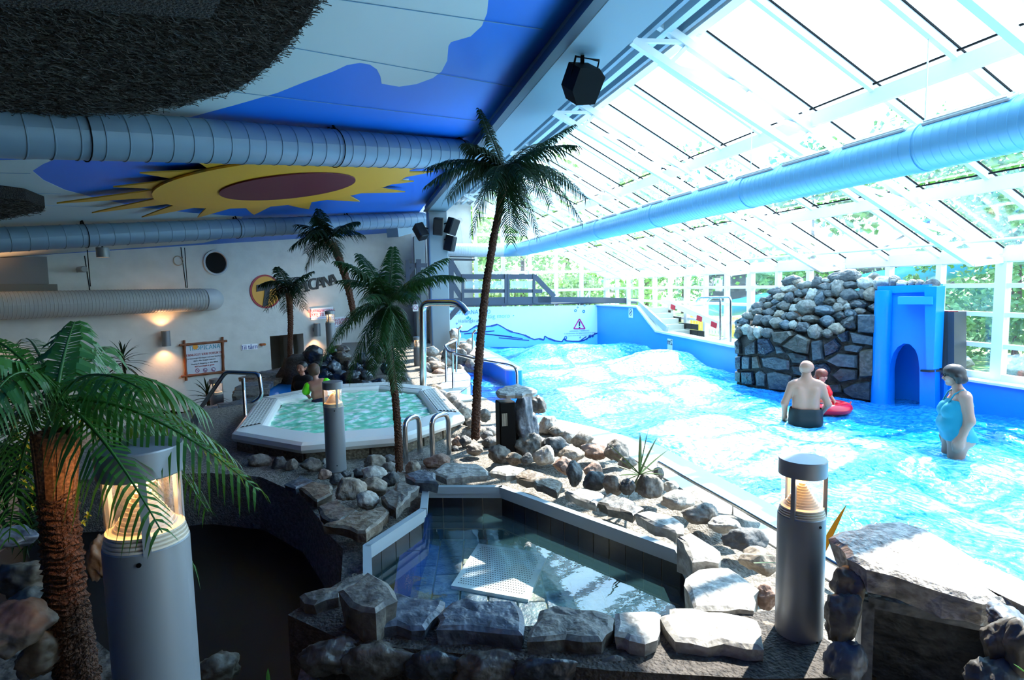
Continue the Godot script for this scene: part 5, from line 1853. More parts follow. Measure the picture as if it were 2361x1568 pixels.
		part(tl, "blade", st, M.leaf_light)

# ================================================================ far wall, banner, timber deck and stairs
const BB := 19.5
func disc_b(parent: Node3D, n: String, x: float, y: float, b: float, r0: float, r1: float, m: Material) -> void:
	var st := S()
	lathe(st, [Vector2(r0, 0), Vector2(r1, 0)], 22, Transform3D(Basis(HR, HF, Vector3.UP), on_b(x, y, b) - parent.position))
	part(parent, n, st, m)
func build_far_deck() -> void:
	var st := S()
	slab(st, [hl(2.3, -1.6, BB), hl(8.25, -1.6, BB), hl(8.25, 1.12, BB), hl(2.3, 1.15, BB)], HF * 0.3)
	setting("wall_end", st, M.sky_paint, "far wall of the wave pool under the timber deck")
	var bn := thing("pool_banner", "pale blue printed banner with splashing water and warning triangle on the far pool wall", "banner", hl(5.3, 0.3, BB))
	var z := BB - 0.02
	st = S()
	slab(st, [on_b(1036, 709, z) - bn.position, on_b(1385, 703, z) - bn.position, on_b(1384, 800, z) - bn.position, on_b(1030, 800, z) - bn.position], HF * 0.015)
	part(bn, "sheet", st, mat(Color(0.80, 0.92, 0.95), 0.4))
	# printed water: filled body and dark outline
	var crest := [[1052, 757], [1064, 765], [1078, 764], [1092, 755], [1100, 751], [1118, 753], [1132, 752], [1147, 748], [1157, 753], [1170, 761], [1182, 766], [1196, 769], [1210, 773], [1222, 779], [1232, 783], [1243, 781], [1254, 784], [1256, 775], [1264, 780], [1280, 786], [1296, 788], [1300, 781], [1306, 786], [1320, 787], [1336, 787], [1348, 784], [1356, 779], [1364, 775], [1372, 770], [1384, 766]]
	var body := []
	for q in crest:
		body.append(on_b(q[0], q[1], z - 0.006) - bn.position)
	body.append(on_b(1384, 800, z - 0.006) - bn.position)
	body.append(on_b(1045, 800, z - 0.006) - bn.position)
	st = S()
	slab(st, body, HF * 0.004)
	part(bn, "printed_water", st, mat(Color(0.42, 0.78, 0.94), 0.4))
	st = S()
	for i in crest.size() - 1:
		bar(st, on_b(crest[i][0], crest[i][1], z - 0.01) - bn.position, on_b(crest[i + 1][0], crest[i + 1][1], z - 0.01) - bn.position, 0.004, 0.04 if i % 3 else 0.06)
	for q in [[1070, 770, 1140, 763], [1090, 768, 1180, 776], [1120, 770, 1205, 781], [1150, 779, 1220, 785], [1340, 784, 1352, 776], [1352, 784, 1362, 772], [1366, 778, 1372, 768]]:
		bar(st, on_b(q[0], q[1], z - 0.01) - bn.position, on_b(q[2], q[3], z - 0.01) - bn.position, 0.004, 0.035)
	part(bn, "printed_crest", st, mat(Color(0.05, 0.22, 0.55), 0.4))
	for q in [[1327, 716, 0.05], [1332, 709, 0.03], [1346, 718, 0.055], [1348, 704, 0.035], [1377, 706, 0.02], [1316, 713, 0.01], [1053, 746, 0.03], [1338, 778, 0.03], [1304, 779, 0.06], [1360, 776, 0.06]]:
		disc_b(bn, "printed_bubble", q[0], q[1], z - 0.012, q[2] * 0.45, q[2], mat(Color(0.12, 0.42, 0.68), 0.4))
	var bt := Basis(HR, Vector3.UP, -HF)
	for l in [["TROPICANA BAD", 1082, 720, 0.20, Color(0.28, 0.58, 0.74)], ["…vittig moro  •", 1146, 729, 0.19, Color(0.45, 0.72, 0.80)], ["Hallingkraft", 1083, 740, 0.15, Color(0.40, 0.56, 0.64)], ["ADVARSEL / WARNING", 1336, 763, 0.075, Color(0.45, 0.55, 0.62)], ["Se dybdetavlene før bølgemaskinen er i gang", 1337, 768, 0.06, Color(0.45, 0.55, 0.62)], ["Be careful when wave machine is running", 1337, 773, 0.06, Color(0.60, 0.68, 0.74)]]:
		part(bn, "lettering", text_mesh(l[0], l[3], 0.004), mat(l[4], 0.5), Transform3D(bt, on_b(l[1], l[2], z - 0.012) - bn.position))
	st = S()
	var tr := [on_b(1336, 735, z - 0.012) - bn.position, on_b(1349, 758, z - 0.012) - bn.position, on_b(1323, 758, z - 0.012) - bn.position]
	for i in 3:
		bar(st, tr[i], tr[(i + 1) % 3], 0.005, 0.045)
	part(bn, "warning_triangle", st, mat(Color(0.78, 0.12, 0.45), 0.4))
	part(bn, "lettering", text_mesh("!", 0.34, 0.004, false, 900), mat(Color(0.08, 0.08, 0.16), 0.5), Transform3D(bt, on_b(1336, 749.5, z - 0.012) - bn.position))
	st = S()
	for q in [[[1073, 733], [1079, 737], [1080, 730]], [[1080, 737], [1085, 738], [1087, 731]], [[1081, 736], [1077, 727], [1083, 731]]]:
		tri(st, on_b(q[0][0], q[0][1], z - 0.012) - bn.position, on_b(q[1][0], q[1][1], z - 0.012) - bn.position, on_b(q[2][0], q[2][1], z - 0.012) - bn.position)
	part(bn, "flower_mark", st, mat(Color(0.20, 0.66, 0.62), 0.4))
	# timber deck: boards, fascia and railing
	var dk := thing("timber_deck", "dark grey timber deck with railing above the far pool wall", "deck", hl(5, 1.2, BB + 0.6))
	var o := dk.position
	for i in 8:
		st = S()
		bar(st, hl(1.6, 1.24, BB + 0.1 + i * 0.22) - o, hl(8.9, 1.20, BB + 0.1 + i * 0.22) - o, 0.21, 0.04)
		part(dk, "deck_board", st, M.dark_timber)
	for q in [[1037, 696, 1270, 692, 0.26], [1240, 691, 1382, 692, 0.2], [1382, 692, 1468, 694, 0.2]]:
		st = S()
		bar(st, on_b(q[0], q[1], BB - 0.06) - o, on_b(q[2], q[3], BB - 0.06) - o, 0.05, q[4])
		part(dk, "fascia_board", st, M.dark_timber)
	for q in [[1065, 638, 1163, 638], [1170, 638, 1232, 638], [1065, 671, 1163, 671], [1170, 671, 1250, 671]]:
		st = S()
		bar(st, on_b(q[0], q[1], BB - 0.04) - o, on_b(q[2], q[3], BB - 0.04) - o, 0.05, 0.17 if q[1] < 650 else 0.12)
		part(dk, "rail_board", st, M.dark_timber)
	for x in [1067, 1166, 1172, 1231]:
		st = S()
		bar(st, on_b(x, 632, BB - 0.08) - o, on_b(x, 699, BB - 0.08) - o, 0.08, 0.07, HF)
		part(dk, "post", st, M.dark_timber)
	for q in [[1232, 636, 1278, 684, 0.16], [1040, 604, 1066, 648, 0.16], [1042, 652, 1066, 690, 0.16], [1035, 735, 1065, 700, 0.15], [1232, 672, 1250, 672, 0.12]]:
		st = S()
		bar(st, on_b(q[0], q[1], BB - 0.05) - o, on_b(q[2], q[3], BB - 0.05) - o, 0.06, q[4])
		part(dk, "brace", st, M.dark_timber)
	st = S()
	bar(st, on_b(1040, 598, BB - 0.2) - o, on_b(1040, 690, BB - 0.2) - o, 0.16, 0.14, HF)
	part(dk, "tall_post", st, M.dark_timber)
	for q in [[1073, 648, 1160, 665], [1177, 648, 1228, 665]]:
		st = S()
		slab(st, [on_b(q[0], q[1], BB) - o, on_b(q[2], q[1], BB) - o, on_b(q[2], q[3], BB) - o, on_b(q[0], q[3], BB) - o], HF * 0.01)
		part(dk, "clear_panel", st, pane(0.35, Color(0.75, 0.88, 0.86)))
	# railings of the stair tower left of the column
	for q in [[873, 632, 873, 760, 0.14], [940, 600, 940, 690, 0.12], [965, 598, 965, 690, 0.14], [978, 700, 978, 790, 0.14]]:
		st = S()
		bar(st, on_b(q[0], q[1], BB - 2.0) - o, on_b(q[2], q[3], BB - 2.0) - o, q[4], 0.1, HF)
		part(dk, "post", st, M.dark_timber)
	for q in [[935, 640, 968, 600, 0.1], [935, 612, 985, 612, 0.12], [865, 640, 900, 640, 0.3], [862, 700, 905, 700, 0.3], [862, 670, 905, 670, 0.3], [862, 735, 900, 735, 0.3]]:
		st = S()
		bar(st, on_b(q[0], q[1], BB - 2.0) - o, on_b(q[2], q[3], BB - 2.0) - o, 0.05, q[4])
		part(dk, "rail_board", st, M.dark_timber)
	var ns := thing("no_diving_sign", "small white no diving plate left of the shower pipe", "sign", on_b(958, 710, BB - 2.2))
	st = S()
	bx(st, Vector3.ZERO, Vector3(0.16, 0.2, 0.012), bt)
	part(ns, "plate", st, M.white_tile)
	disc_b(ns, "ban_mark", 958, 709.5, BB - 2.22, 0.05, 0.065, mat(Color(0.55, 0.18, 0.45), 0.5))
	# black strip light shelf above the deck
	var sh := thing("strip_shelf", "dark flat shelf under the pale duct above the deck", "shelf", on_b(1065, 598, BB))
	st = S()
	bar(st, on_b(1037, 598, BB) - sh.position, on_b(1093, 599, BB) - sh.position, 0.3, 0.06)
	part(sh, "board", st, mat(Color(0.14, 0.15, 0.17), 0.5))
	st = S()
	bar(st, on_b(1037, 592, BB) - sh.position, on_b(1093, 593, BB) - sh.position, 0.2, 0.03)
	part(sh, "tray", st, mat(Color(0.14, 0.15, 0.17), 0.5))
	# stairs on the right of the pool
	var sr := thing("pool_stairs", "stairs with dark tiled side and white handrail on the right of the deep end", "stairs", hl(8.7, 0.3, 15.8))
	for i in 5:
		st = S()
		var u := i / 4.0
		bx(st, hl(8.72, lerpf(0.42, 1.02, u), lerpf(14.9, 16.1, u)) - sr.position, Vector3(0.62, 0.2, 0.34), Basis(HR, Vector3.UP, -HF))
		part(sr, "step", st, mat(Color(0.74, 0.72, 0.66), 0.6))
	var dt := mat(Color(0.13, 0.12, 0.11), 0.5)
	for i in 9:
		for j in 5:
			st = S()
			var y0 := 0.28 + j * 0.17
			if y0 > lerpf(0.55, 1.15, i / 8.0):
				continue
			bx(st, hl(9.06, y0, 14.2 + i * 0.3) - sr.position, Vector3(0.03, 0.16, 0.28), Basis(HR, Vector3.UP, -HF))
			part(sr, "side_tile", st, dt)
	st = S()
	bar(st, hl(9.1, 0.75, 13.4) - sr.position, hl(9.1, 1.35, 16.4) - sr.position, 0.10, 0.16)
	part(sr, "stringer", st, M.white_steel)
	for q in [[0.72, 0.8], [0.25, 0.33], [0.02, 0.1]]:
		st = S()
		bar(st, hl(9.04, 0, 0).lerp(hl(9.04, 0, 0), 0) + HF * lerpf(13.4, 16.4, q[0]) + Vector3(0, lerpf(0.70, 1.28, q[0]), 0) - sr.position, hl(9.04, 0, 0) + HF * lerpf(13.4, 16.4, q[1]) + Vector3(0, lerpf(0.70, 1.28, q[1]), 0) - sr.position, 0.02, 0.14)
		part(sr, "red_band", st, mat(Color(0.72, 0.08, 0.18), 0.5))
	st = S()
	bar(st, hl(8.3, 1.24, 16.4) - sr.position, hl(8.3, 0.56, 14.7) - sr.position, 0.07, 0.18)
	part(sr, "hand_board", st, mat(Color(0.62, 0.66, 0.70), 0.5))
	st = S()
	flat_poly(st, [[8.3, 10.2], [9.35, 10.2], [9.35, 15.0], [8.3, 15.0]], -1.6, 0.36)
	setting("floor_side", st, M.deck, "narrow deck between deep end and windows")
	st = S()
	flat_poly(st, [[8.3, 16.2], [9.35, 16.2], [9.35, 21.3], [8.3, 21.3]], -1.6, 1.06)
	flat_poly(st, [[2.3, 19.6], [9.35, 19.6], [9.35, 21.3], [2.3, 21.3]], -1.6, 1.06)
	setting("floor_upper", st, M.deck, "raised floor behind the far pool wall")

# ================================================================ stone grotto with slide portal
func build_cave() -> void:
	var c0 := on(1694, 886, WATER)
	var c1 := on(2012, 924, WATER)
	var d := (c1 - c0).normalized()
	var n := d.cross(Vector3.UP).normalized()
	if n.dot(EYE - c0) < 0:
		n = -n
	var g := thing("stone_grotto", "grotto wall of dark flat stones below and round boulders above beside the slide tunnel", "stone wall", (c0 + c1) * 0.5)
	var o := g.position
	var bulge := func(p: Vector3) -> float:
		var u := clampf((p - c0).dot(d) / (c1 - c0).length(), 0.0, 1.0)
		return 0.30 * sin(PI * u) - 0.12 * pow(1.0 - u, 6.0)
	# mortar body, gently curved, leaning back above the flat stones
	var st := S()
	var nu := 24
	var nv := 14
	var grid := []
	for i in nu + 1:
		var row := []
		for j in nv + 1:
			var u := lerpf(-0.02, 1.0, float(i) / nu)
			var v := float(j) / nv
			var y := lerpf(-1.4, lerpf(1.15, 1.62, smoothstep(0.0, 0.35, u)), v)
			var p := c0.lerp(c1, u)
			p.y = y
			var back := maxf(0.0, y - 0.75) * lerpf(1.3, 0.45, u) 
			row.append(p + n * (bulge.call(p) - 0.07 - back) - o)
		grid.append(row)
	for i in nu:
		for j in nv:
			st.set_smooth_group(0)
			quad(st, grid[i][j], grid[i + 1][j], grid[i + 1][j + 1], grid[i][j + 1])
	st.set_smooth_group(-1)
	for i in nu:
		quad(st, grid[i][nv], grid[i + 1][nv], grid[i + 1][nv] - n * 1.4 - Vector3(0, 0.15, 0), grid[i][nv] - n * 1.4 - Vector3(0, 0.15, 0))
	for j in nv:
		quad(st, grid[0][j], grid[0][j + 1], grid[0][j + 1] - n * 1.4, grid[0][j] - n * 1.4)
	part(g, "mortar_body", st, M.dark_mortar)
	var flat := [[[585, 690], [690, 610], [780, 650], [765, 745], [680, 735]], [[1040, 600], [1100, 610], [1215, 630], [1210, 690], [1060, 670]], [[1005, 690], [1060, 680], [1135, 695], [1100, 735], [1010, 720]], [[1110, 720], [1210, 705], [1210, 900], [1110, 905]], [[1095, 480], [1230, 480], [1225, 610], [1095, 600]], [[880, 790], [960, 740], [1095, 750], [1095, 840], [960, 830]], [[920, 885], [980, 835], [1100, 850], [1095, 915], [980, 935]], [[995, 975], [1080, 935], [1195, 920], [1195, 1060], [1060, 1040], [1000, 1005]], [[790, 660], [850, 650], [870, 780], [800, 795]], [[870, 680], [940, 640], [985, 690], [960, 730], [880, 765]], [[620, 738], [660, 730], [765, 760], [755, 815], [660, 805]], [[445, 770], [530, 760], [640, 790], [640, 850], [560, 855], [460, 830]], [[485, 870], [540, 860], [655, 890], [650, 995], [500, 985]], [[410, 870], [440, 850], [480, 880], [480, 965], [420, 960]], [[320, 860], [395, 860], [408, 955], [325, 945]], [[425, 640], [500, 640], [545, 720], [480, 755], [430, 745]], [[340, 700], [418, 650], [420, 745], [350, 755]], [[325, 760], [382, 760], [377, 847], [325, 847]], [[392, 760], [430, 757], [450, 840], [395, 845]], [[275, 860], [315, 865], [312, 935], [275, 925]], [[280, 760], [318, 755], [318, 850], [280, 850]], [[275, 660], [297, 640], [312, 680], [312, 745], [280, 745]], [[520, 600], [640, 590], [660, 620], [590, 680], [530, 660]], [[655, 822], [720, 830], [750, 860], [740, 895], [665, 880]], [[805, 810], [880, 805], [915, 850], [900, 880], [820, 870]], [[960, 620], [1020, 590], [1030, 660], [1000, 665]], [[885, 950], [975, 945], [990, 1000], [900, 1000]], [[755, 890], [860, 885], [885, 940], [890, 1000], [760, 995]], [[665, 895], [745, 905], [745, 1000], [665, 998]], [[545, 690], [580, 700], [610, 735], [555, 745]]]
	for f in flat:
		var pts := []
		var cc := Vector2.ZERO
		for q in f:
			cc += Vector2(q[0], q[1]) / f.size()
		var m: Material = M.wet_stones[rng.randi() % 4]
		for q in f:
			var v := cc + (Vector2(q[0], q[1]) - cc) * 0.98
			var p := on_plane(1600 + v.x / 2.904, 560 + v.y / 2.904, c0, n)
			var off: float = bulge.call(p)
			p = on_plane(1600 + v.x / 2.904, 560 + v.y / 2.904, c0 + n * (off - 0.02), n)
			pts.append(p - o)
		st = S()
		# a thick stone with a chamfered, slightly crowned face
		var c := Vector3.ZERO
		for p in pts:
			c += p / pts.size()
		var lift := rng.randf_range(0.03, 0.07)
		var k := pts.size()
		for i in k:
			var a: Vector3 = pts[i]
			var b: Vector3 = pts[(i + 1) % k]
			var a2 := c + (a - c) * 0.86 + n * lift
			var b2 := c + (b - c) * 0.86 + n * lift
			var cx := c + n * (lift + rng.randf_range(0.0, 0.015))
			if (b - a).cross(c - a).dot(n) > 0:
				quad(st, a - n * 0.12, b - n * 0.12, b, a)
				quad(st, a, b, b2, a2)
				tri(st, a2, b2, cx)
			else:
				quad(st, b - n * 0.12, a - n * 0.12, a, b)
				quad(st, b, a, a2, b2)
				tri(st, b2, a2, cx)
		part(g, "flat_stone", st, m)
	var rnd := [[655, 262, 60, 38], [690, 268, 35, 22], [745, 290, 50, 28], [825, 268, 38, 35], [885, 255, 30, 18], [875, 300, 45, 28], [1010, 225, 88, 42], [1050, 285, 50, 25], [965, 310, 40, 55], [1148, 275, 50, 38], [1200, 235, 35, 30], [640, 310, 50, 25], [555, 330, 60, 28], [590, 370, 50, 30], [640, 390, 35, 50], [705, 345, 30, 25], [750, 330, 25, 20], [790, 350, 38, 38], [845, 385, 35, 50], [905, 400, 38, 28], [750, 435, 60, 45], [870, 455, 60, 32], [1045, 355, 55, 42], [1120, 345, 25, 30], [1200, 345, 50, 40], [1095, 415, 48, 30], [1110, 455, 30, 20], [1210, 440, 40, 30], [460, 390, 30, 22], [520, 380, 35, 25], [440, 430, 45, 30], [500, 420, 30, 22], [540, 445, 25, 25], [600, 430, 45, 35], [670, 440, 35, 25], [375, 490, 45, 25], [440, 465, 40, 25], [500, 470, 40, 25], [570, 480, 35, 25], [610, 495, 22, 25], [660, 495, 35, 30], [710, 515, 22, 18], [785, 515, 55, 28], [885, 530, 45, 38], [970, 495, 38, 32], [1045, 480, 35, 30], [960, 435, 35, 28], [1020, 430, 25, 25], [430, 520, 40, 35], [500, 525, 45, 35], [560, 540, 45, 35], [610, 555, 38, 32], [665, 550, 25, 25], [725, 570, 50, 35], [810, 595, 38, 40], [885, 610, 35, 28], [955, 575, 42, 32], [1040, 540, 50, 45], [345, 580, 35, 30], [395, 605, 30, 40], [430, 600, 30, 35], [490, 605, 35, 30], [300, 600, 28, 35], [330, 530, 40, 28], [310, 560, 30, 25], [900, 345, 30, 25], [850, 335, 40, 25], [700, 390, 30, 20], [990, 400, 30, 30], [300, 540, 25, 25], [560, 400, 35, 25], [400, 455, 40, 22]]
	for q in rnd:
		var x: float = 1600 + q[0] / 2.904
		var y: float = 560 + q[1] / 2.904
		var p := on_plane(x, y, c0, n)
		var u := clampf((p - c0).dot(d) / (c1 - c0).length(), 0.0, 1.0)
		var back := maxf(0.0, p.y - 0.75) * lerpf(1.15, 0.4, u)
		p = on_plane(x, y, c0 + n * (bulge.call(p) - back), n)
		var dd := -p.z
		var s := Vector3(q[2], q[3], (q[2] + q[3]) * 0.45) / 2.904 * dd / FPX * 1.22
		var b := Basis(Vector3.UP, atan2(n.x, n.z))
		part(g, "boulder", rocks[rng.randi() % rocks.size()], M.wet_stones[1 + rng.randi() % 3] if y > 690 and rng.randf() < 0.5 else M.stones[[0, 1, 2, 0, 2, 4][rng.randi() % 6]], Transform3D(Basis(b.x * s.x, b.y * s.y, b.z * s.z), p - o))
	# blue portal with arch
	var p0 := on(2012, 924, WATER)
	var p1 := on(2156, 945, WATER)
	var pd := (p1 - p0).normalized()
	var pn := pd.cross(Vector3.UP).normalized()
	if pn.dot(EYE - p0) < 0:
		pn = -pn
	var pt := thing("slide_portal", "bright blue tunnel mouth with round arch and ledge beside the stone grotto", "slide", (p0 + p1) * 0.5)
	o = pt.position
	var pp := func(x: float, y: float, off: float) -> Vector3: return on_plane(x, y, p0 + pn * off, pn) - o
	st = S()
	var ol := [pp.call(2040, 672, -0.1), pp.call(2040, 1050, -0.1), pp.call(2050, 1050, -0.1), pp.call(2051, 915, -0.1), pp.call(2051, 852, -0.1), pp.call(2054, 832, -0.1), pp.call(2060, 814, -0.1), pp.call(2070, 800, -0.1), pp.call(2084, 792, -0.1), pp.call(2098, 794, -0.1), pp.call(2110, 806, -0.1), pp.call(2117, 824, -0.1), pp.call(2120, 850, -0.1), pp.call(2120, 1050, -0.1), pp.call(2156, 1050, -0.1), pp.call(2156, 672, -0.1)]
	slab(st, ol, -pn * 0.18)
	part(pt, "arch_wall", st, M.blue_paint)
	st = S()
	var pc: Vector3 = pp.call(2033, 800, -0.06)
	lathe(st, [Vector2(0, -1.4), Vector2(0.14, -1.4), Vector2(0.13, 1.66 - o.y), Vector2(0, 1.66 - o.y)], 24, Transform3D(Basis(), Vector3(pc.x, 0, pc.z)))
	part(pt, "round_jamb", st, M.blue_paint)
	st = S()
	slab(st, [pp.call(2131, 660, 0.12), pp.call(2160, 660, 0.12), pp.call(2152, 852, 0.12), pp.call(2136, 852, 0.12)], -pn * 0.3)
	part(pt, "side_jamb", st, M.blue_paint)
	st = S()
	slab(st, [pp.call(2070, 684, 0.16), pp.call(2149, 684, 0.16), pp.call(2149, 702, 0.16), pp.call(2070, 702, 0.16)], -pn * 0.34)
	part(pt, "ledge", st, mat(Color(0.16, 0.60, 0.96), 0.3))
	st = S()
	bar(st, pp.call(2040, 668, -0.3), pp.call(2158, 664, -0.3), 0.5, 0.12)
	part(pt, "head_block", st, M.blue_paint)
	# chamber behind the arch, turning left into the grotto
	var L := (p1 - p0).length()
	var bp := func(s: float, y: float, off: float) -> Vector3: return Vector3(p0.x, y, p0.z) + pd * s + pn * off - o
	for q in [["tunnel_end", [[-1.7, -1.5, -0.66], [L, -1.5, -0.66], [L, 1.1, -0.66], [-1.7, 1.1, -0.66]], -pn * 0.05], ["tunnel_side", [[L, -1.5, -0.28], [L, -1.5, -0.7], [L, 1.1, -0.7], [L, 1.1, -0.28]], pd * 0.05], ["tunnel_side", [[-1.7, -1.5, -0.28], [-1.7, -1.5, -0.7], [-1.7, 1.1, -0.7], [-1.7, 1.1, -0.28]], -pd * 0.05], ["tunnel_roof", [[-1.7, 1.1, -0.28], [L, 1.1, -0.28], [L, 1.1, -0.7], [-1.7, 1.1, -0.7]], Vector3(0, 0.05, 0)], ["tunnel_front", [[-1.7, -1.5, -0.28], [0.12, -1.5, -0.28], [0.12, 1.1, -0.28], [-1.7, 1.1, -0.28]], pn * 0.04]]:
		st = S()
		var pts := []
		for z in q[1]:
			pts.append(bp.call(z[0], z[1], z[2]))
		slab(st, pts, q[2])
		part(pt, q[0], st, M.blue_paint)
	for q in [[1270, 270, 60, 45], [1340, 262, 40, 42], [1395, 280, 38, 30], [1460, 278, 38, 32], [1505, 278, 35, 30], [1590, 278, 48, 34]]:
		var x: float = 1600 + q[0] / 2.904
		var y: float = 560 + q[1] / 2.904
		var p := on_plane(x, y, p0 - pn * 0.25, pn)
		var s := Vector3(q[2], q[3], q[2] * 0.9) / 2.904 * -p.z / FPX * 1.08
		part(pt, "boulder", rocks[rng.randi() % rocks.size()], M.stones[[0, 2, 4][rng.randi() % 3]], Transform3D(Basis(Basis(Vector3.UP, 0.5).x * s.x, Vector3.UP * s.y, Basis(Vector3.UP, 0.5).z * s.z), p - o))
	# grey boarded screen beside the portal
	var sc := thing("boarded_screen", "dark grey boarded bin screen between the portal and the windows", "screen", on_a(2178, 850, 9.05))
	for q in [[2157, 2169], [2170, 2183], [2184, 2200]]:
		st = S()
		slab(st, [on_a(q[0], 720, 9.05) - sc.position, on_a(q[1], 719, 9.05) - sc.position, on_a(q[1], 852, 9.05) - sc.position, on_a(q[0], 852, 9.05) - sc.position], HR * 0.25)
		part(sc, "board", st, mat(Color(0.27, 0.27, 0.27), 0.6))
	st = S()
	bar(st, on_a(2158, 718, 9.15) - sc.position, on_a(2198, 718, 9.15) - sc.position, 0.2, 0.015)
	part(sc, "red_lid", st, mat(Color(0.55, 0.06, 0.08), 0.5))
	st = S()
	bar(st, on_a(2144, 853, 9.0) - sc.position, on_a(2166, 855, 9.0) - sc.position, 0.4, 0.03)
	part(sc, "base_plate", st, mat(Color(0.12, 0.12, 0.12), 0.5))

# ================================================================ rails, pipes, big duct, loudspeakers
func rail(n: String, label: String, paths: Array, r: float, m: Material, cat := "handrail") -> Node3D:
	var t := thing(n, label, cat, paths[0][1][0])
	for q in paths:
		var st := S()
		var pts := []
		for p in pipe(q[1], r, q[2] if q.size() > 2 else 0.1):
			pts.append(p - t.position)
		tube(st, pts, r * (q[3] if q.size() > 3 else 1.0), 14)
		part(t, q[0], st, m)
	return t
func build_fittings() -> void:
	var st := S()
	var C: Material = M.chrome
	for q in [[936, 969, 963, "left", 6.05], [998, 1036, 957, "right", 6.1]]:
		var f0 := at(q[0], 1062, q[4])
		var f1 := at(q[1], 1058, q[4] + 0.25)
		var h := at((q[0] + q[1]) / 2.0, q[2], q[4] + 0.12).y
		rail("tub_grab_rail", "%s of the two steel hoop rails at the front of the hot tub" % q[3], [["hoop", [Vector3(f0.x, 0.0, f0.z), Vector3(f0.x, h, f0.z), Vector3(f1.x, h, f1.z), Vector3(f1.x, 0.0, f1.z)], 0.11]], 0.028, C)
	rail("tub_handrail", "bent steel handrail at the left of the hot tub", [["rail", [at(432, 985, 7.6), at(520, 858, 7.4), at(597, 861, 7.2), at(604, 915, 7.2), at(585, 928, 7.2)], 0.07], ["post", [at(560, 872, 7.25), at(562, 900, 7.25), at(566, 958, 7.2)], 0.02, 0.9], ["post", [at(452, 955, 7.55), at(452, 990, 7.55), at(455, 1030, 7.5)], 0.02, 0.9]], 0.026, C)
	rail("landing_handrail", "curved steel handrail on the landing by the side channel", [["rail", [at(1052, 784, 11.6), at(1024, 797, 11.2), at(1035, 812, 10.7), at(1100, 829, 10.4), at(1180, 842, 10.2), at(1192, 850, 10.1), at(1193, 905, 10.0)], 0.12], ["post", [at(1027, 800, 11.1), at(1028, 840, 11.1), at(1029, 882, 11.0)], 0.02, 0.9], ["post", [at(1043, 814, 10.6), at(1044, 860, 10.6), at(1045, 908, 10.5)], 0.02, 0.9], ["post", [at(1051, 785, 11.6), at(1052, 820, 11.6), at(1052, 858, 11.6)], 0.02, 0.9]], 0.024, C)
	rail("ladder_rail", "two small steel hooks of a pool ladder beyond the landing rail", [["hook", [at(1057, 795, 14.0), at(1058, 758, 14.0), at(1064, 752, 13.9)], 0.05], ["hook", [at(1090, 805, 13.6), at(1090, 768, 13.6), at(1098, 760, 13.5)], 0.05]], 0.022, C, "ladder")
	rail("water_spout", "big bent steel spout pipe standing before the pale column", [["pipe", [at(976, 892, 10.4), at(974, 698, 10.4), at(1058, 697, 10.2), at(1078, 722, 10.1)], 0.16]], 0.062, C, "spout")
	for q in [[1661, 1606, "left"], [1685, 1632, "right"]]:
		rail("pool_shower", "%s of two steel shower pipes on the far side deck" % q[2], [["pipe", [on_a(q[0], 790, 8.75), on_a(q[0], 685, 8.75), on_a(q[1] + 8, 686, 8.7), on_a(q[1], 695, 8.7)], 0.10]], 0.028, C, "shower")
	var e := []
	for q in [[1517, 1082], [1517, 1064], [1600, 1112], [1700, 1168], [1800, 1226], [1930, 1302], [2020, 1352]]:
		e.append(on(q[0], q[1], 0.14 if q[1] != 1082 else 0.02))
	var pr := rail("pool_edge_rail", "low steel rail along the near edge of the wave pool", [["rail", e, 0.06]], 0.017, C)
	for q in [[1690, 1163], [1860, 1262]]:
		st = S()
		var p := on(q[0], q[1], 0.14) - pr.position
		tube(st, [p, p - Vector3(0, 0.13, 0)], 0.008, 8)
		part(pr, "post", st, C)
	# the long duct of the glass hall
	var dm := mat(Color(0.50, 0.73, 0.87), 0.35, 0.1)
	var d0 := hl(5.5, 3.15, -2.5)
	var d1 := hl(5.5, 3.15, 19.7)
	var dt := thing("pool_hall_duct", "long pale blue spiral duct with white grilles hanging through the glass hall", "duct", d0)
	var body := part(dt, "body", duct_mesh((d1 - d0).length(), 0.235, 0.085, 0.004, 40), dm)
	body.transform = Transform3D(along(d0, d1).basis, Vector3.ZERO)
	for i in 8:
		st = S()
		var c := d0.lerp(d1, (i + 0.7) / 8.3) - d0
		lathe(st, [Vector2(0.236, -0.05), Vector2(0.246, -0.05), Vector2(0.246, 0.05), Vector2(0.236, 0.05)], 40, Transform3D(along(d0, d1).basis, c))
		part(dt, "coupling", st, dm)
		st = S()
		tube(st, [c + Vector3(0, 0.24, 0), c + Vector3(0, roof_y(5.5) - 3.15, 0)], 0.008, 6)
		part(dt, "hanger", st, M.white_steel)
	var gm := mat(Color(0.88, 0.88, 0.86), 0.4)
	for i in 22:
		var b := -1.6 + i * 0.97
		var an := deg_to_rad(118.0)
		var nrm := HR * cos(an) + Vector3.UP * sin(an)
		var c := hl(5.5, 3.15, b) + nrm * 0.235 - d0
		var up := nrm.cross(HF).normalized()
		st = S()
		bx(st, c + nrm * 0.008, Vector3(0.80, 0.13, 0.03), Basis(HF, up, HF.cross(up)), 0.006)
		var fr := part(dt, "grille", st, gm)
		for k in 4:
			st = S()
			bx(st, c + nrm * 0.028 + up * (-0.045 + k * 0.03), Vector3(0.76, 0.016, 0.012), Basis(HF, up, HF.cross(up)))
			part(fr, "louvre", st, gm)
	st = S()
	var el := []
	for i in 9:
		var an := PI / 2 * i / 8.0
		el.append(d1 - d0 + HF * sin(an) * 0.55 - HR * (1 - cos(an)) * 0.55)
	tube(st, el, 0.235, 36)
	part(dt, "elbow", st, dm)
	var e0: Vector3 = el[8] + d0
	var e1 := hl(2.3, 3.15, hb(e0))
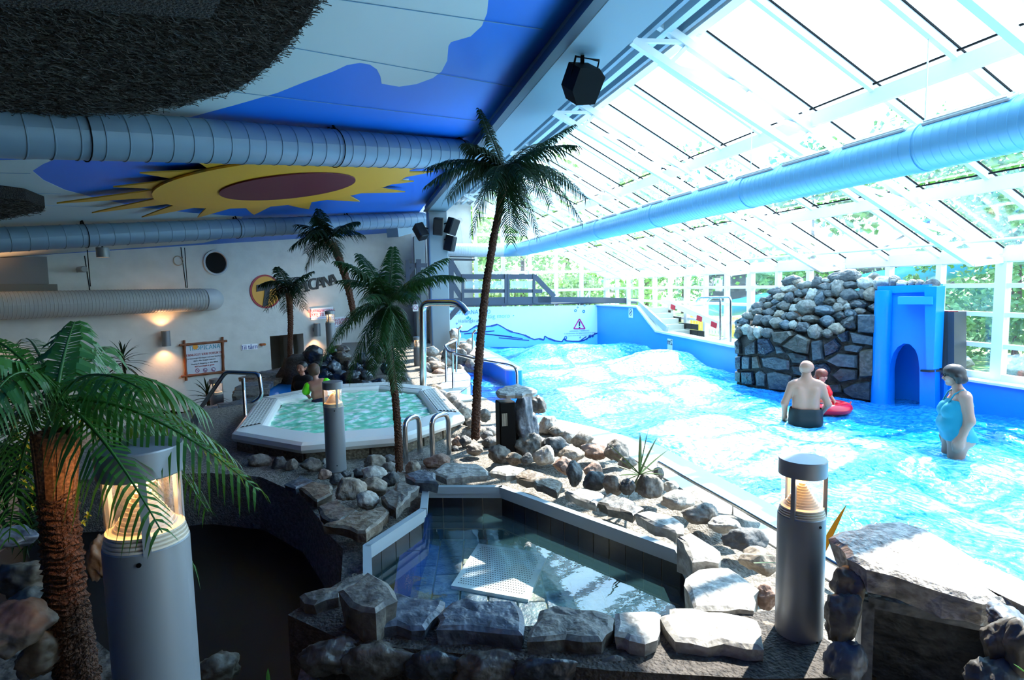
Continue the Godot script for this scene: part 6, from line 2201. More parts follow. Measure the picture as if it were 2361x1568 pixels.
	var br := part(dt, "branch", duct_mesh((e1 - e0).length(), 0.235, 0.085, 0.004, 36), mat(Color(0.78, 0.82, 0.84), 0.4))
	br.transform = Transform3D(along(e0, e1).basis, e0 - d0)
	# loudspeakers on the column
	var sp := mat(Color(0.055, 0.075, 0.10), 0.5)
	for q in [[1011, 522, 15.15, 0.0, 0.25, 0.43, 0.10, "middle of the dark loudspeakers at the top of the pale column"], [1042, 522, 15.2, 0.75, 0.25, 0.42, 0.25, "right tilted loudspeaker at the top of the pale column"], [1038, 561, 15.4, 1.2, 0.20, 0.40, 0.0, "lowest loudspeaker on the right side of the pale column"], [970, 534, 15.2, -0.9, 0.25, 0.40, -0.5, "left tilted loudspeaker at the top of the pale column"]]:
		var t := thing("loudspeaker", q[7], "loudspeaker", at(q[0], q[1], q[2]), "loudspeakers on the column")
		var bs := Basis(Vector3.UP, q[3]) * Basis(Vector3(1, 0, 0), 0.25) * Basis(Vector3(0, 0, 1), -q[6])
		st = S()
		bx(st, Vector3.ZERO, Vector3(q[4], q[5], 0.24), bs, 0.015)
		part(t, "cabinet", st, sp)
		st = S()
		bx(st, bs * Vector3(0, 0.0, 0.123), Vector3(q[4] * 0.88, q[5] * 0.88, 0.012), bs, 0.004)
		part(t, "grille", st, mat(Color(0.03, 0.035, 0.045), 0.7))
		st = S()
		bar(st, bs * Vector3(0, 0.1, -0.12), (hl(2.02, 0, 15.45) + Vector3(0, t.position.y + 0.08, 0) - t.position) * 0.8, 0.03, 0.03)
		part(t, "bracket", st, M.black)
	# the wedge speaker under the beam
	var ws := thing("wedge_speaker", "black angular loudspeaker hanging from the long beam", "loudspeaker", at(1343, 188, 5.3))
	st = S()
	var wb := Basis(Vector3.UP, 0.45) * Basis(Vector3(1, 0, 0), 0.55)
	var hexa := []
	for q in [[-0.14, -0.07], [-0.06, -0.18], [0.12, -0.15], [0.15, 0.08], [0.07, 0.14], [-0.12, 0.12]]:
		hexa.append(wb * Vector3(q[0], q[1], -0.11))
	slab(st, hexa, wb * Vector3(0, 0, 0.22))
	part(ws, "cabinet", st, M.black)
	st = S()
	tube(st, [wb * Vector3(-0.12, 0.02, 0), wb * Vector3(-0.12, 0.16, 0) + Vector3(0, 0.03, 0), wb * Vector3(0.12, 0.16, 0) + Vector3(0, 0.03, 0), wb * Vector3(0.12, 0.02, 0)], 0.012, 6)
	bar(st, Vector3(0, 0.15, 0), Vector3(0, 3.85 - ws.position.y, 0), 0.05, 0.03, Vector3.RIGHT)
	part(ws, "yoke", st, M.black)
	# smoke detector on the blue ceiling
	var sd := thing("smoke_detector", "small white smoke detector on the blue ceiling near the sun's right rays", "detector", on_ceiling(934, 412))
	st = S()
	lathe(st, [Vector2(0.07, 0.0), Vector2(0.07, -0.025), Vector2(0.045, -0.045), Vector2(0, -0.05)], 18)
	part(sd, "case", st, M.white_tile)
	# cable ring on the wall
	var cr := thing("cable_coil", "small coil of pale cable hanging on the cream wall", "cable", on_wall(411, 601, 0.02))
	st = S()
	var ring := []
	for i in 31:
		var an := TAU * i / 15.0
		ring.append((WD * cos(an) + Vector3.UP * sin(an)) * (0.12 + 0.008 * (i / 15.0)) + WN * 0.005 * (i % 3))
	tube(st, ring, 0.008, 5)
	part(cr, "loop", st, mat(Color(0.62, 0.58, 0.50), 0.6))
	var wc := thing("cable_ring", "small pale cable ring on the white wall block by the gable", "cable", on_b(1061, 508, 21.35))
	st = S()
	ring = []
	for i in 17:
		var an := TAU * i / 16.0
		ring.append((HR * cos(an) + Vector3.UP * sin(an)) * 0.09)
	tube(st, ring, 0.01, 5)
	tube(st, [Vector3(0, -0.09, 0), Vector3(0.08, -0.9, 0)], 0.008, 5)
	part(wc, "loop", st, mat(Color(0.75, 0.75, 0.74), 0.6))

# ================================================================ palms
func frond(t: Node3D, c: Vector3, tip: Vector3, rise: float, ll: float, lw: float, n: int, m: Material, curl := 0.6) -> void:
	var st := S()
	var mid := c.lerp(tip, 0.45) + Vector3(0, rise, 0)
	var pts := []
	var rad := []
	for i in 13:
		var u := i / 12.0
		pts.append(c * (1 - u) * (1 - u) + mid * 2 * u * (1 - u) + tip * u * u)
		rad.append(lerpf(0.035, 0.008, u) * ll * 1.6)
	tube(st, pts, rad, 5)
	for i in n:
		var u := lerpf(0.10, 1.0, (i + 0.5) / n)
		var p := c * (1 - u) * (1 - u) + mid * 2 * u * (1 - u) + tip * u * u
		var tn := ((mid - c) * (1 - u) + (tip - mid) * u).normalized()
		var side := tn.cross(Vector3.UP)
		if side.length() < 0.15:
			side = tn.cross(Vector3(0.3, 0.2, 1))
		side = side.normalized()
		var up := side.cross(tn).normalized()
		var L := ll * (0.45 + 0.75 * sin(PI * minf(u * 0.9 + 0.12, 1.0))) * rng.randf_range(0.85, 1.1)
		for s in [-1.0, 1.0]:
			var d = (side * s * 0.85 + tn * 0.55 + up * rng.randf_range(0.05, 0.3)).normalized()
			var cr := curl * rng.randf_range(0.7, 1.3)
			var wv := tn * lw * 0.5
			var prev := [p - wv * 0.5, p + wv * 0.5]
			for k in 3:
				var v := (k + 1) / 3.0
				var q = p + d * L * v * (1.0 - 0.15 * v) + Vector3(0, -cr * L * v * v, 0)
				var wk = wv * [1.0, 0.8, 0.02][k]
				var cur := [q - wk, q + wk]
				quad(st, prev[0], prev[1], cur[1], cur[0])
				prev = cur
	part(t, "frond", st, m)
func trunk(t: Node3D, path: Array, r0: float, r1: float, ring: float, m: Material, rough := 0.16) -> void:
	var st := SurfaceTool.new()
	st.begin(Mesh.PRIMITIVE_TRIANGLES)
	st.set_smooth_group(-1)
	var total := 0.0
	for i in path.size() - 1:
		total += (path[i + 1] - path[i]).length()
	var n := int(total / ring)
	var sides := 16
	var cv := Curve3D.new()
	for p in path:
		cv.add_point(p)
	var prev := []
	for i in n * 2 + 1:
		var u := float(i) / (n * 2)
		var c := cv.sample_baked(u * cv.get_baked_length(), true)
		var r := lerpf(r0, r1, u) * (1.0 + (rough if i % 2 else -rough * 0.3))
		var cur := []
		for j in sides:
			var an := TAU * j / sides
			var rr := r * (1.0 + rng.randf_range(-0.08, 0.10))
			cur.append(c + Vector3(cos(an) * rr, rng.randf_range(-0.3, 0.3) * ring + (0.25 * ring * (1 if j % 4 < 2 else -1)), sin(an) * rr))
		if i > 0:
			for j in sides:
				var k := (j + 1) % sides
				quad(st, prev[k], prev[j], cur[j], cur[k])
		prev = cur
	part(t, "trunk", st, m)
func palm(label: String, path_px: Array, r0: float, r1: float, ring: float, crown: Vector3, tips: Array, d: float, ll: float, lw: float, n: int, m: Material, curl: float, boots := 14) -> void:
	var path := []
	for q in path_px:
		path.append(at(q[0], q[1], q[2]))
	var t := thing("palm_tree", label, "palm", path[0])
	var loc := []
	for p in path:
		loc.append(p - t.position)
	trunk(t, loc, r0, r1, ring, M.trunk)
	var c := crown - t.position
	var top: Vector3 = loc[loc.size() - 1]
	for i in boots:
		var st := S()
		var an := i * 2.4
		var o := Vector3(cos(an), 0, sin(an)) * r1
		var b0 := top + o * 0.8 - (c - top) * (0.25 + 0.3 * (i % 3) / 3.0)
		bar(st, b0, b0.lerp(c, 0.75) + o * 1.1, r1 * 0.5, r1 * 0.22, o)
		part(t, "leaf_stub", st, M.boot)
	for i in tips.size():
		var q: Array = tips[i]
		var tp := at(q[0], q[1], d + (q[2] if q.size() > 2 else rng.randf_range(-0.5, 0.5) * ll * 4.0)) - t.position
		var rise: float = q[3] if q.size() > 3 else (tp - c).length() * 0.28
		frond(t, c, tp, rise, ll, lw, n, m, curl)
func build_palms() -> void:
	palm("tall palm with dark arching crown rising beside the lantern pillar", [[1096, 1012, 6.55], [1100, 900, 6.55], [1108, 780, 6.55], [1122, 650, 6.5], [1140, 540, 6.5], [1152, 480, 6.45]], 0.047, 0.036, 0.036, at(1163, 395, 6.4), [[1106, 252, 0.2, 0.05], [1072, 330, -0.4, 0.12], [985, 388, 0.3, 0.22], [980, 430, -0.3, 0.3], [1030, 458, 0.5, 0.3], [1088, 542, 0.2, 0.4], [1178, 560, -0.3, 0.3], [1208, 545, 0.4, 0.38], [1240, 548, -0.2, 0.45], [1342, 512, 0.1, 0.5], [1352, 458, 0.5, 0.4], [1322, 288, 0.4, 0.05], [1330, 335, -0.5, 0.18], [1300, 420, 0.9, 0.3], [1250, 330, 0.8, 0.15], [1130, 440, -0.8, 0.25], [1230, 440, -0.9, 0.3], [1090, 410, 0.9, 0.25], [1270, 470, -0.6, 0.4], [1200, 470, 0.8, 0.3]], 6.4, 0.20, 0.020, 46, M.leaf_dark, 0.75)
	palm("medium palm with drooping crown standing in front of the hot tub", [[921, 1086, 5.62], [918, 1000, 5.62], [912, 920, 5.62], [903, 850, 5.6], [893, 790, 5.6]], 0.034, 0.032, 0.028, at(897, 705, 5.6), [[906, 570, 0.3, 0.05], [828, 586, 0.3, 0.12], [776, 602, -0.3, 0.2], [780, 648, 0.4, 0.2], [736, 842, 0.1, 0.36], [803, 875, -0.3, 0.28], [855, 862, -0.5, 0.2], [914, 898, -0.2, 0.15], [938, 800, 0.2, 0.25], [1030, 595, 0.4, 0.14], [1066, 640, -0.1, 0.25], [975, 668, 0.5, 0.2], [960, 690, -0.6, 0.2], [770, 780, 0.5, 0.3], [840, 690, -0.7, 0.15], [870, 640, -0.5, 0.08], [925, 870, 0.4, 0.2], [990, 640, -0.4, 0.15]], 5.6, 0.17, 0.017, 44, M.leaf, 0.7, 18)
	palm("leaning palm high in front of the cream wall", [[818, 740, 13.4], [810, 695, 13.4], [797, 640, 13.3], [780, 590, 13.2], [770, 570, 13.2]], 0.06, 0.085, 0.06, at(757, 553, 13.1), [[735, 482, 0.3, 0.1], [728, 500, -0.5, 0.15], [684, 518, 0.4, 0.2], [669, 572, -0.4, 0.35], [705, 584, 0.6, 0.3], [704, 622, -0.3, 0.4], [742, 600, 0.7, 0.3], [826, 511, 0.2, 0.2], [834, 541, -0.5, 0.3], [690, 545, 0.8, 0.3], [800, 520, 0.9, 0.2], [720, 540, -0.9, 0.3], [780, 590, -0.6, 0.3]], 13.1, 0.32, 0.030, 30, M.leaf_dark, 0.7)
	palm("small palm in front of the wall lettering beside the doorway", [[668, 855, 13.6], [669, 800, 13.6], [670, 740, 13.6], [668, 700, 13.6]], 0.05, 0.06, 0.05, at(666, 664, 13.6), [[640, 616, 0.2, 0.1], [721, 626, 0.1, 0.1], [598, 657, -0.3, 0.25], [612, 716, 0.3, 0.35], [702, 712, -0.3, 0.35], [660, 720, 0.5, 0.2], [620, 690, 0.6, 0.3], [690, 640, 0.7, 0.2], [700, 680, -0.6, 0.3], [640, 650, -0.8, 0.2]], 13.6, 0.30, 0.028, 26, M.leaf_dark, 0.6)
	palm("foreground palm with reddish trunk and broad green leaflets at the left edge", [[226, 1880, 1.75], [190, 1640, 1.75], [170, 1500, 1.75], [150, 1350, 1.75], [140, 1230, 1.75], [132, 1130, 1.75]], 0.060, 0.045, 0.018, at(128, 925, 1.75), [[172, 742, 0.2, 0.05], [596, 1132, -0.1, 0.16], [470, 945, 0.25, 0.2], [-60, 770, 0.1, 0.1], [-90, 850, -0.2, 0.15], [-40, 960, -0.3, 0.2], [374, 1228, -0.35, 0.12], [452, 1315, 0.2, 0.3], [20, 1250, 0.2, 0.25], [250, 800, 0.4, 0.1], [330, 900, -0.3, 0.12], [60, 780, 0.5, 0.1], [0, 1080, 0.4, 0.2], [540, 1060, 0.45, 0.2], [480, 1180, 0.5, 0.25]], 1.75, 0.135, 0.0135, 27, M.leaf_light, 0.9, 22)
	# yellow flowering shrub in the dark behind the foreground palm
	var sh := thing("flowering_shrub", "dark shrub with small yellow flowers behind the foreground palm", "shrub", at(60, 1230, 2.6))
	for i in 60:
		var st := S()
		var p := at(rng.randf_range(-40, 130), rng.randf_range(920, 1240), rng.randf_range(2.3, 3.0)) - sh.position
		for k in 7:
			blade_leaf(st, p, Vector3(rng.randfn(), rng.randfn() * 0.6, rng.randfn()).normalized(), 0.12, 0.025, 0.3, 3)
		part(sh, "leaf_spray", st, M.leaf_dark)
	for i in 26:
		var st := S()
		var cl: Array = [[45, 995], [75, 1020], [70, 1110], [80, 1150], [200, 970], [190, 1200], [60, 1060], [85, 1085]][i % 8]
		var p := at(cl[0] + rng.randf_range(-16, 16), cl[1] + rng.randf_range(-22, 22), rng.randf_range(2.2, 2.4)) - sh.position
		for k in 6:
			blade_leaf(st, p, Vector3(rng.randfn(), rng.randfn(), rng.randfn()).normalized(), 0.02, 0.012, 0.1, 2)
		part(sh, "flower", st, mat(Color(0.80, 0.66, 0.05), 0.5))
	# small dracaena on the boulder pile
	var gp := thing("green_tuft", "light green tuft of grass growing on the boulder pile", "plant", at(765, 815, 12.2))
	for i in 24:
		var st := S()
		blade_leaf(st, Vector3.ZERO, Vector3(rng.randfn(), 1.0 + rng.randf(), rng.randfn()).normalized(), rng.randf_range(0.2, 0.4), 0.03, 0.4, 4)
		part(gp, "leaf", st, M.leaf_light)


# ================================================================ people: smooth joined limbs meshed as surface nets
func nets(st: SurfaceTool, bones: Array, cell: float, K: float, xf: Transform3D, keep = null) -> void:
	var lo := Vector3(1e9, 1e9, 1e9)
	var hi := -lo
	for b in bones:
		var r: float = maxf(b[2], b[3]) + 0.05
		for e in 2:
			lo = lo.min(b[e] - Vector3.ONE * r)
			hi = hi.max(b[e] + Vector3.ONE * r)
	var nx := int((hi.x - lo.x) / cell) + 2
	var ny := int((hi.y - lo.y) / cell) + 2
	var nzz := int((hi.z - lo.z) / cell) + 2
	var acc := PackedFloat32Array()
	acc.resize(nx * ny * nzz)
	for b in bones:
		var a: Vector3 = b[0]
		var ab: Vector3 = b[1] - a
		var l2 := maxf(ab.length_squared(), 1e-9)
		var r: float = maxf(b[2], b[3]) + 3.0 / K
		var p0: Vector3 = (a.min(b[1]) - Vector3.ONE * r - lo) / cell
		var p1: Vector3 = (a.max(b[1]) + Vector3.ONE * r - lo) / cell
		var ra: float = b[2]
		var rb: float = b[3]
		for z in range(maxi(0, int(p0.z)), mini(nzz - 1, int(p1.z) + 1) + 1):
			for y in range(maxi(0, int(p0.y)), mini(ny - 1, int(p1.y) + 1) + 1):
				var base := (z * ny + y) * nx
				for x in range(maxi(0, int(p0.x)), mini(nx - 1, int(p1.x) + 1) + 1):
					var p := lo + Vector3(x, y, z) * cell - a
					var t := clampf(p.dot(ab) / l2, 0.0, 1.0)
					var d := (p - ab * t).length() - (ra + (rb - ra) * t)
					if d < 3.0 / K:
						acc[base + x] += exp(-K * d)
	var id := {}
	var vs := []
	var offs := [0, 1, nx, nx + 1, nx * ny, nx * ny + 1, nx * ny + nx, nx * ny + nx + 1]
	var edges := [[0, 1], [2, 3], [4, 5], [6, 7], [0, 2], [1, 3], [4, 6], [5, 7], [0, 4], [1, 5], [2, 6], [3, 7]]
	for z in nzz - 1:
		for y in ny - 1:
			for x in nx - 1:
				var k := (z * ny + y) * nx + x
				var c := 0
				for e in 8:
					if acc[k + offs[e]] > 1.0:
						c += 1
				if c == 0 or c == 8:
					continue
				var s := Vector3.ZERO
				var m := 0
				for e in edges:
					var f0 := -log(acc[k + offs[e[0]]] + 1e-6)
					var f1 := -log(acc[k + offs[e[1]]] + 1e-6)
					if (f0 < 0) != (f1 < 0):
						var t := f0 / (f0 - f1)
						var a := Vector3(e[0] & 1, (e[0] >> 1) & 1, e[0] >> 2)
						var b := Vector3(e[1] & 1, (e[1] >> 1) & 1, e[1] >> 2)
						s += a.lerp(b, t)
						m += 1
				id[k] = vs.size()
				vs.append(lo + (Vector3(x, y, z) + (s / m if m > 0 else Vector3.ONE * 0.5)) * cell)
	st.set_smooth_group(0)
	for k in id:
		var x: int = k % nx
		var y: int = (k / nx) % ny
		var z: int = k / (nx * ny)
		if x == 0 or y == 0 or z == 0:
			continue
		var in0: bool = acc[k] > 1.0
		for ax in 3:
			var step: int = [1, nx, nx * ny][ax]
			var in1: bool = acc[k + step] > 1.0
			if in0 == in1:
				continue
			var u: int = [nx, nx * ny, 1][ax]
			var v: int = [nx * ny, 1, nx][ax]
			if not (id.has(k - u) and id.has(k - v) and id.has(k - u - v)):
				continue
			var q := [vs[id[k]], vs[id[k - u]], vs[id[k - u - v]], vs[id[k - v]]]
			if keep != null and not keep.call((q[0] + q[2]) * 0.5):
				continue
			if in0:
				quad(st, xf * q[0], xf * q[1], xf * q[2], xf * q[3])
			else:
				quad(st, xf * q[3], xf * q[2], xf * q[1], xf * q[0])
func hand(bones: Array, w: Vector3, dir: Vector3, side: Vector3, palm_n: Vector3, s := 1.0, bendv := 0.35) -> void:
	var d := dir.normalized()
	var sd := side.normalized()
	var c := w + d * 0.075 * s
	for k in 4:
		var o := sd * (-0.030 + k * 0.020) * s
		bones.append([w + o * 0.6, c + o, 0.014 * s, 0.012 * s])
		var L: float = [0.062, 0.072, 0.068, 0.052][k] * s
		var d2 := (d + palm_n * bendv).normalized()
		var d3 := (d + palm_n * bendv * 2.6).normalized()
		bones.append([c + o, c + o * 1.05 + d2 * L * 0.55, 0.010 * s, 0.009 * s])
		bones.append([c + o * 1.05 + d2 * L * 0.55, c + o * 1.05 + d2 * L * 0.55 + d3 * L * 0.5, 0.009 * s, 0.0075 * s])
	var tb := w + d * 0.02 * s - sd * 0.028 * s
	var tm := tb + (d * 0.6 - sd * 0.7 + palm_n * 0.2).normalized() * 0.042 * s
	bones.append([tb, tm, 0.013 * s, 0.011 * s])
	bones.append([tm, tm + (d - sd * 0.25 + palm_n * 0.3).normalized() * 0.032 * s, 0.011 * s, 0.009 * s])
func head_bones(c: Vector3, s: float, fwd: Vector3, side: Vector3) -> Array:
	var u := Vector3.UP
	var b := [
		[c + u * 0.025 * s - fwd * 0.02 * s, c + u * 0.03 * s + fwd * 0.015 * s, 0.088 * s, 0.082 * s],
		[c + fwd * 0.02 * s - u * 0.01 * s, c + fwd * 0.035 * s - u * 0.075 * s, 0.066 * s, 0.045 * s],
		[c + fwd * 0.055 * s - u * 0.085 * s, c + fwd * 0.06 * s - u * 0.092 * s, 0.022 * s, 0.020 * s],
		[c + fwd * 0.09 * s + u * 0.005 * s, c + fwd * 0.112 * s - u * 0.028 * s, 0.009 * s, 0.014 * s],
		[c + fwd * 0.085 * s - u * 0.052 * s - side * 0.018 * s, c + fwd * 0.085 * s - u * 0.052 * s + side * 0.018 * s, 0.011 * s, 0.011 * s]]
	for k in [-1.0, 1.0]:
		b.append([c + side * k * 0.082 * s + u * 0.02 * s - fwd * 0.012 * s, c + side * k * 0.080 * s - u * 0.025 * s, 0.016 * s, 0.011 * s])
		b.append([c + side * k * 0.04 * s + fwd * 0.065 * s - u * 0.02 * s, c + side * k * 0.045 * s + fwd * 0.05 * s - u * 0.04 * s, 0.03 * s, 0.03 * s])
	return b
func face(t: Node3D, c: Vector3, s: float, fwd: Vector3, side: Vector3, xf: Transform3D) -> void:
	for k in [-1.0, 1.0]:
		var st := S()
		var p = c + side * k * 0.033 * s + fwd * 0.083 * s + Vector3(0, 0.012 * s, 0)
		lathe(st, [Vector2(0, -0.012 * s), Vector2(0.010 * s, -0.006 * s), Vector2(0.012 * s, 0), Vector2(0.010 * s, 0.006 * s), Vector2(0, 0.012 * s)], 10, xf * Transform3D(Basis(), p), true)
		part(t, "eye", st, mat(Color(0.10, 0.08, 0.08), 0.2))
	var st := S()
	bar(st, xf * (c + fwd * 0.097 * s - Vector3(0, 0.052 * s, 0) - side * 0.02 * s), xf * (c + fwd * 0.097 * s - Vector3(0, 0.052 * s, 0) + side * 0.02 * s), 0.008 * s, 0.007 * s)
	part(t, "mouth", st, mat(Color(0.62, 0.28, 0.28), 0.5))
func build_people() -> void:
	var skin := mat(Color(0.66, 0.45, 0.36), 0.5)
	skin.subsurf_scatter_enabled = true
	skin.subsurf_scatter_strength = 0.1
	var skin2 := mat(Color(0.70, 0.48, 0.40), 0.5)
	var V := func(x: float, y: float, z: float) -> Vector3: return Vector3(x, y, z)
	var fw := Vector3(0, 0, -1)
	var sd := Vector3(1, 0, 0)
	# ---- the man, seen from behind, standing waist-deep
	var mp := on(1857, 962, WATER + 0.05)
	mp.y = -1.13
	var man := thing("person", "bald man seen from behind in black swim shorts, waist deep by the grotto", "person", mp)
	var xf := Transform3D(Basis(Vector3.UP, -0.22), Vector3.ZERO)
	var B := []
	B.append_array([
		[V.call(-0.15, 1.43, 0.0), V.call(0.15, 1.43, 0.0), 0.075, 0.075],
		[V.call(-0.09, 1.33, 0.0), V.call(-0.07, 0.92, 0.0), 0.105, 0.118],
		[V.call(0.09, 1.33, 0.0), V.call(0.07, 0.92, 0.0), 0.105, 0.118],
		[V.call(0, 1.36, -0.02), V.call(0, 0.92, -0.03), 0.105, 0.12], [V.call(-0.12, 1.36, 0.05), V.call(-0.075, 1.22, 0.055), 0.05, 0.055], [V.call(0.12, 1.36, 0.05), V.call(0.075, 1.22, 0.055), 0.05, 0.055], [V.call(-0.10, 0.92, 0.0), V.call(0.10, 0.92, 0.0), 0.115, 0.115],
		[V.call(0, 1.44, 0.0), V.call(0, 1.60, -0.01), 0.068, 0.064],
		[V.call(-0.12, 1.46, 0.01), V.call(0, 1.52, 0.0), 0.045, 0.05], [V.call(0.12, 1.46, 0.01), V.call(0, 1.52, 0.0), 0.045, 0.05]])
	for k in [-1.0, 1.0]:
		B.append([V.call(k * 0.20, 1.41, 0.0), V.call(k * 0.30, 1.14, 0.02), 0.064, 0.048])
		var wr: Vector3 = V.call(k * 0.27, 0.90, -0.10) if k < 0 else V.call(k * 0.25, 0.93, -0.18)
		B.append([V.call(k * 0.30, 1.14, 0.02), wr, 0.046, 0.032])
		hand(B, wr, V.call(-k * 0.15, -0.5, -0.6), V.call(k * 0.3, 0.3, 0.8), V.call(-k, 0, 0))
		B.append([V.call(k * 0.1, 0.88, 0), V.call(k * 0.11, 0.48, -0.01), 0.095, 0.062])
		B.append([V.call(k * 0.11, 0.48, -0.01), V.call(k * 0.11, 0.08, 0.02), 0.06, 0.04])
		B.append([V.call(k * 0.11, 0.05, 0.02), V.call(k * 0.12, 0.03, -0.16), 0.045, 0.035])
	var st := S()
	nets(st, B, 0.015, 75.0, xf)
	var hc: Vector3 = V.call(0, 1.67, -0.01)
	nets(st, head_bones(hc, 1.06, fw, sd), 0.008, 140.0, xf)
	part(man, "body", st, skin)
	face(man, hc, 1.06, fw, sd, xf)
	st = S()
	var sh := [[V.call(-0.088, 1.03, 0), V.call(0.088, 1.03, 0), 0.141, 0.141], [V.call(-0.09, 0.96, 0), V.call(0.09, 0.96, 0), 0.143, 0.143], [V.call(-0.09, 0.88, 0.01), V.call(0.09, 0.88, 0.01), 0.15, 0.15]]
	for k in [-1.0, 1.0]:
		sh.append([V.call(k * 0.1, 0.86, 0), V.call(k * 0.12, 0.58, 0), 0.125, 0.115])
	nets(st, sh, 0.015, 100.0, xf, func(p: Vector3) -> bool: return p.y < 1.075 and p.y > 0.5)
	part(man, "swim_shorts", st, mat(Color(0.02, 0.022, 0.03), 0.6))
	# ---- red swim ring and the child on it
	var rp := on(1908, 938, WATER + 0.08)
	var ring := thing("swim_ring", "red inflatable swim ring floating behind the man", "swim ring", rp)
	st = S()
	var rpts := []
	for i in 13:
		var an := TAU * i / 12.0
		rpts.append(Vector2(0.25 + 0.105 * cos(an), 0.085 * sin(an)))
	lathe(st, rpts, 40, Transform3D(), true)
	part(ring, "tube", st, mat(Color(0.80, 0.03, 0.16), 0.3))
	st = S()
	tube(st, [Vector3(0.30, 0.06, 0.1), Vector3(0.315, 0.10, 0.105)], 0.012, 8)
	part(ring, "valve", st, mat(Color(0.85, 0.4, 0.4), 0.4))
	var kp := on(1899, 938, WATER + 0.08) + Vector3(0, -0.05, -0.12)
	var kid := thing("person", "small child with red hair and red armbands sitting on the swim ring", "person", kp)
	xf = Transform3D(Basis(Vector3.UP, PI + 0.25), Vector3.ZERO)
	B = [
		[V.call(-0.07, 0.36, 0), V.call(0.07, 0.36, 0), 0.045, 0.045],
		[V.call(-0.05, 0.28, 0), V.call(0.05, 0.28, 0), 0.075, 0.075],
		[V.call(-0.045, 0.17, -0.01), V.call(0.045, 0.17, -0.01), 0.078, 0.078],
		[V.call(-0.05, 0.06, 0.0), V.call(0.05, 0.06, 0.0), 0.08, 0.08],
		[V.call(0, 0.38, 0), V.call(0, 0.45, -0.01), 0.038, 0.035]]
	for k in [-1.0, 1.0]:
		var elb: Vector3 = V.call(k * 0.17, 0.22, -0.02)
		B.append([V.call(k * 0.105, 0.35, 0), elb, 0.033, 0.028])
		var wr: Vector3 = V.call(k * 0.21, 0.10, -0.10)
		B.append([elb, wr, 0.027, 0.02])
		hand(B, wr, V.call(k * 0.3, -0.35, -0.6), V.call(k, 0, -0.3), V.call(0, -1, 0), 0.62, 0.3)
		B.append([V.call(k * 0.05, 0.05, 0), V.call(k * 0.09, 0.03, -0.22), 0.06, 0.04])
		B.append([V.call(k * 0.09, 0.03, -0.22), V.call(k * 0.09, -0.2, -0.26), 0.04, 0.027])
		B.append([V.call(k * 0.09, -0.2, -0.26), V.call(k * 0.09, -0.22, -0.36), 0.028, 0.022])
	st = S()
	nets(st, B, 0.010, 150.0, xf)
	hc = V.call(0, 0.53, -0.015)
	nets(st, head_bones(hc, 0.86, fw, sd), 0.007, 160.0, xf)
	part(kid, "body", st, skin2)
	face(kid, hc, 0.86, fw, sd, xf)
	st = S()
	nets(st, [[hc + V.call(0, 0.035, 0.012), hc + V.call(0, 0.04, -0.012), 0.086, 0.084], [hc + V.call(-0.075, 0.0, 0.01), hc + V.call(-0.07, -0.06, 0.02), 0.03, 0.026], [hc + V.call(0.075, 0.0, 0.01), hc + V.call(0.07, -0.06, 0.02), 0.03, 0.026], [hc + V.call(-0.04, -0.03, 0.06), hc + V.call(0.04, -0.03, 0.06), 0.045, 0.045], [hc + V.call(-0.04, 0.055, -0.055), hc + V.call(0.04, 0.055, -0.055), 0.028, 0.028]], 0.008, 150.0, xf)
	part(kid, "hair", st, mat(Color(0.45, 0.17, 0.06), 0.55))
	for k in [-1.0, 1.0]:
		st = S()
		nets(st, [[V.call(k * 0.118, 0.325, 0), V.call(k * 0.155, 0.245, -0.015), 0.056, 0.058]], 0.009, 80.0, xf)
		part(kid, "armband", st, mat(Color(0.86, 0.12, 0.10), 0.3))
	st = S()
	nets(st, [[V.call(-0.05, 0.06, 0), V.call(0.05, 0.06, 0), 0.088, 0.088], [V.call(-0.05, 0.05, 0), V.call(-0.065, 0.045, -0.08), 0.068, 0.06], [V.call(0.05, 0.05, 0), V.call(0.065, 0.045, -0.08), 0.068, 0.06]], 0.010, 150.0, xf, func(p: Vector3) -> bool: return p.y < 0.11)
	part(kid, "swim_trunks", st, mat(Color(0.10, 0.20, 0.24), 0.6))
	# ---- the woman in the turquoise swimsuit
	var wp := on(2200, 1056, WATER)
	wp.y = -0.80
	var wo := thing("person", "woman with brown bob and glasses in a turquoise swimsuit, knee deep", "person", wp)
	xf = Transform3D(Basis(Vector3.UP, PI / 2 - 0.35), Vector3.ZERO)
	var torso := [
		[V.call(-0.075, 1.20, 0.02), V.call(-0.07, 0.88, 0.0), 0.105, 0.12],
		[V.call(0.075, 1.20, 0.02), V.call(0.07, 0.88, 0.0), 0.105, 0.12],
		[V.call(-0.075, 1.14, -0.075), V.call(-0.07, 1.11, -0.09), 0.075, 0.075], [V.call(0.075, 1.14, -0.075), V.call(0.07, 1.11, -0.09), 0.075, 0.075],
		[V.call(-0.05, 0.96, -0.06), V.call(0.05, 0.96, -0.06), 0.112, 0.112],
		[V.call(-0.085, 0.85, 0.01), V.call(0.085, 0.85, 0.01), 0.132, 0.132],
		[V.call(-0.075, 0.80, 0.075), V.call(0.075, 0.80, 0.075), 0.105, 0.105]]
	B = torso.duplicate()
	B.append_array([[V.call(-0.13, 1.31, 0.03), V.call(0.13, 1.31, 0.03), 0.062, 0.062], [V.call(0, 1.32, 0.02), V.call(0, 1.43, -0.02), 0.058, 0.05]])
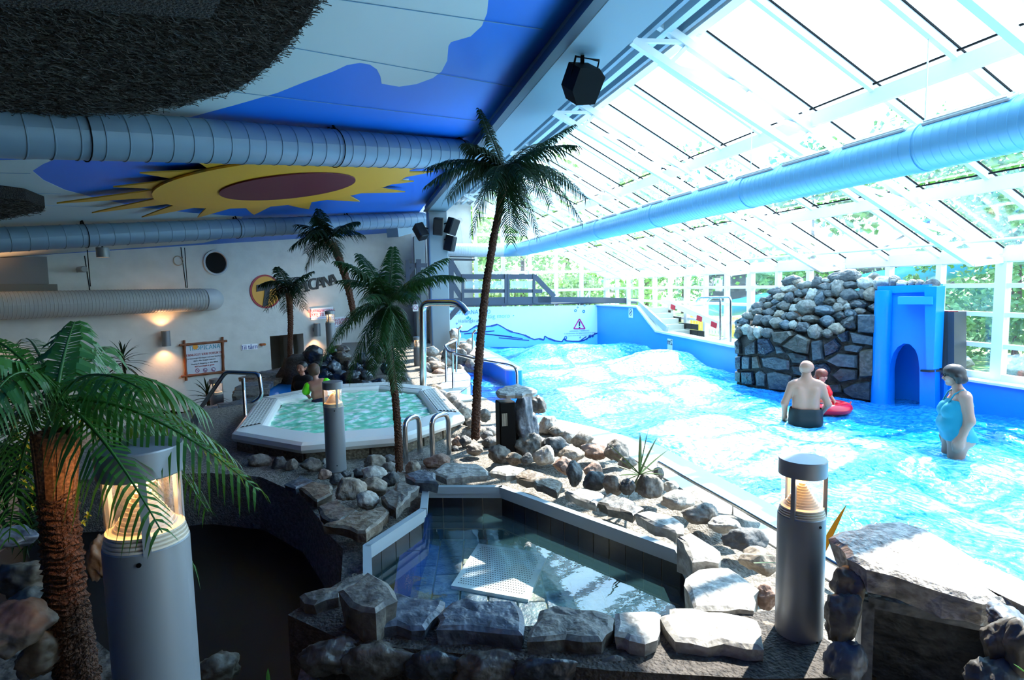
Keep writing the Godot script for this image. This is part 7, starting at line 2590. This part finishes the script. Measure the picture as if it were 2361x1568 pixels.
	for k in [-1.0, 1.0]:
		var elb: Vector3 = V.call(k * 0.225, 1.04, 0.06)
		B.append([V.call(k * 0.17, 1.29, 0.03), elb, 0.058, 0.047])
		var wr: Vector3 = V.call(k * 0.215, 0.82, -0.02)
		B.append([elb, wr, 0.044, 0.029])
		hand(B, wr, V.call(0, -1, -0.15), V.call(0, 0.1, 1), V.call(-k, 0, 0), 0.95, 0.25)
		B.append([V.call(k * 0.09, 0.80, 0.01), V.call(k * 0.095, 0.46, -0.03), 0.115, 0.064])
		B.append([V.call(k * 0.095, 0.46, -0.03), V.call(k * 0.095, 0.08, 0.03), 0.062, 0.036])
		B.append([V.call(k * 0.095, 0.05, 0.03), V.call(k * 0.10, 0.03, -0.14), 0.042, 0.032])
	st = S()
	nets(st, B, 0.014, 80.0, xf)
	hc = V.call(0, 1.52, -0.04)
	var hf := Vector3(-0.05, 0, -1).normalized()
	nets(st, head_bones(hc, 0.98, hf, sd), 0.008, 140.0, xf)
	part(wo, "body", st, skin2)
	face(wo, hc, 0.98, hf, sd, xf)
	st = S()
	var suit := []
	for b in torso:
		suit.append([b[0], b[1], b[2] + 0.010, b[3] + 0.010])
	nets(st, suit, 0.013, 105.0, xf, func(p: Vector3) -> bool:
		var top := 1.25 if p.z < -0.02 else 1.17
		return p.y < top and p.y > 0.72 + absf(p.x) * 0.36)
	part(wo, "swimsuit", st, mat(Color(0.06, 0.52, 0.60), 0.55))
	for k in [-1.0, 1.0]:
		st = S()
		var sp := []
		for q in [[0.085, 1.22, -0.11], [0.10, 1.32, -0.06], [0.105, 1.375, 0.02], [0.095, 1.32, 0.085], [0.08, 1.18, 0.135]]:
			sp.append(xf * V.call(k * q[0], q[1], q[2]))
		tube(st, sp, 0.009, 7)
		part(wo, "strap", st, mat(Color(0.06, 0.52, 0.60), 0.55))
	st = S()
	nets(st, [[hc + V.call(0, 0.035, 0.012), hc + V.call(0, 0.042, -0.012), 0.102, 0.098], [hc + V.call(-0.085, 0.0, 0.01), hc + V.call(-0.08, -0.055, 0.02), 0.035, 0.03], [hc + V.call(0.085, 0.0, 0.01), hc + V.call(0.08, -0.055, 0.02), 0.035, 0.03], [hc + V.call(-0.04, -0.03, 0.065), hc + V.call(0.04, -0.04, 0.06), 0.058, 0.05], [hc + V.call(-0.045, 0.06, -0.06), hc + V.call(0.045, 0.06, -0.06), 0.034, 0.034]], 0.008, 140.0, xf)
	part(wo, "hair", st, mat(Color(0.17, 0.075, 0.045), 0.5))
	st = S()
	for k in [-1.0, 1.0]:
		var c = hc + V.call(k * 0.036, 0.012, -0.105)
		var lens := []
		for i in 13:
			var an := TAU * i / 12.0
			lens.append(xf * (c + V.call(cos(an) * 0.026, sin(an) * 0.019, 0)))
		tube(st, lens, 0.003, 5, false)
		tube(st, [xf * (c + V.call(k * 0.026, 0.005, 0)), xf * (hc + V.call(k * 0.092, 0.015, 0.0))], 0.003, 5)
	part(wo, "glasses", st, M.black)
	# ---- the boy kneeling at the tub rim
	var bp := at(742, 925, 8.75)
	bp.y = 0.12
	var boy := thing("person", "boy with green armbands climbing out of the hot tub, seen from behind", "person", bp)
	xf = Transform3D(Basis(Vector3.UP, 0.15) * Basis(Vector3(0, 0, 1), 0.20), Vector3.ZERO)
	B = [
		[V.call(-0.08, 0.345, -0.03), V.call(0.08, 0.345, -0.03), 0.045, 0.045],
		[V.call(-0.055, 0.28, -0.02), V.call(0.055, 0.28, -0.02), 0.075, 0.075],
		[V.call(-0.05, 0.16, 0.0), V.call(0.05, 0.16, 0.0), 0.075, 0.075],
		[V.call(-0.055, 0.04, 0.0), V.call(0.055, 0.04, 0.0), 0.083, 0.083],
		[V.call(0, 0.37, -0.03), V.call(0, 0.44, -0.05), 0.04, 0.037]]
	for k in [-1.0, 1.0]:
		var elb: Vector3 = V.call(k * 0.20, 0.22, -0.06)
		var wr: Vector3 = V.call(k * 0.20, 0.10, -0.10) if k > 0 else V.call(-0.175, 0.13, -0.12)
		B.append([V.call(k * 0.12, 0.34, -0.03), elb, 0.035, 0.03])
		B.append([elb, wr, 0.028, 0.021])
		hand(B, wr, V.call(k * 0.2, -0.1, -0.8), V.call(k, 0, 0.2), V.call(0, -1, 0), 0.66, 0.1)
		B.append([V.call(k * 0.06, 0.03, 0), V.call(k * 0.08, -0.2, -0.10), 0.065, 0.045])
		B.append([V.call(k * 0.08, -0.2, -0.10), V.call(k * 0.08, -0.30, 0.12), 0.043, 0.03])
	st = S()
	nets(st, B, 0.010, 150.0, xf)
	hc = V.call(0.0, 0.51, -0.08)
	nets(st, head_bones(hc, 0.88, fw, sd), 0.007, 160.0, xf)
	part(boy, "body", st, skin2)
	face(boy, hc, 0.88, fw, sd, xf)
	st = S()
	nets(st, [[hc + V.call(0, 0.035, 0.012), hc + V.call(0, 0.04, -0.012), 0.091, 0.088], [hc + V.call(-0.03, -0.015, 0.045), hc + V.call(0.03, -0.015, 0.045), 0.045, 0.045]], 0.008, 150.0, xf)
	part(boy, "hair", st, mat(Color(0.30, 0.19, 0.12), 0.6))
	st = S()
	nets(st, [[V.call(-0.055, 0.045, 0), V.call(0.055, 0.045, 0), 0.092, 0.092], [V.call(-0.06, 0.03, 0), V.call(-0.07, -0.1, -0.04), 0.075, 0.068], [V.call(0.06, 0.03, 0), V.call(0.07, -0.1, -0.04), 0.075, 0.068]], 0.010, 150.0, xf, func(p: Vector3) -> bool: return p.y < 0.105)
	part(boy, "swim_trunks", st, mat(Color(0.10, 0.12, 0.22), 0.6))
	for i in 7:
		st = S()
		var an := PI * (i + 0.5) / 7.0
		bar(st, xf * V.call(cos(an) * 0.15, 0.055, sin(an) * 0.098), xf * V.call(cos(an) * 0.155, -0.05, sin(an) * 0.10), 0.012, 0.006, Vector3(cos(an), 0, sin(an)))
		part(boy, "trunks_stripe", st, mat(Color(0.80, 0.80, 0.84), 0.6))
	for k in [-1.0, 1.0]:
		st = S()
		nets(st, [[V.call(k * 0.135, 0.315, -0.035), V.call(k * 0.185, 0.245, -0.055), 0.062, 0.064]], 0.009, 80.0, xf)
		part(boy, "armband", st, mat(Color(0.42, 0.88, 0.05), 0.3))
	# ---- someone in dark clothes beyond the boy
	var dp := at(700, 905, 10.4)
	dp.y = -0.45
	var dk := thing("person", "person in dark top bending in the paddling pool behind the boy", "person", dp)
	xf = Transform3D(Basis(Vector3.UP, -0.3), Vector3.ZERO)
	B = [[V.call(-0.10, 0.72, 0), V.call(0.10, 0.72, 0), 0.06, 0.06], [V.call(-0.07, 0.60, 0), V.call(0.07, 0.60, 0), 0.10, 0.10], [V.call(-0.07, 0.44, 0), V.call(0.07, 0.44, 0), 0.10, 0.10], [V.call(-0.08, 0.28, 0), V.call(0.08, 0.28, 0), 0.11, 0.11], [V.call(0, 0.74, 0), V.call(0, 0.82, 0), 0.045, 0.04]]
	for k in [-1.0, 1.0]:
		B.append([V.call(k * 0.15, 0.71, 0), V.call(k * 0.2, 0.5, 0.02), 0.045, 0.038])
		B.append([V.call(k * 0.2, 0.5, 0.02), V.call(k * 0.15, 0.32, 0.12), 0.036, 0.026])
		hand(B, V.call(k * 0.15, 0.32, 0.12), V.call(0, -0.7, 0.5), V.call(k, 0, 0), V.call(0, 0, 1), 0.8, 0.2)
		B.append([V.call(k * 0.08, 0.26, 0), V.call(k * 0.09, -0.1, 0.05), 0.085, 0.06])
	st = S()
	nets(st, B, 0.014, 105.0, xf)
	nets(st, head_bones(V.call(0, 0.91, 0.01), 0.9, Vector3(0, 0, 1), -sd), 0.008, 140.0, xf)
	part(dk, "body", st, skin)
	face(dk, V.call(0, 0.91, 0.01), 0.9, Vector3(0, 0, 1), -sd, xf)
	st = S()
	nets(st, [[V.call(0, 0.945, -0.015), V.call(0, 0.95, 0.0), 0.088, 0.085], [V.call(-0.03, 0.88, -0.05), V.call(0.03, 0.88, -0.05), 0.05, 0.05]], 0.009, 75.0, xf)
	part(dk, "hair", st, mat(Color(0.04, 0.035, 0.04), 0.5))
	st = S()
	var dtop := []
	for i in 4:
		dtop.append([B[i][0], B[i][1], B[i][2] + 0.014, B[i][3] + 0.014])
	for k in [-1.0, 1.0]:
		dtop.append([V.call(k * 0.15, 0.71, 0), V.call(k * 0.19, 0.54, 0.015), 0.06, 0.055])
	nets(st, dtop, 0.014, 105.0, xf)
	part(dk, "dark_top", st, mat(Color(0.03, 0.04, 0.07), 0.7))

# ================================================================ the garden seen through the glass
func tree(label: String, p: Vector3, h: float, r: float, y0: float, count: int, size: float, c0: Color, c1: Color, n := "garden_tree", cat := "tree") -> void:
	var t := thing(n, label, cat, p)
	var st := S()
	tube(st, [Vector3(0, -0.2, 0), Vector3(0.05, h * 0.4, 0), Vector3(0, h * 0.85, 0)], [0.05 * h * 0.4, 0.035 * h * 0.4, 0.01], 7)
	part(t, "trunk", st, M.trunk)
	var leaf := S()
	quad(leaf, Vector3(-0.5, 0, 0), Vector3(0, 0.1, -0.35), Vector3(0.5, 0, 0), Vector3(0, 0.1, 0.35))
	leaf.generate_normals()
	var mm := MultiMesh.new()
	mm.transform_format = MultiMesh.TRANSFORM_3D
	mm.use_colors = true
	mm.mesh = leaf.commit()
	mm.instance_count = count
	var blobs := []
	for i in 14:
		var an := rng.randf() * TAU
		var v := rng.randf()
		blobs.append([Vector3(cos(an) * r * 0.6 * sin(PI * (v * 0.8 + 0.15)), lerpf(y0, h, v), sin(an) * r * 0.6 * sin(PI * (v * 0.8 + 0.15))), r * rng.randf_range(0.3, 0.5)])
	for i in count:
		var b: Array = blobs[rng.randi() % blobs.size()]
		var d = Vector3(rng.randfn(), rng.randfn() * 0.8, rng.randfn()).normalized() * b[1] * pow(rng.randf(), 0.4)
		var s := size * rng.randf_range(0.6, 1.3)
		mm.set_instance_transform(i, Transform3D(Basis.from_euler(Vector3(rng.randf() * TAU, rng.randf() * TAU, rng.randf() * TAU)).scaled(Vector3.ONE * s), b[0] + d))
		mm.set_instance_color(i, c0.lerp(c1, rng.randf()))
	var mi := MultiMeshInstance3D.new()
	mi.name = "foliage"
	mi.multimesh = mm
	var m := mat(Color.WHITE, 0.6)
	m.vertex_color_use_as_albedo = true
	m.backlight_enabled = true
	m.backlight = Color(0.35, 0.45, 0.12)
	mi.material_override = m
	mi.set_meta("kind", "stuff")
	t.add_child(mi, true)
func build_outside() -> void:
	var st := S()
	flat_poly(st, [[9.75, -40], [120, -40], [120, 120], [-60, 120], [-60, 30], [2.75, 30], [2.75, 22.2], [9.75, 22.2]], -0.4, 0.12)
	setting("ground", st, tex_mat(grain(95, 0.03, [Color(0.20, 0.33, 0.10), Color(0.32, 0.47, 0.16), Color(0.47, 0.58, 0.25)], [0.2, 0.5, 0.8]), 0.9, 0.3), "lawn outside the windows")
	var dg := [Color(0.05, 0.13, 0.03), Color(0.14, 0.27, 0.06)]
	var lg := [Color(0.16, 0.30, 0.05), Color(0.36, 0.52, 0.12)]
	tree("dark pine bush outside the windows right of the boarded screen", hl(12.2, 0.1, 8.4), 3.0, 1.7, 0.3, 4200, 0.13, dg[0], dg[1], "garden_shrub", "shrub")
	tree("green bush outside the last window at the right edge", hl(12.0, 0.1, 6.0), 2.6, 1.4, 0.2, 3000, 0.13, lg[0], lg[1], "garden_shrub", "shrub")
	tree("low yellow green shrub outside the right windows below the pine", hl(11.4, 0.1, 6.9), 1.2, 0.9, 0.1, 1500, 0.10, lg[0], Color(0.55, 0.55, 0.10), "garden_shrub", "shrub")
	tree("small conifer outside the windows above the slide portal", hl(12.6, 0.1, 10.6), 2.1, 0.7, 0.2, 1500, 0.11, dg[0], dg[1], "garden_shrub", "shrub")
	var spots := [[13, 25, 6.5, 3.0, "leafy tree outside the far corner of the glass hall"], [16, 18, 6, 2.6, "tree outside beyond the deep end windows"], [20, 14, 6.5, 3.0, "tree outside above the blue slide"], [22, 8, 8, 3.4, "tall tree outside beyond the pine bush"], [7.5, 27, 7, 3.2, "bright green tree outside behind the far gable"], [4.5, 26, 6.5, 3.0, "bright green tree outside left of the far gable"], [10.5, 29, 8, 3.2, "tall tree outside behind the gable corner"], [18, 30, 9, 4.0, "large tree outside far beyond the corner"], [26, 22, 9, 4.0, "large tree outside far beyond the slide"], [30, 2, 10, 4.5, "large tree far outside at the right"], [25, -4, 9, 4.0, "tree outside at the near right end"]]
	for i in spots.size():
		var s: Array = spots[i]
		var light: bool = s[0] < 14
		tree(s[4], hl(s[0], 0.1, s[1]), s[2], s[3], 0.4 if light else 1.2, 3600 if light else 2600, 0.26, lg[0] if light else dg[0], lg[1] if light else lg[0])
	# low hedge behind the gable
	for i in 4:
		tree(["bright shrub outside the left gable panes", "bright shrub outside the middle gable panes", "bright shrub outside the gable door frame", "bright shrub outside the right gable panes"][i], hl(4.6 + i * 1.6, 0.1, 23.6), 2.4, 1.3, 0.1, 1800, 0.16, lg[0], Color(0.45, 0.58, 0.16), "garden_shrub", "shrub")
	# big blue slide
	var bs := thing("water_slide", "light blue outdoor water slide on steel posts beyond the windows", "water slide", hl(14, 1.5, 11))
	st = S()
	var path := [hl(13.2, 0.7, 19.5), hl(13.0, 1.1, 16.5), hl(13.2, 1.5, 14.0), hl(14.0, 1.95, 11.5), hl(15.4, 2.4, 9.2), hl(17.2, 2.9, 7.5), hl(19.5, 3.4, 7.0)]
	var cv := Curve3D.new()
	for i in path.size():
		var tg: Vector3 = (path[mini(i + 1, path.size() - 1)] - path[maxi(i - 1, 0)]) * 0.17
		cv.add_point(path[i], -tg, tg)
	var prev := []
	for i in 61:
		var c := cv.sample_baked(cv.get_baked_length() * i / 60.0, true)
		var c2 := cv.sample_baked(minf(cv.get_baked_length() * i / 60.0 + 0.05, cv.get_baked_length()), true)
		var c3 := cv.sample_baked(maxf(cv.get_baked_length() * i / 60.0 - 0.05, 0.0), true)
		var sdv := (c2 - c3).cross(Vector3.UP).normalized()
		var cur := []
		for k in 9:
			var an := PI + PI * k / 8.0
			cur.append(c + sdv * cos(an) * 0.6 + Vector3(0, sin(an) * 0.5 + 0.3, 0) - bs.position)
		if i > 0:
			st.set_smooth_group(0)
			for k in 8:
				quad(st, prev[k], prev[k + 1], cur[k + 1], cur[k])
		prev = cur
	part(bs, "chute", st, mat(Color(0.22, 0.60, 0.86), 0.3))
	for q in [[13.1, 16.0, 0.9], [13.6, 12.8, 1.4], [15.0, 9.8, 2.0], [17.2, 7.5, 2.6]]:
		st = S()
		tube(st, [hl(q[0], 0, q[1]) - bs.position, hl(q[0], q[2], q[1]) - bs.position], 0.07, 10)
		part(bs, "support_post", st, mat(Color(0.35, 0.10, 0.12), 0.5))
	# picket fence
	var pf := thing("picket_fence", "picket fence painted yellow and white outside the deep end windows", "fence", hl(11.2, 0.1, 15))
	for i in 44:
		st = S()
		var c := hl(11.2, 0.45, 11.2 + i * 0.17)
		bx(st, c - pf.position, Vector3(0.03, 0.62, 0.10), Basis(HR, Vector3.UP, -HF))
		part(pf, "picket", st, mat(Color(0.90, 0.78, 0.18) if i % 14 > 8 else Color(0.85, 0.87, 0.88), 0.5))
	for h in [0.3, 0.6]:
		st = S()
		bar(st, hl(11.23, h, 11.1) - pf.position, hl(11.23, h, 18.7) - pf.position, 0.03, 0.07)
		part(pf, "rail", st, mat(Color(0.80, 0.82, 0.83), 0.5))
	# dark house
	var hs := thing("dark_house", "low dark wooden house with grey roof far outside the deep end", "house", hl(30, 0, 34))
	st = S()
	bx(st, Vector3(0, 1.5, 0), Vector3(6, 3.2, 16), Basis(HR, Vector3.UP, -HF))
	part(hs, "walls", st, mat(Color(0.10, 0.09, 0.09), 0.8))
	st = S()
	slab(st, [Vector3(0, 3.0, 0) - HR * 3.6 - HF * 8.5, Vector3(0, 3.0, 0) - HR * 3.6 + HF * 8.5, Vector3(0, 4.8, 0) + HF * 8.5, Vector3(0, 4.8, 0) - HF * 8.5], Vector3(0, 0.15, 0))
	part(hs, "roof", st, mat(Color(0.30, 0.30, 0.31), 0.8))
	for i in 4:
		st = S()
		bx(st, Vector3(0, 1.7, 0) - HR * 3.02 + HF * (-6 + i * 4.0), Vector3(0.06, 1.0, 1.2), Basis(HR, Vector3.UP, -HF))
		part(hs, "window", st, mat(Color(0.55, 0.60, 0.65), 0.2))
	# garden boulders
	var gr := 0
	for q in [[11.3, 7.6, 0.45], [11.0, 6.4, 0.5], [11.6, 5.4, 0.4], [10.9, 8.6, 0.35]]:
		var t := thing("garden_boulder", ["pale boulder outside below the pine bush", "pale boulder outside the rightmost window", "pale boulder outside at the right edge of view", "pale boulder outside near the boarded screen"][gr], "boulder", hl(q[0], 0.2, q[1]))
		part(t, "rock", rocks[gr], M.stones[4], Transform3D(Basis.from_scale(Vector3(q[2], q[2] * 0.6, q[2])), Vector3.ZERO))
		gr += 1
